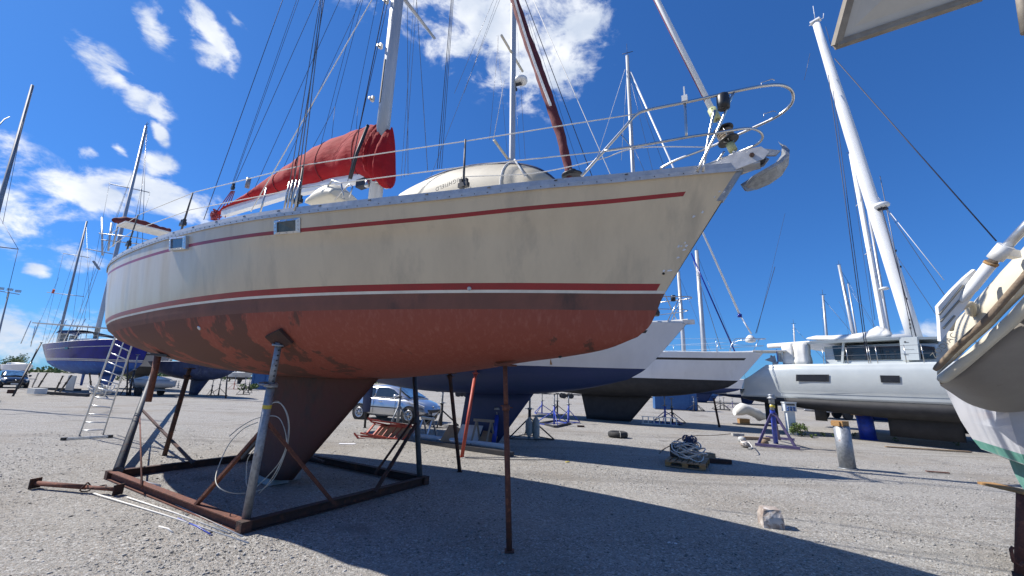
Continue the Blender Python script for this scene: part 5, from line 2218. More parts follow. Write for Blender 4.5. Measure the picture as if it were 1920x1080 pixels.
    for x0 in (-1.27, 1.27):
        for s_ in (-1, 1):
            mb = MB()
            mb.tube([(x0, s_ * .58, .315), (x0, s_ * .853, .315)], .375, 24)
            P_(mb, 'wheel_arch', 'black_plastic')
            mb = MB()
            mb.lathe((x0, s_ * .68, .31), [(.2, 0), (.29, .0), (.315, .03), (.315, .15), (.29, .18), (.21, .18)], 24, (0, s_, 0))
            wh = P_(mb, 'wheel', 'tyre_rubber')
            mb = MB()
            mb.lathe((x0, s_ * .84, .31), [(.21, 0), (.215, .03), (.19, .035), (.17, .02), (.05, .022), (.045, .035), (.01, .035)], 24, (0, s_, 0))
            mb.build('rim', 'rim_metal', wh, world_pts=False)
            mb = MB()
            for k in range(7):
                t = 2 * pi * k / 7
                mb.box((x0 + .115 * cos(t), s_ * .864, .31 + .115 * sin(t)), (.075, .004, .045), Matrix.Rotation(-t, 3, 'Y'))
            mb.build('rim_openings', 'black_plastic', wh, world_pts=False)['kind'] = 'stuff'
    return c


cf, crr = G(757, 793), G(680, 787)
dirc = (cf - crr).normalized()
nrm_c = Vector((-dirc.y, dirc.x, 0))
cc_ = (cf + crr) / 2 + nrm_c * .82
cc_.z = 0
make_car('silver hatchback parked behind the keel of the cream yacht', cc_, atan2(dirc.y, dirc.x), 'car_silver')
c0 = G(10, 727)
c0.z = 0
make_car('dark hatchback at the far left edge of the yard', c0 + Vector((-.6, .8, 0)), radians(-33), 'car_black')


# ================================================================== THE CATAMARAN
FC = Frame((10.8, 20, 0), -55)
cat = thing('catamaran', 'big white sailing catamaran with dark windows and black bottom at the right', 'catamaran', FC.K, FC.rz)


def PC(mb, nm, m_, par=cat):
    return mb.build(nm, m_, par, world_pts=False)


for yc, near in ((1.0, 1), (6.6, 0)):
    mb = MB()
    # stations along x: x at deck, x at waterline share via rake; rings outboard->inboard
    rings = []
    stn = [(-.15, .55, .02), (.15, .85, .3), (1.2, 1.2, .7), (3, 1.5, .95), (5, 1.7, 1.05), (7.5, 1.75, 1.05), (9.5, 1.6, .9), (11, 1.1, .6), (12.0, .3, .25)]
    L0c = -.15
    mb2 = MB()
    for i, (x, w2, dp) in enumerate(stn):
        w = min(1.0, .62 + .13 * i) if x < 7 else {7.5: 1.0, 9.5: .8, 11: .45, 12.0: .05}[x]
        wl_, zd = 1.49, 2.93
        zt = zd if x > .5 else (1.62 + (zd - 1.62) * max(0, (x + .15) / .65) ** .9)
        xo = lambda z: x
        rings.append([(x, yc - w * .86, wl_), (x, yc - w * .93, wl_ + .10), (x, yc - w * .90, wl_ + .22), (x, yc - w, wl_ + .34), (x, yc - w, min(zt, 2.62)), (x, yc - w * .985, min(zt, 2.74)), (x, yc - w * .93, min(zt, 2.83)),
                      (x, yc - w * .93, zt - .02), (x, yc - w * .86, zt), (x, yc, zt + .0), (x, yc + w * .9, zt), (x, yc + w * .9, wl_)])
    # first rings: reverse transom steps
    mb.loft(rings, smooth=True)
    PC(mb, 'hull', 'cat_gel')
    rb = []
    for i, (x, w2, dp) in enumerate(stn):
        w = (min(1.0, .62 + .13 * i) if x < 7 else {7.5: 1.0, 9.5: .8, 11: .45, 12.0: .05}[x]) * .87
        d_ = {0: .10, 1: .18, 2: .32, 3: .48, 4: .60, 5: .60, 6: .5, 7: .35, 8: .15}[i]
        rb.append([(x, yc - w, 1.49), (x, yc - w * .97, 1.49 - d_ * .5), (x, yc - w * .6, 1.49 - d_ * .9), (x, yc, 1.49 - d_), (x, yc + w * .6, 1.49 - d_ * .9), (x, yc + w, 1.49)])
    mb = MB()
    mb.loft(rb)
    PC(mb, 'hull_bottom', 'black_antifoul')
    for xr, ch, zb, nm in ((.95, .55, .33, 'rudder'), (6.2, 2.0, .25, 'keel')):
        mb = MB()
        mb.loft([[(xr + ch * (.4 - a), yc - .07 * b, z) for a, b in prof] + [(xr + ch * (.4 - a), yc + .07 * b, z) for a, b in prof[::-1][:-1]] for z in (1.35, .8, zb)])
        PC(mb, nm, 'black_antifoul')
# hull windows (near side)
for c4 in (((1496, 703), (1551, 703), (1551, 715), (1496, 714)), ((1652, 704.5), (1685, 705), (1686, 717), (1654, 716.5))):
    q = [FC.at(x, y, -.015) for x, y in c4]
    mb = MB()
    q2 = [p + Vector((0, -.02, 0)) for p in q]
    cen = sum(q, Vector()) / 4
    q3 = [cen + (p - cen) * 1.12 for p in q2]
    mb.add([*q3, *[p + Vector((0, .012, 0)) for p in q3]], [(0, 1, 2, 3), (4, 7, 6, 5), (0, 4, 5, 1), (1, 5, 6, 2), (2, 6, 7, 3), (3, 7, 4, 0)])
    w_ = PC(mb, 'hull_window', 'black_plastic')
    mb = MB()
    mb.add([p + Vector((0, -.006, 0)) for p in q2], [(0, 1, 2, 3)])
    mb.build('pane', 'dark_window', w_, world_pts=False)
# bridge deck
mb = MB()
mb.box((5.6, 3.8, 2.70), (9.2, 4.2, .42))
PC(mb, 'bridge_deck', 'cat_gel')
# superstructure
ys = 1.35
mb = MB()
P1 = lambda px, py, y=ys: FC.at(px, py, y)
zr = P1(1650, 645).z
x0, x1, x2 = P1(1545, 660).x, P1(1692, 650).x, P1(1790, 660).x
mb.loft([[(x, y0, 2.9), (x, y0 + .10, z), (x, 3.8, z + .06), (x, 7.6 - y0 - .1, z), (x, 7.6 - y0, 2.9)] for x, y0, z in ((x0, ys, zr), (x1, ys, zr), (x1 + .9, ys + .1, zr - .06), (x2 + .5, ys + .9, 3.0))], smooth=False)
house_ = PC(mb, 'deckhouse', 'cat_gel')
for c4 in (((1560, 648.5), (1688, 648.5), (1689, 673.5), (1566, 675.5)), ((1722, 648), (1752, 650), (1760, 673), (1725, 673))):
    mb = MB()
    q = [P1(x, y, ys - .02) for x, y in c4]
    mb.add(q, [(0, 1, 2, 3)])
    mb.build('deckhouse_window', 'dark_window', house_, world_pts=False)
mb = MB()
q = [P1(x, y, ys - .35) for x, y in ((1686, 633), (1719, 631), (1724, 675), (1690, 675))]
mb.prism(q, (0, .25, 0))
lk = PC(mb, 'white_locker', 'cat_gel')
for py in (642, 665):
    q = P1(1699, py, ys - .36)
    mb = MB()
    mb.box(q, (.14, .004, .012))
    mb.box(q + Vector((-.03, 0, .03)), (.05, .004, .03))
    mb.build('panel_print', 'print_black', lk, world_pts=False)
mb = MB()
mb.tube([P1(1692, 655, ys - .36), P1(1714, 655, ys - .36)], .004, 4)
mb.build('panel_seam', 'print_grey', lk, world_pts=False)
# hardtop and aft cockpit roof
mb = MB()
zt_ = P1(1600, 640).z
xa, xb = P1(1478, 645, 1.2).x, P1(1755, 640, 1.2).x
mb.loft([[(x, 1.0 + k, zt_ - .06), (x, .95 + k, zt_ + .03), (x, 3.8, zt_ + .16), (x, 6.65 - k, zt_ + .03), (x, 6.6 - k, zt_ - .06)] for x, k in ((xa, .3), (xa + .4, 0), (xb - 1, 0), (xb, .5))], smooth=False)
PC(mb, 'hardtop', 'cat_gel')
for xx in (xa + .5, xa + 1.9):
    mb = MB()
    mb.beam((xx, 1.3, 2.9), (xx + .2, 1.2, zt_), .08, .08)
    PC(mb, 'roof_post', 'cat_gel')
# covered helm seats
for px0, px1, m_ in ((1469, 1490, 'white_canvas'), (1491, 1513, 'white_canvas')):
    a, b = FC.at(px0, 676, .7), FC.at(px1, 676, .7)
    t_ = FC.at(px0 + 4, 643, .7)
    mb = MB()
    w_ = b.x - a.x
    mb.loft([[(a.x + w_ * (.5 + .5 * k * cx_), .95 + .35 * k * cy_, z) for cx_, cy_ in ((-1, -1), (-.2, -1.15), (.5, -.9), (1, -1), (1, 1), (-1, 1))]
             for z, k in ((2.93, .95), (3.1, 1.03), (3.4, .9), (t_.z - .1, .98), (t_.z, .8))])
    PC(mb, 'seat_cover', m_)
mb = MB()
mb.box(FC.at(1463, 668, .8), (.12, .2, .5))
PC(mb, 'life_raft_box', 'cat_gel')
# boom and sail bag, mast
mb = MB()
a, b = FC.at(1440, 649, 3.3), FC.at(1712, 632, 3.3)
mb.tube([a, b], [.12, .17], 10)
PC(mb, 'boom', 'mast_white')
mb = MB()
pts = [(1514, 633, 636), (1530, 630, 637), (1560, 629, 638), (1600, 627, 637), (1625, 622, 636), (1645, 612, 634), (1662, 616, 633), (1672, 624, 632)]
rings = []
for i, (px, pt_, pb_) in enumerate(pts):
    p, q = FC.at(px, pt_, 3.3), FC.at(px, pb_, 3.3)
    w_ = .2
    rings.append([(q.x, 3.3 - w_, q.z), (p.x, 3.3 - w_ * .5, (p.z + q.z) / 2), (p.x, 3.3, p.z + .02 * (i % 2)), (p.x, 3.3 + w_ * .5, (p.z + q.z) / 2), (q.x, 3.3 + w_, q.z)])
mb.loft(rings)
PC(mb, 'sail_bag', 'white_canvas')
mb = MB()
a, b = FC.at(1717, 640, 3.3), FC.at(1529, 40, 3.3)
dm = (b - a)
nst = 12
mb.loft([[tuple(a + dm * u + Vector((.26 * cos(t) * k, .15 * sin(t) * k, 0))) for t in [2 * pi * j / 16 for j in range(16)]] for u, k in [(i / nst, 1.0 - .38 * max(0, i / nst - .6) / .4) for i in range(nst + 1)]])
cm = PC(mb, 'mast', 'mast_white')
mb = MB()
mb.tube([b, b + Vector((.0, 0, 1.0))], .015, 5)
mb.tube([b + Vector((-.3, 0, -.05)), b + Vector((.3, .2, .1)), b + Vector((.35, .2, .35))], .02, 5)
mb.box(b, (.45, .3, .08))
mb.build('masthead_fittings', 'mast_white', cm, world_pts=False)
q = FC.at(1653, 385, 3.1)
mb = MB()
mb.lathe(q, [(.14, -.1), (.27, -.07), (.29, 0), (.27, .07), (.2, .1), (.02, .1)], 18)
mb.build('radar_dome', 'white_rib', cm, world_pts=False)
mb = MB()
mb.box(q + Vector((0, .1, -.16)), (.35, .2, .06))
mb.build('radar_bracket', 'dark_steel', cm, world_pts=False)
for px, py in ((1700, 560), (1705, 600), (1706, 608), (1707, 615), (1689, 500), (1680, 470)):
    q = FC.at(px, py, 3.1)
    mb = MB()
    mb.box(q, (.05, .03, .09))
    mb.build('mast_slot', 'print_black', cm, world_pts=False)
for lo, hi, s0, s1, r_, m_, nm in (((1868, 452), (1565, 110), 1, 3.2, .022, 'wire_dark', 'forestay'), ((1770, 525), (1662, 390), 1.5, 3.2, .012, 'white_rope', 'forestay'),
                                   ((1720, 640), (1650, 380), 3.0, 3.0, .02, 'wire_dark', 'halyard'), ((1625, 675), (1553, 140), .3, 3.0, .016, 'wire_dark', 'shroud'),
                                   ((1628, 670), (1562, 170), .3, 3.0, .014, 'wire_dark', 'shroud'), ((1712, 640), (1650, 330), 3.0, 3.0, .014, 'wire', 'shroud'),
                                   ((1519, 100), (1508, 150), 3, 3, .01, 'wire', 'halyard'), ((1560, 90), (1548, 50), 3, 3, .012, 'wire_dark', 'halyard')):
    mb = MB()
    mb.tube([FC.at(*lo, s0), FC.at(*hi, s1)], r_, 5)
    PC(mb, nm, m_)
prevs = None
tops2 = []
for px in (1545, 1590, 1629, 1633, 1646, 1700, 1733):
    p = FC.at(px, 680, .08)
    mb = MB()
    mb.tube([(p.x, .08, 2.9), (p.x, .08, 3.55)], .014, 6)
    PC(mb, 'stanchion', 'stainless')
    tops2.append(Vector((p.x, .08, 3.53)))
for h_ in (0, .3):
    mb = MB()
    mb.tube([p - Vector((0, 0, h_)) for p in tops2] + [Vector((11, .2, 3.53 - h_))], .007, 5)
    PC(mb, 'lifeline', 'wire')
for p1, p2 in (((1456, 655), (1459, 682)),):
    mb = MB()
    mb.tube([FC.at(*p1, .3), FC.at(*p2, .3)], .02, 6)
    PC(mb, 'flag_staff', 'navy_gel')

# ---------------------------------------------------------------- masts of boats beyond the catamaran
def far_yacht(px, base_py, top, r_, label, m_='mast_alloy', d=34, lean=None, extra=(), hullm=('white_gel', 'navy_antifoul', 'black_stripe', 'deck_white')):
    """a yacht hidden behind others whose mast shows: px, py of the mast foot, top pixel"""
    b0 = PD(px, base_py, d)
    f = Frame((b0.x - .8, b0.y, 0), -30)
    y_, h_ = gen_yacht(f, label, -5.6, 6.0, 3.6, 2.1, 1.05, 1.05, 1.25, .8, list(hullm), ((-.9, 1.5), (-.8, .6), .05), (-4.2, .5, .5), pulpit=False,
                       house=(-2.5, 2.2, 1.0, .4))
    a, b = f.at(px, base_py), f.at(*top)
    mb = MB()
    e = (b - a).normalized()
    mb.tube([a - e * ((a.z - 3.1) / e.z), a, b], [r_, r_, r_ * .75], 10)
    mo = P3(y_, mb, 'mast', m_)
    mb = MB()
    mb.tube([b, b + Vector((0, 0, .7))], .018, 5)
    mb.tube([b + Vector((-.3, 0, .12)), b + Vector((.3, 0, .1))], .02, 5)
    mb.build('wind_vane', 'dark_steel', mo, world_pts=False)
    for u in (.45, .72):
        c = a + (b - a) * u
        mb = MB()
        mb.tube([c + Vector((-.1, -.9, .05)), c, c + Vector((-.1, .9, .05))], .035, 6)
        mb.build('spreader', m_, mo, world_pts=False)
    for s_ in (-1, 1):
        mb = MB()
        mb.tube([Vector((a.x - .3, s_ * 1.6, 3.1)), a + (b - a) * .72 + Vector((-.1, s_ * .9, .05)), b], .013, 5)
        P3(y_, mb, 'shroud', 'wire')
    mb = MB()
    mb.tube([Vector((5.8, 0, 3.35)), b - e * .4], .02, 5)
    P3(y_, mb, 'forestay', 'wire')
    for lo, hi in extra:
        mb = MB()
        mb.tube([f.at(*lo), f.at(*hi)], .014, 5)
        P3(y_, mb, 'halyard', 'wire_dark')
    return y_, f, mo


ya, fa_, ma = far_yacht(1662, 640, (1596, 288), .21, 'yacht hidden behind the catamaran whose tall white mast carries a radar dome', 'mast_white', 30,
                        extra=(((1640, 600), (1604, 300)), ((1655, 560), (1600, 300))))
q = fa_.at(1658, 541, -.2)
mb = MB()
mb.lathe(q, [(.15, -.1), (.28, -.06), (.28, .04), (.2, .09), (.02, .1)], 14)
mb.build('radar_dome', 'white_rib', ma, world_pts=False)
far_yacht(1668, 630, (1628, 395), .13, 'yacht hidden behind the catamaran with a slim grey mast next to the tall white one', 'mast_alloy', 38)
far_yacht(1601, 630, (1573, 497), .25, 'yacht behind the catamaran with a short light mast above the sail bag', 'mast_alloy', 60, extra=(((1604, 625), (1573, 565)),))
far_yacht(1607, 630, (1590, 532), .12, 'yacht behind the catamaran with the shorter of two close masts above the sail bag', 'mast_alloy', 66)
far_yacht(1550, 632, (1543, 554), .15, 'yacht far behind the catamaran with a lone short mast left of the sail bag', 'mast_alloy', 48)
far_yacht(1490, 640, (1488, 608), .10, 'distant yacht with the smallest mast, above the covered helm seats of the catamaran', 'mast_white', 60)
far_yacht(1320, 655, (1306, 470), .36, 'yacht behind the black bottomed yacht with a pale mast left of a blue stay', 'mast_alloy', 62)
far_yacht(1282, 655, (1272, 510), .33, 'yacht behind the navy bottomed yacht whose mast rises beside its pulpit', 'mast_alloy', 66)

# ================================================================== RIGHT FOREGROUND: WHITE AND GREEN BOAT, HANGING DINGHY
FR = Frame(G(1840, 940) * 0 + Vector((5.29, 4.38, 0)), -37)
YR, HR = gen_yacht(FR, 'white boat with green waterline at the right edge below the hanging dinghy', -.4, 11.0, 3.4, 1.14, .80, .9, 1.6, .68,
                   ['white_gel', 'green_antifoul', 'green_paint', 'deck_white'], ((4.2, 6.5), (4.4, 5.7), -.6), None, bands=((.005, .10),), pulpit=False, name='motor_sailer', sdc=.62)
YR['category'] = 'boat'

dg_ = thing('inflatable_tender', 'beige inflatable tender hanging at the right edge with brown rubbing strakes and grey hull', 'inflatable dinghy', PD(1850, 650, 3.1))
# control columns: (upper tube edge, strake 1 top, strake 1 bottom, groove, strake 2, hull edge, hull bulge, hull bottom), each a pixel; depth per column
cols = [
    (3.22, [(1755, 664), (1752, 694), (1752, 694), (1757, 704), (1762, 714), (1763, 719), (1763, 721), (1763, 723)]),
    (3.16, [(1762, 636), (1770, 676), (1770, 676), (1773, 690), (1778, 703), (1780, 709), (1780, 722), (1781, 735)]),
    (3.05, [(1782, 608), (1787, 658), (1787, 658), (1792, 674), (1800, 686), (1803, 693), (1806, 725), (1812, 755)]),
    (2.92, [(1812, 580), (1815, 631), (1815, 631), (1822, 646), (1830, 660), (1834, 667), (1840, 720), (1845, 767)]),
    (2.80, [(1838, 552), (1849, 600), (1849, 600), (1856, 617), (1862, 632), (1866, 640), (1874, 705), (1880, 773)]),
    (2.68, [(1874, 512), (1885, 560), (1885, 560), (1892, 580), (1898, 600), (1903, 608), (1912, 690), (1920, 771)]),
    (2.56, [(1920, 462), (1920, 520), (1920, 520), (1927, 545), (1930, 566), (1936, 575), (1948, 670), (1962, 762)]),
    (2.40, [(1970, 400), (1975, 455), (1975, 455), (1982, 482), (1988, 505), (1995, 515), (2010, 640), (2030, 748)]),
    (2.25, [(2050, 310), (2050, 370), (2050, 370), (2060, 400), (2068, 425), (2075, 436), (2095, 610), (2115, 730)]),
]
offs = [.12, .0, .0, .08, .02, .08, .30, .75]
rows_ = []
for dpt, pts in cols:
    rows_.append([PD(x, y, dpt + o_) for (x, y), o_ in zip(pts, offs)])
ncol = len(rows_)


def colcurve(j, n=6):
    return smoothline([r[j] for r in rows_], n)


cv = [colcurve(j) for j in range(8)]
NC = len(cv[0])
back = Vector((.45, .65, .10))


def strip(j0, j1, name, m_, mid=None, sub=5, bulge=0.):
    mb = MB()
    rings = []
    for i in range(NC):
        a, b = cv[j0][i], cv[j1][i]
        out = (CAMP - (a + b) / 2).normalized()
        rings.append([a + (b - a) * (k / sub) + out * bulge * sin(pi * k / sub) for k in range(sub + 1)])
    mb.loft(rings, closed_ring=False)
    return wpart(mb, name, m_, dg_)


# tube: closed round section between upper edge and strake
mb = MB()
rings = []
for i in range(NC):
    a, b = cv[0][i], cv[3][i]
    out = (CAMP - (a + b) / 2).normalized()
    c = (a + b) / 2 - out * .02
    h = (a - b) / 2
    hh = h.length
    w_ = min(hh, .17)
    k_end = min(1, .35 + i / 8)
    rings.append([c + h * cos(t) * 1.0 + out * sin(t) * w_ * .75 * k_end - (out * w_ * .3 if sin(t) < 0 else Vector()) for t in [2 * pi * j / 20 for j in range(20)]])
mb.loft(rings)
wpart(mb, 'tube', 'cream_hypalon', dg_)


def ribbon(j, r_, m_, name, push):
    mb = MB()
    pts = []
    for i in range(NC):
        p = cv[j][i]
        out = (CAMP - p).normalized()
        pts.append(p + out * push)
    mb.tube(pts, [min(r_, r_ * (.6 + i / 6)) for i in range(NC)], 10)
    return wpart(mb, name, m_, dg_)


ribbon(2, .021, 'rub_brown', 'rubbing_strake', .065)
ribbon(4, .036, 'cream_hypalon', 'lower_moulding', .0)
ribbon(5, .012, 'rub_brown', 'rubbing_strake', .035)
mb = MB()
rings = []
for i in range(NC):
    a, m1_, b = cv[5][i], cv[6][i], cv[7][i]
    out = (CAMP - m1_).normalized()
    far_ = b + (b - CAMP).normalized() * .7
    top_ = a + (a - CAMP).normalized() * .5
    rings.append([a + out * .0, a + (m1_ - a) * .5 + out * .03, m1_ + out * .02, m1_ + (b - m1_) * .5 + out * .02, b, b + (far_ - b) * .5, far_, top_])
mb.loft(rings)
wpart(mb, 'rigid_hull', 'rib_hull', dg_)
# grab handle moulding
hp = [PD(1782, 618, 2.93), PD(1786, 600, 2.88), PD(1797, 583, 2.84), PD(1812, 572, 2.82), PD(1822, 571, 2.84), PD(1824, 590, 2.93)]
mb = MB()
mb.tube(smoothline(hp, 5), .019, 10)
mb.box(PD(1822, 580, 2.92), (.06, .04, .07))
wpart(mb, 'grab_handle', 'cream_hypalon', dg_)
o_ = PD(1770, 648, 2.94)
ex = PD(1784, 634, 2.91) - PD(1758, 661, 2.97)
ey = PD(1765, 643, 2.94) - PD(1773, 651, 2.93)
lt = lettering('ZODIAC', .05, 'print_grey', None, o_, ex, ey, 1.15)
lt.parent = dg_
lt.matrix_parent_inverse = dg_.matrix_world.inverted()
# paddle: white slotted blade and aluminium shaft
pad = thing('paddle', 'white slotted paddle with grey aluminium shaft lashed on the beige tender', 'paddle', PD(1800, 560, 2.9))
bl = [(1762, 600), (1759, 575), (1785, 545), (1810, 520), (1828, 505), (1838, 522), (1828, 550), (1800, 590), (1778, 622), (1764, 640)]
mb = MB()
dd = 2.78
mb.prism([PD(x, y, dd) for x, y in bl], (CR @ Vector((0, 0, -1))) * .022)
wpart(mb, 'blade', 'white_rib', pad)
mb = MB()
for a, b in (((1761, 590), (1806, 535)), ((1764, 603), (1800, 562)), ((1769, 616), (1790, 592))):
    mb.beam(PD(*a, dd - .003), PD(*b, dd - .003), .009, .009)
wpart(mb, 'blade_slots', 'print_grey', pad)
mb = MB()
s0, s1, s2 = PD(1822, 540, 2.76), PD(1858, 494, 2.66), PD(1870, 480, 2.62)
mb.tube([PD(1800, 566, 2.78), s0, s1], [.014, .034, .036], 14)
wpart(mb, 'blade_socket', 'white_rib', pad)
mb = MB()
mb.tube([s1, PD(1935, 412, 2.45), PD(2050, 290, 2.2)], .028, 14)
wpart(mb, 'shaft', 'alloy', pad)
mb = MB()
e = (s2 - s1).normalized()
mb.tube([s1 - e * .008, s1 + e * .008], .039, 14)
wpart(mb, 'rusty_ring', 'wood_orange', pad)
mb = MB()
c = PD(1876, 473, 2.60)
mb.tube([c - e * .05, c + e * .05], .044, 14)
mb.beam(c, PD(1905, 478, 2.62), .05, .05)
wpart(mb, 'shaft_clip', 'white_rib', dg_)

# awning overhead
aw_ = thing('awning_panel', 'grey canvas awning panel with a brown frame in the upper right corner', 'awning', PD(1700, -40, 1.9))
c0_, c1_, c2_, c3_ = PD(1566, 86, 1.9), PD(1842, -6, 1.75), PD(2100, -420, 1.2), PD(1660, -260, 1.5)
mb = MB()
nrm = (c1_ - c0_).cross(c3_ - c0_).normalized()
if nrm.z < 0:
    nrm = -nrm
mb.prism([c0_, c1_, c2_, c3_], nrm * .02)
wpart(mb, 'panel', 'solar_under', aw_)
for a, b in ((c0_, c1_), (c1_, c2_), (c2_, c3_), (c3_, c0_)):
    mb = MB()
    mb.beam(a - nrm * .004, b - nrm * .004, .035, .028)
    mb.beam(a + ((c0_ + c1_ + c2_ + c3_) / 4 - a) * .06 - nrm * .006, b + ((c0_ + c1_ + c2_ + c3_) / 4 - b) * .06 - nrm * .006, .008, .008)
    wpart(mb, 'edge_frame', 'frame_brown', aw_)
mb = MB()
mb.tube([PD(1908, -60, 1.9), PD(1926, 60, 1.9)], .025, 10)
wpart(mb, 'support_pole', 'frame_brown', aw_)

# prop under the right boat
pr_ = thing('boat_prop', 'rusty perforated prop at the right edge holding up the white and green boat', 'boat prop', G(1930, 1130))
pb = PD(1921, 930, 3.55)
pb0 = Vector((pb.x - .16, pb.y, 0))
mb = MB()
mb.tube([pb0, pb0 + Vector((0, 0, .42))], .05, 14)
wpart(mb, 'outer_tube', 'rust_dark_and_shaded', pr_)
mb = MB()
mb.tube([pb0 + Vector((0, 0, .4)), pb + Vector((0, 0, .02))], .042, 14)
wpart(mb, 'inner_tube', 'rust', pr_)
mb = MB()
c = PD(1916, 1038, 3.5)
mb.tube([c + Vector((-.08, -.02, .05)), c + Vector((-.10, -.02, .03)), c + Vector((-.10, -.02, -.05)), c + Vector((-.06, -.02, -.08)), c + Vector((0, -.0, -.06))], .011, 8)
wpart(mb, 'pin_handle', 'rust', pr_)
mb = MB()
for k in range(6):
    mb.lathe(pb + Vector((-.030, -.033, -.10 - .07 * k)), [(.009, 0), (.009, .002)], 8, (-.6, -.8, 0))
wpart(mb, 'pin_holes', 'print_black', pr_, 'stuff')
mb = MB()
mb.beam(PD(1848, 906, 3.9), PD(1935, 926, 3.5), .12, .02)
pk = mb.build('hull_plank', 'wood_orange', origin=PD(1890, 916, 3.7))
tag(pk, 'orange brown plank wedged between the rusty prop and the white and green boat', 'plank')


# ================================================================== YARD EQUIPMENT
def jack_stand(loc, h, label, color='blue_paint', base=.55, r=.045, yaw=0., group=None, screw='galvanised', ring=True, name='jack_stand'):
    t = thing(name, label, 'jack stand', loc, yaw, group)
    hp_ = h * .62

    def P_(mb, nm, m_):
        return mb.build(nm, m_, t, world_pts=False)
    mb = MB()
    mb.tube([(0, 0, .03), (0, 0, hp_)], r, 12)
    P_(mb, 'post', color)
    mb = MB()
    mb.tube([(0, 0, hp_ - .05), (0, 0, h - .03)], r * .62, 10)
    P_(mb, 'screw', screw)
    mb = MB()
    mb.tube([(0, 0, hp_ - .01), (0, 0, hp_ + .05)], r * 1.5, 12)
    mb.tube([(-.16, 0, hp_ + .02), (.16, 0, hp_ + .02)], .012, 6)
    P_(mb, 'screw_nut', screw)
    mb = MB()
    mb.box((0, 0, h - .015), (.22, .14, .03))
    P_(mb, 'head_plate', 'wood_grey')
    ft = []
    for k in range(3):
        a = 2 * pi * k / 3
        f = Vector((base * cos(a), base * sin(a), .03))
        ft.append(f)
        mb = MB()
        mb.tube([(0, 0, hp_ * .72), f], r * .45, 8)
        P_(mb, 'leg', color)
    for k in range(3):
        mb = MB()
        mb.beam(ft[k], ft[(k + 1) % 3], .03, .03)
        P_(mb, 'base_bar', color)
    return t


# big blue three legged stand right of the pallet
s0 = G(1455, 838)
bs_ = thing('trestle_stand', 'tall bright blue tripod stand with a galvanised screw head in front of the catamaran', 'jack stand', s0)
pL, pR, pB1, pB2 = G(1416, 836), G(1501, 844), G(1436, 822), G(1490, 827)
topc = PD(1447, 757, s0.y)
hd = PD(1446, 742, s0.y)
ce = G(1455, 832)
mb = MB()
mb.tube([ce + Vector((0, 0, .02)), PD(1448, 768, s0.y)], .075, 14)
wpart(mb, 'post', 'blue_paint', bs_)
for k, (p, q, m_) in enumerate(((PD(1446, 776, s0.y), G(1422, 833, .05), 'purple_paint'), (PD(1452, 774, s0.y), G(1492, 839, .05), 'purple_paint'), (PD(1450, 776, s0.y), G(1462, 824, .05), 'purple_paint'))):
    mb = MB()
    mb.beam(p, q, .07, .07)
    wpart(mb, 'leg', m_, bs_)
mb = MB()
mb.beam(pL + Vector((0, 0, .05)), pR + Vector((0, 0, .05)), .10, .08)
wpart(mb, 'base_bar', 'purple_paint', bs_)
mb = MB()
mb.beam(pB1 + Vector((0, 0, .05)), pB2 + Vector((0, 0, .05)), .08, .08)
wpart(mb, 'base_bar', 'purple_paint', bs_)
mb = MB()
mb.tube([PD(1448, 769, s0.y), topc], .065, 12)
mb.tube([topc, hd], .085, 12)
mb.lathe(hd, [(.13, -.1), (.13, -.06), (.08, -.05), (.10, .0), (.10, .04), (.03, .05)], 12)
wpart(mb, 'screw_head', 'galvanised', bs_)
mb = MB()
mb.tube([PD(1448, 764, s0.y), PD(1448, 759, s0.y)], .078, 12)
wpart(mb, 'yellow_band', 'yellow_tape', bs_)

# pillars
def pillar(pb, top, r, m_, label, wood):
    t = thing('support_pillar', label, 'pillar', pb)
    mb = MB()
    mb.tube([pb, top], r, 26)
    mb.tube([pb, pb + Vector((0, 0, .02))], r * 1.5, 4)
    wpart(mb, 'column', m_, t)
    mb = MB()
    for (dx, dy, dz, sx, sy, sz, rz_) in wood:
        mb.box(top + Vector((dx, dy, dz)), (sx, sy, sz), rz_)
    wpart(mb, 'wood_block', 'wood_orange', t)
    return t


g1 = G(1590, 879)
t1 = PD(1585, 799, g1.y)
t1 = Vector((g1.x - .02, g1.y, t1.z))
pillar(g1, t1, .165, 'galvanised', 'free standing grey steel pillar with a wooden block on top', ((-.02, 0, .06, .22, .26, .12, .3), (-.14, -.02, .05, .06, .2, .10, .3)))
g2 = G(1629, 824)
t2 = PD(1625, 779, g2.y)
t2 = Vector((g2.x - .05, g2.y, t2.z))
pillar(g2, t2, .27, 'blue_paint', 'blue steel pillar with wooden boards on top under the catamaran', ((0, 0, .04, .8, .4, .08, .1), (.1, 0, .12, .55, .35, .07, -.1), (.1, 0, .19, .3, .3, .06, .2)))
for px, lab in ((1706, 'blue steel pillar far back under the middle of the catamaran'), (1778, 'blue steel pillar under the catamaran nearest the right yacht')):
    g3 = G(px, 826) if px == 1778 else G(px, 818)
    pillar(g3, Vector((g3.x, g3.y, .92)), .25, 'blue_paint', lab, ((0, 0, .04, .6, .4, .08, .1),))

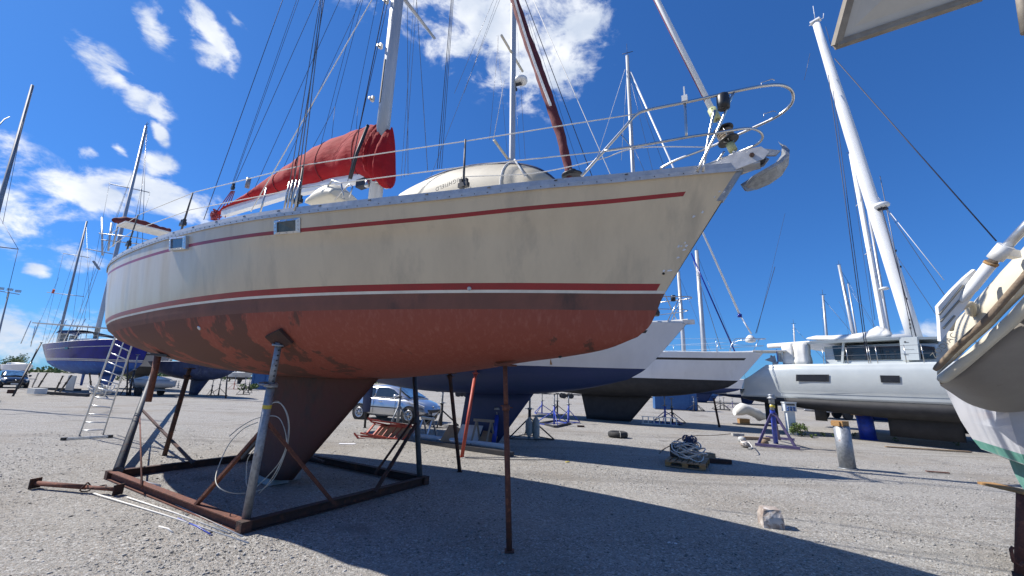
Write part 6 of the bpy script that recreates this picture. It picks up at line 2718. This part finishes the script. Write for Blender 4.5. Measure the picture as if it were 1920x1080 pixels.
# electricity pedestal, bush, boards, blocks
gp = G(1485, 815)
pe = thing('power_pedestal', 'white power pedestal with blue sockets behind the blue tripod stand', 'power pedestal', gp, radians(-10))
mb = MB()
mb.box((0, 0, .48), (.30, .26, .96))
mb.build('post', 'pedestal_white', pe, world_pts=False)
mb = MB()
mb.box((0, 0, 1.12), (.44, .34, .34))
mb.build('socket_box', 'pedestal_white', pe, world_pts=False)
for dx in (-.12, 0, .12):
    for dz in (-.04, -.13):
        mb = MB()
        mb.lathe((dx, -.17, 1.14 + dz), [(.04, 0), (.04, .04), (.02, .05)], 10, (0, -1, 0))
        mb.build('socket', 'socket_blue', pe, world_pts=False)
mb = MB()
mb.box((0, -.174, 1.23), (.32, .008, .07))
mb.build('meter_window', 'dark_window', pe, world_pts=False)
mb = MB()
mb.box((0, 0, 1.31), (.48, .38, .05))
mb.build('cap', 'pedestal_white', pe, world_pts=False)


def foliage(name, label, cat, loc, rx, ry, rz_, n, leaf, mats=('leaf', 'leaf_light'), seed=1, kind=None, trunk=None, group=None, clumps=9):
    t = thing(name, label, cat, loc, 0, group)
    r_ = random.Random(seed)
    cl = [Vector((r_.uniform(-.7, .7) * rx, r_.uniform(-.7, .7) * ry, r_.uniform(.15, .95) * rz_)) for _ in range(clumps)]
    mb = MB()
    for k in range(n):
        c = r_.choice(cl)
        d = Vector((r_.gauss(0, 1), r_.gauss(0, 1), r_.gauss(0, 1))).normalized() * (r_.random() ** .5)
        p = c + Vector((d.x * rx * .38, d.y * ry * .38, d.z * rz_ * .26))
        if p.z < .02:
            p.z = .02 + r_.random() * .1
        a, b = Vector((r_.gauss(0, 1), r_.gauss(0, 1), r_.gauss(0, .6))).normalized() * leaf, Vector((r_.gauss(0, 1), r_.gauss(0, 1), r_.gauss(0, 1))).normalized() * leaf * .6
        mb.add([p - a, p - b, p + a, p + b], [(0, 1, 2, 3)], 0 if r_.random() < .65 else 1)
    mb.build('foliage', list(mats), t, world_pts=False)
    if trunk:
        m2 = MB()
        m2.tube([(0, 0, 0), (rx * .03, 0, rz_ * .3), (0, .02, rz_ * .6)], [trunk, trunk * .7, trunk * .4], 8)
        for c in cl[:5]:
            m2.tube([(0, 0, rz_ * .3), tuple(c)], [trunk * .4, trunk * .12], 5)
        m2.build('trunk', 'bark', t, world_pts=False)
    return t


foliage('bush', 'leafy green bush growing at the foot of the white power pedestal', 'bush', G(1503, 818), .40, .35, .50, 500, .05, seed=3, trunk=.02)
random.seed(31)
for k, (px, py) in enumerate(((1525, 822), (1600, 818), (1792, 838), (1545, 819), (1680, 828), (1567, 821))):
    lab = ['small weed right of the pedestal bush', 'weed left of the blue pillar', 'weed tuft near the white and green boat', 'tiny weed midway between pedestal bush and blue pillar',
           'weed in front of the catamaran keel', 'weed just left of the blue pillar base'][k]
    foliage('weed', lab, 'weed', G(px, py), .12, .12, .16 if k != 2 else .35, 60, .035, seed=40 + k, group='weeds in front of the catamaran')

def loose_box(name, label, cat, c, size, m_, rz_=0., group=None, tilt=None, jitter=.0):
    mb = MB()
    rot = Matrix.Rotation(rz_, 3, 'Z')
    if tilt:
        rot = rot @ Matrix.Rotation(tilt[0], 3, 'X') @ Matrix.Rotation(tilt[1], 3, 'Y')
    mb.box(c, size, rot)
    if jitter:
        mb.v = [tuple(Vector(v) + Vector((random.uniform(-1, 1), random.uniform(-1, 1), random.uniform(-.6, .6))) * jitter) for v in mb.v]
    return tag(mb.build(name, m_, origin=c), label, cat, group)


# the rough concrete block in the foreground right
cb = G(1451, 992) + Vector((.04, .12, 0))
mb = MB()
bw_, bh_, bd_ = .115, .155, .16
ringb = []
for z in (0, .06, .13, .20, .22):
    k = 1 if z < .15 else (.96 if z < .18 else .8)
    ringb.append([cb + Matrix.Rotation(-.25, 3, 'Z') @ Vector((x * k + random.uniform(-.006, .006), y * k + random.uniform(-.006, .006), z + random.uniform(-.004, .004)))
                  for x, y in ((-.12, -.12), (-.04, -.125), (.05, -.12), (.12, -.12), (.13, 0), (.12, .12), (.04, .125), (-.05, .12), (-.12, .12), (-.125, 0))])
mb.loft(ringb, smooth=False)
tag(mb.build('concrete_block', 'concrete_brown', origin=cb), 'rough brown and white concrete block alone on the gravel at lower right', 'concrete block')

# tyre lying flat
ty = G(1162, 822) + Vector((0, .25, 0))
tt = thing('tyre', 'old black car tyre lying flat on the gravel with a white cord around it', 'tyre', ty)
mb = MB()
mb.lathe((0, 0, 0), [(.20, .03), (.26, 0), (.33, .03), (.345, .10), (.33, .18), (.26, .21), (.20, .18), (.19, .10)], 30)
mb.v = [v for v in mb.v]
n_ = 30
mb.f = [f for f in mb.f if len(f) == 4]
mb.m = mb.m[:len(mb.f)]
mb.sm = mb.sm[:len(mb.f)]
mb.build('carcass', 'tyre_rubber', tt, world_pts=False)
mb = MB()
mb.tube([(0, -.2, .19), (0, -.27, .222), (0, -.34, .18), (0, -.357, .1), (0, -.345, .03)], .008, 6)
mb.build('white_cord', 'white_rope', tt, world_pts=False)

# pallet with ropes
pp = G(1247, 874), G(1323, 883)
dp_ = (pp[1] - pp[0]).normalized()
pr0 = atan2(dp_.y, dp_.x)
pw = (pp[1] - pp[0]).length
pc = (pp[0] + pp[1]) / 2 + Vector((-dp_.y, dp_.x, 0)) * .5
pal = thing('pallet', 'weathered wooden pallet carrying a heap of grey hose and rope', 'pallet', pc, pr0)
for k in range(7):
    mb = MB()
    mb.box((-pw / 2 + .05 + (pw - .1) * k / 6, 0, .130), (.09, 1.0, .02))
    mb.build('board', 'wood', pal, world_pts=False)
for y0 in (-.45, 0, .45):
    mb = MB()
    mb.box((0, y0, .11), (pw, .1, .02))
    mb.build('stringer', 'wood', pal, world_pts=False)
    mb = MB()
    mb.box((0, y0, .01), (pw, .1, .02))
    mb.build('stringer', 'wood', pal, world_pts=False)
    for x0 in (-pw / 2 + .06, 0, pw / 2 - .06):
        mb = MB()
        mb.box((x0, y0, .06), (.12, .1, .08))
        mb.build('block', 'wood_orange', pal, world_pts=False)
rot_ = Matrix.Rotation(pr0, 3, 'Z')
loose_box('black_crate', 'black plastic crate on the left back of the pallet', 'crate', pc + rot_ @ Vector((-pw * .22, .25, .28)), (.42, .35, .27), 'black_plastic', pr0)
hh_ = thing('hose_heap', 'heap of pale grey hose coils on the pallet', 'hose', pc + Vector((0, 0, .14)), pr0)
random.seed(17)
for k in range(13):
    r1, r2 = random.uniform(.14, .34), random.uniform(.12, .26)
    c = Vector((random.uniform(-.08, .12), random.uniform(-.15, .05), .03 + .02 * k))
    tl = random.uniform(-.25, .25)
    mb = MB()
    mb.tube([c + Vector((r1 * cos(t), r2 * sin(t), .06 * sin(2 * t + k) + tl * r2 * sin(t) + .05)) for t in [2 * pi * i / 20 for i in range(20)]], .014, 6, closed=True)
    mb.build('hose_loop', 'hose_grey' if k % 3 else 'white_rope', hh_, world_pts=False)
hh2 = thing('blue_rope_heap', 'tangle of dark blue net rope on top of the hose heap', 'rope', pc + rot_ @ Vector((.05, .12, .42)), pr0)
mb = MB()
for k in range(26):
    c = Vector((random.gauss(0, .07), random.gauss(0, .07), random.uniform(0, .16)))
    r1 = random.uniform(.05, .11)
    ph = random.uniform(0, pi)
    mb.tube([c + Vector((r1 * cos(t) * cos(ph), r1 * cos(t) * sin(ph), r1 * sin(t) * .8)) for t in [2 * pi * i / 10 for i in range(10)]], .013, 5, closed=True)
mb.build('rope_tangle', 'tarp', hh2, world_pts=False)
loose_box('wood_offcut', 'brown wooden block on the gravel right of the pallet', 'wood block', G(1332, 866) + Vector((0, .1, .1)), (.26, .22, .18), 'wood', .2)
loose_box('steel_beam_piece', 'dark steel beam lying right of the pallet', 'steel beam', G(1350, 870) + Vector((0, .1, .05)), (.6, .12, .09), 'rust_dark_and_shaded', -.2)
wire_thing('garden_hose', 'thin brown hose snaking from the pallet to the bricks', 'hose', [G(x, y, .015) for x, y in ((1236, 850), (1244, 842), (1262, 832), (1275, 822), (1300, 817), (1340, 816), (1372, 813), (1390, 812))], .012, 'rub_brown')
wire_thing('dark_cable', 'thin dark cable lying on the gravel from the nearest prop past the tyre shadow', 'cable', [G(x, y, .012) for x, y in ((866, 858), (930, 861), (1000, 862), (1050, 861), (1062, 856))], .008, 'wire')
loose_box('cone_scrap', 'small yellow scrap on the gravel left of the tyre', 'scrap', G(1064, 866, .015), (.10, .04, .02), 'yellow_tape', .6)
loose_box('brick', 'grey concrete slab lying at the end of the brown hose', 'brick', G(1383, 815, .05), (.42, .2, .1), 'concrete', -.1)
for k, (px, py, w_, m_, lab) in enumerate(((1398, 833, .22, 'concrete_brown', 'pale rounded stone with rope left of the blue tripod stand'), (1391, 824, .18, 'fender_grey', 'pale scrap behind the rounded stone'),
                                           (1432, 829, .20, 'wood', 'brown wood lump between the legs of the blue tripod stand'))):
    c = G(px, py, .09)
    mb = MB()
    mb.lathe(c, [(.02, -.09), (w_ * .6, -.08), (w_ * .75, 0), (w_ * .6, .07), (.03, .1)], 9, (.2, .1, 1))
    tag(mb.build('rubble_piece', m_, origin=c), lab, 'stone')
loose_box('timber', 'brown timber lying behind the blue tripod stand', 'timber', G(1418, 822, .06), (.9, .16, .1), 'wood', -.1)
wire_thing('rope_scrap', 'white rope scrap looped over the rounded stone', 'rope', [G(x, y, .17) for x, y in ((1388, 826), (1394, 831), (1402, 828), (1410, 838), (1404, 840))], .014, 'white_rope')
loose_box('long_board', 'long grey board lying in front of the blue pillar at right', 'board', G(1738, 842, .02), (2.3, .14, .03), 'wood', -.30)
loose_box('rusty_plate', 'small rusty plate with an upright pin on the gravel at right', 'steel plate', G(1758, 885, .02), (.42, .07, .02), 'rust', -.35)
loose_box('plastic_scrap', 'white plastic scrap on the dark shaded gravel', 'scrap', G(1254, 1017, .005), (.035, .02, .006), 'paper_white', .4)
loose_box('plastic_scrap', 'white plastic scrap on the shaded gravel, right one of two', 'scrap', G(1267, 1019, .005), (.03, .03, .006), 'paper_white', 1.)
loose_box('paper_scrap', 'white patch of paper on sunlit gravel behind the cradle', 'scrap', G(651, 832, .004), (.42, .16, .006), 'paper_white', .1)
loose_box('stone_chunk', 'brown stone lump in the gravel under the first shadow right of the fenders', 'stone', G(1089, 799, .03), (.3, .12, .06), 'rust_dark_and_shaded', -.1)

# boards, white pipe, sawhorse, stands and fenders below the navy yacht
pa, pb_ = G(778, 817, .1), G(950, 838, .1)
mb = MB()
mb.tube([pa, pb_], .07, 14)
tag(mb.build('white_pipe', 'pipe_white', origin=pa), 'long white pipe lying on blocks under the navy bottomed yacht', 'pipe')
mb = MB()
mb.beam(G(785, 826, .05), G(960, 852, .05), .18, .1)
tag(mb.build('dark_beam', 'dark_steel', origin=G(785, 826)), 'dark timber beam under the long white pipe', 'beam')
for c4, m_, lab in ((((823, 830), (842, 797), (868, 805), (848, 832)), 'chipboard', 'brown board leaning left of the white sheet'),
                    (((852, 832), (866, 796), (906, 799), (893, 835)), 'paper_white', 'white sheet leaning under the navy bottomed yacht'),
                    (((896, 833), (906, 808), (935, 812), (928, 838)), 'chipboard', 'brown board leaning right of the white sheet')):
    c4w = [PD(x, y, 12.35 if y > 815 else 12.6) for x, y in c4]
    mb = MB()
    mb.prism(c4w, (.0, .02, .01))
    tag(mb.build('board', m_, origin=c4w[0]), lab, 'board', 'boards under the navy bottomed yacht')
for k, (xl, xr, yt, yb, lab) in enumerate(((888, 927, 787, 822, 'wooden sawhorse beside the blue jack stand'), (790, 815, 783, 816, 'white folding trestle in front of the silver car'))):
    sh = thing('sawhorse', lab, 'sawhorse', G((xl + xr) / 2, yb))
    dd_ = 12.25 if k == 0 else 13.2
    tl, tr_ = PD(xl, yt, dd_), PD(xr, yt + 3, dd_)
    mb = MB()
    mb.beam(tl, tr_, .09, .07)
    wpart(mb, 'top_bar', 'wood_grey' if k == 0 else 'alloy', sh)
    for p in (tl + (tr_ - tl) * .15, tl + (tr_ - tl) * .85):
        for s_ in (-1, 1):
            mb = MB()
            mb.beam(p, Vector((p.x + s_ * .12, p.y + s_ * .25, .02)), .05, .03)
            wpart(mb, 'leg', 'wood_grey' if k == 0 else 'alloy', sh)


def stand_px(px, py_base, py_top, label, color='blue_paint', **kw):
    b_ = G(px, py_base)
    t_ = PD(px, py_top, b_.y)
    return jack_stand(b_, t_.z, label, color, **kw)


stand_px(826, 800, 730, 'dark tripod jack stand right of the silver car', 'dark_steel', base=.75, r=.06, yaw=.5)
stand_px(745, 797, 712, 'grey jack stand in front of the silver car door', 'galvanised', base=.5, r=.06, yaw=.2)
prop(G(684, 802), PD(690, 712, G(684, 802).y), 'dark_steel', 'thin dark prop in front of the silver car rear wheel', .04, .9)
t_ = stand_px(992, 822, 735, 'dark jack stand carrying two grey fenders', 'dark_steel', base=.85, r=.05, yaw=-.4)
for px, y0, y1, lab in ((992, 782, 822, 'left grey fender hanging on the dark jack stand'), (1005, 779, 828, 'right and longer grey fender hanging on the dark jack stand')):
    a, b = PD(px, y0, 13.9), PD(px, y1 - 2, 13.9)
    e = (a - b)
    L_ = e.length
    mb = MB()
    mb.lathe(b, [(.03, 0), (.06, .06), (.115, .14), (.12, L_ * .5), (.115, L_ - .16), (.05, L_ - .06), (.03, L_)], 14, e)
    fo = tag(mb.build('fender', 'fender_grey', origin=b), lab, 'fender', 'grey fenders on the jack stand')
bj = thing('jack_stand', 'slanted blue and silver screw jack under the navy bottomed yacht', 'jack stand', G(926, 834))
a, b = G(925, 836), PD(939, 724, 12.7)
d = b - a
mb = MB()
mb.tube([a, a + d * .5], .062, 12)
wpart(mb, 'post', 'blue_paint', bj)
mb = MB()
mb.tube([a + d * .48, b], .045, 12)
mb.tube([a + d * .58, a + d * .62], .11, 12)
mb.tube([a + d * .97, b], .08, 12)
wpart(mb, 'screw', 'galvanised', bj)

# red steel frames lying by the car
rf = thing('steel_frame_pile', 'pile of bright red painted steel frames on the gravel beside the silver car', 'steel frames', G(700, 820))
segs = [((664, 812), (672, 822)), ((672, 822), (742, 832)), ((676, 818), (745, 823)), ((676, 812), (720, 820)), ((720, 820), (762, 833)), ((690, 783), (697, 791)), ((697, 791), (735, 799)),
        ((735, 799), (778, 800)), ((695, 787), (760, 796)), ((700, 816), (716, 797)), ((688, 812), (703, 794)), ((716, 797), (772, 797)), ((745, 833), (768, 812)), ((760, 828), (776, 806)),
        ((742, 832), (762, 830)), ((700, 796), (765, 803)), ((705, 818), (722, 798)), ((715, 820), (731, 799)), ((727, 822), (745, 800)), ((738, 822), (755, 801)), ((670, 816), (700, 818))]
for i, (p, q) in enumerate(segs):
    zz = .05 if p[1] > 806 else .38
    zz2 = .05 if q[1] > 806 else .38
    P_, Q_ = PD(p[0], p[1], 12.9 + (.35 if p[1] < 806 else 0)), PD(q[0], q[1], 12.9 + (.35 if q[1] < 806 else 0))
    mb = MB()
    mb.beam(P_, Q_, .045 if i < 15 else .02, .045 if i < 15 else .02)
    wpart(mb, 'frame_bar', 'red_primer', rf)
mb = MB()
mb.prism([PD(x, y, 13.3) for x, y in ((703, 816), (712, 799), (772, 800), (760, 822))], (0, .02, .01))
wpart(mb, 'inner_board', 'chipboard', rf)

# jack stands further back
SG = 'jack stands standing free between the yachts'
for px, yb, yt, lab, col_, kw in (
        (1016, 776, 737, 'blue jack stand in the gap left of the black keel, furthest left of four', 'blue_paint', dict(base=.8)),
        (1039, 797, 738, 'blue jack stand with long legs in the gap left of the black keel', 'blue_paint', dict(base=.9, yaw=.6)),
        (1045, 778, 737, 'dark jack stand just behind the long legged blue one', 'dark_steel', dict(base=.7)),
        (1066, 793, 738, 'blue jack stand nearest the left edge of the black keel', 'blue_paint', dict(base=.6, yaw=.3)),
        (1248, 795, 741, 'blue jack stand under the black bottom right of its keel', 'blue_paint', dict(base=.85)),
        (1261, 794, 746, 'dark jack stand beside the blue one under the black bottom', 'dark_steel', dict(base=1.0, yaw=.5)),
        (1235, 756, 738, 'small distant blue stand right of the black keel', 'blue_paint', dict(base=.9)),
        (1302, 771, 744, 'dark stand right of the blue container', 'dark_steel', dict(base=.9)),
        (1308, 770, 745, 'second dark stand right of the blue container', 'dark_steel', dict(base=.9, yaw=.5)),
        (1351, 768, 741, 'dark stand below the bow of the black bottomed yacht', 'dark_steel', dict(base=.9)),
        (1358, 769, 745, 'dark stand right beside the one below the bow', 'dark_steel', dict(base=.9, yaw=.5)),
        (1374, 764, 746, 'purple stand left of the catamaran stern', 'purple_paint', dict(base=.8)),
        (409, 742, 709, 'dark jack stand behind the keel, left one of two', 'dark_steel', dict(base=.75)),
        (241, 742, 664, 'dark stand right behind the ladder', 'dark_steel', dict(base=.5, r=.06)),
        (395, 742, 712, 'small stand right of the tarpaulin wrapped yacht', 'dark_steel', dict(base=.3)),
        (333, 728, 714, 'pale stand under the tarpaulin wrapped yacht', 'galvanised', dict(base=.7)),
        (456, 740, 706, 'dark frame stand left of the blue bin', 'dark_steel', dict(base=.6)),
        (438, 730, 704, 'distant red footed stand', 'red_primer', dict(base=.7)),
        (465, 737, 706, 'dark stand in front of the blue bin', 'dark_steel', dict(base=.4))):
    stand_px(px, yb, yt, lab, col_, group=SG, **kw)
mb = MB()
for a, b in ((G(1014, 793, .04), G(1040, 800, .04)), (G(1040, 800, .04), G(1069, 794, .04)), (G(1069, 794, .04), G(1045, 788, .04)), (G(1045, 788, .04), G(1014, 793, .04))):
    mb.beam(a, b, .09, .07)
tag(mb.build('steel_base_frame', 'dark_steel', origin=G(1040, 795)), 'dark square steel base frame around the blue stands', 'steel frame')
prop(G(1349, 801), PD(1338, 746, G(1349, 801).y - .2), 'rust_dark_and_shaded', 'thin leaning red prop under the bow of the black bottomed yacht', .05, .6)
prop(G(423, 747), PD(426, 703, G(423, 747).y), 'dark_steel', 'thin dark prop under the tarpaulin wrapped yacht', .05, .9)
prop(G(238, 742), PD(240, 660, G(238, 742).y), 'dark_steel', 'dark prop visible through the ladder', .05, .9)

# ladder lying on edge
ll = thing('ladder', 'aluminium ladder lying on its side under the black bottomed yacht', 'ladder', G(1235, 797))
a, b = G(1203, 795), G(1272, 799)
for dz in (.03, .36):
    mb = MB()
    mb.beam(a + Vector((0, 0, dz)), b + Vector((0, 0, dz)), .04, .04)
    wpart(mb, 'rail', 'alloy', ll)
for k in range(7):
    p = a + (b - a) * (.04 + .152 * k)
    mb = MB()
    mb.beam(p + Vector((0, 0, .03)), p + Vector((0, 0, .36)), .05, .04)
    wpart(mb, 'rung', 'alloy', ll)

# stands and dark props of the blue yacht at left
for a, b, lab in ((G(24, 743), PD(78, 642, 28.5), 'long dark prop leaning right against the stern of the navy blue yacht'), (G(34, 729), PD(70, 655, 31), 'dark prop behind the long leaning prop'),
                  (G(66, 735), PD(88, 700, 29), 'short slanted dark prop under the stern of the navy blue yacht'), (G(102, 737), PD(118, 705, 29), 'dark prop beside the rudder of the navy blue yacht'),
                  (G(110, 738), PD(134, 704, 28.5), 'slanted dark prop in front of the keel of the navy blue yacht'), (G(172, 735), PD(168, 700, 27.5), 'dark prop right of the keel of the navy blue yacht'),
                  (G(188, 733), PD(186, 700, 28), 'dark prop seen between ladder rungs'), (G(60, 726), PD(72, 700, 33), 'pale prop under the weathered grey yacht')):
    prop(a, b, 'dark_steel' if 'pale' not in lab else 'galvanised', lab, .05, .6, 'props around the navy blue yacht')
mb = MB()
for a, b in ((G(60, 735, .1), G(165, 741, .1)), (G(66, 728, .1), G(150, 731, .1))):
    mb.beam(a, b, .2, .18)
tag(mb.build('steel_cradle_base', 'dark_steel', origin=G(100, 735)), 'dark steel cradle base under the navy blue yacht', 'cradle base')
loose_box('grey_board', 'grey board standing against the keel of the navy blue yacht', 'board', PD(133, 718, 30.5), (1.0, .06, 1.0), 'grey_gel', -.4)
loose_box('white_crate', 'white crate on the cradle base under the navy blue yacht', 'crate', G(70, 733, .25), (1.0, .6, .35), 'deck_white', -.4)
loose_box('dark_tub', 'small dark tub on the gravel at the far left', 'tub', G(22, 734, .12), (.3, .3, .24), 'rust_dark_and_shaded', .2)
random.seed(77)
for (px, py, r0, n_, lab) in ((187, 742, .42, 16, 'heap of white hose lying behind the ladder'),):
    c0 = G(px, py)
    hp2 = thing('hose_heap', lab, 'hose', c0)
    for k in range(n_):
        mb = MB()
        r1, r2 = random.uniform(.4, 1) * r0 * 1.6, random.uniform(.2, .5) * r0
        c = Vector((random.uniform(-.4, .4), random.uniform(-.3, .3), .25 + random.uniform(0, .35)))
        mb.tube([c + Vector((r1 * cos(t), .2 * sin(t), r2 * sin(t) + .1 * sin(2 * t + k))) for t in [2 * pi * i / 14 for i in range(14)]], .035, 5, closed=True)
        mb.build('hose_loop', 'white_rope', hp2, world_pts=False)

# bundle under the catamaran, blocks
bn = G(1405, 796)
mb = MB()
rings = []
for i in range(9):
    u = i / 8
    w_ = .45 * sin(pi * (.12 + .8 * u)) ** .6 * random.uniform(.8, 1.15)
    rings.append([bn + Vector((-.75 + 1.7 * u, w_ * cos(t) * .8, .62 + .18 * sin(5 * u) + w_ * sin(t) * .75)) for t in [2 * pi * j / 14 for j in range(14)]])
mb.loft(rings)
tag(mb.build('covered_bundle', 'white_canvas', origin=bn), 'bundle wrapped in white tarpaulin under the stern of the catamaran', 'bundle')
loose_box('wooden_block', 'orange wooden block under the white wrapped bundle', 'wood block', bn + Vector((-.35, -.1, .15)), (.5, .4, .3), 'wood_orange', -.2)
loose_box('pallet_board', 'dark board below the white wrapped bundle', 'board', bn + Vector((.1, -.3, .03)), (2.0, .5, .06), 'dark_steel', -.1)

# blue containers, distant trailers and clutter
def container(px, py, w, h, m_, label, dp=1.2, name='storage_bin'):
    b_ = G(px, py)
    t = thing(name, label, 'bin', b_, radians(-10))
    mb = MB()
    mb.box((0, dp / 2, h / 2 + .05), (w, dp, h))
    mb.build('body', m_, t, world_pts=False)
    mb = MB()
    mb.box((0, dp / 2, h + .09), (w * 1.04, dp * 1.06, .06))
    mb.build('rim', m_, t, world_pts=False)
    for s_ in (-.35, .35):
        mb = MB()
        mb.box((s_ * w, -.02, h / 2), (.06, .05, h * .9))
        mb.build('rib', m_, t, world_pts=False)
    return t


container(1268, 769, 3.4, 2.0, 'bin_blue', 'blue container behind the stands under the black bottomed yacht')
container(483, 731, 2.2, 2.0, 'bin_blue', 'blue bin left of the keel of the cream yacht')
foliage('bush', 'bright green bush beside the blue bin left of the keel', 'bush', G(468, 732), 1.4, .8, .8, 500, .14, ('leaf_light', 'leaf'), seed=9)
for k, (px, py, lab) in enumerate(((870, 744, 'long dark lattice trailer behind the silver car'), (930, 743, 'distant pale boat trailer right of the dark lattice trailer'), (1062, 747, 'dark flat trailer with wheels far behind'),
                                   (1580, 786, 'low trailer with a pale boat under the catamaran'), (1190, 752, 'dark trailer right of the black keel'))):
    b_ = G(px, py)
    t = thing('yard_trailer', lab, 'trailer', b_, radians(-8 + 5 * k), 'flat trailers in the distance')
    L_ = 6.5 if k in (0, 2) else 4.5
    for dz in (.55, .95) if k == 0 else (.55,):
        mb = MB()
        for s_ in (-.8, .8):
            mb.beam((-L_ / 2, s_, dz), (L_ / 2, s_, dz), .09, .09)
        mb.build('side_rail', 'dark_steel' if k % 2 == 0 else 'pipe_white', t, world_pts=False)
    mb = MB()
    for i in range(9):
        x = -L_ / 2 + L_ * i / 8
        mb.beam((x, -.8, .5), (x, .8, .5), .07, .07)
        if k == 0:
            mb.beam((x, -.8, .5), (x + L_ / 16, -.8, 1.0), .05, .05)
    mb.build('cross_bars', 'dark_steel', t, world_pts=False)
    for s_ in (-.95, .95):
        for x in (-.5, .5):
            mb = MB()
            mb.tube([(x, s_ - .1, .36), (x, s_ + .1, .36)], .36, 16)
            mb.build('wheel', 'tyre_rubber', t, world_pts=False)
    if k in (1, 3):
        mb = MB()
        mb.loft([[(x, -w, .95), (x, 0, .6), (x, w, .95), (x, 0, 1.1)] for x, w in ((-2, .8), (0, .9), (1.4, .6), (2.2, .05))])
        hb = mb.build('boat_hull', 'white_gel', t, world_pts=False)

# distant background: moored and stored craft seen low on the horizon, sheds and trees
random.seed(12)
far_cols = [('white_gel', 'navy_antifoul'), ('white_gel', 'rust_dark_and_shaded'), ('grey_gel', 'black_antifoul'), ('white_gel', 'blue_antifoul')]
far_spots = [(560, 712, 75, 'distant white yacht low behind the keel of the cream yacht'), (980, 728, 85, 'distant white yacht beyond the stands at centre'),
             (1100, 733, 80, 'distant white yacht beyond the navy bottomed bow'), (1330, 742, 70, 'distant yacht behind the thin leaning prop'),
             (1400, 744, 62, 'distant yacht behind the stern of the catamaran'), (30, 700, 70, 'distant white yacht behind the dark hatchback'),
             (450, 706, 85, 'distant white yacht right of the tarpaulin wrapped yacht'), (1700, 752, 60, 'distant yacht beyond the keels of the catamaran'),
             (900, 724, 95, 'distant white yacht right of the silver car')]
for k, (px, py, d_, lab) in enumerate(far_spots):
    p = PD(px, py, d_)
    cc = far_cols[k % 4]
    gen_yacht(Frame((p.x, p.y, 0), random.uniform(-40, -10)), lab, -4.5, 4.6, 3.0, 1.3, .8, .8, 1.0, .5, [cc[0], cc[1], 'black_stripe', 'deck_white'], ((-.8, 1.2), (-.7, .6), .05), None,
              pulpit=False, house=(-2.5, 1.5, .9, .45), stan=2)
tree_spots = [(10, 700, 95, 4.6, 'round green tree at the far left edge'), (-60, 700, 90, 5, 'tree outside the far left edge'), (258, 705, 85, 4.3, 'green tree right of the ladder'), (244, 705, 80, 3.2, 'lower green tree behind the ladder'),
              (275, 704, 100, 4.6, 'green tree just right of the ladder top'), (32, 702, 110, 4.2, 'smaller green tree next to the round one at far left'), (430, 712, 110, 4.0, 'low tree behind the bins')]
for k, (px, py, d_, h_, lab) in enumerate(tree_spots):
    p = PD(px, py, d_)
    p.z = 0
    foliage('tree', lab, 'tree', p, h_ * .62, h_ * .6, h_ * 1.0, 1500, .20, seed=60 + k, trunk=.18, group='trees on the horizon', clumps=16)
# low line of scrub along the far edge of the yard
mb = MB()
r_ = random.Random(5)
for k in range(9000):
    x = r_.uniform(-330, 330)
    y = 190 + r_.uniform(-6, 6)
    hh2_ = (1.6 + 1.1 * sin(x * .06) + .8 * sin(x * .19 + 1)) * (1 if x < 60 else .6)
    p = Vector((x, y, r_.random() * max(.5, hh2_)))
    a, b = Vector((r_.gauss(0, 1), r_.gauss(0, .4), r_.gauss(0, .6))).normalized() * .75, Vector((r_.gauss(0, .6), r_.gauss(0, .3), r_.gauss(0, 1))).normalized() * .5
    mb.add([p - a, p - b, p + a, p + b], [(0, 1, 2, 3)], 0 if r_.random() < .7 else 1)
sb = mb.build('distant_scrub', ['leaf', 'leaf_light'])
tag(sb, 'dark green scrub along the far edge of the yard', kind='stuff')
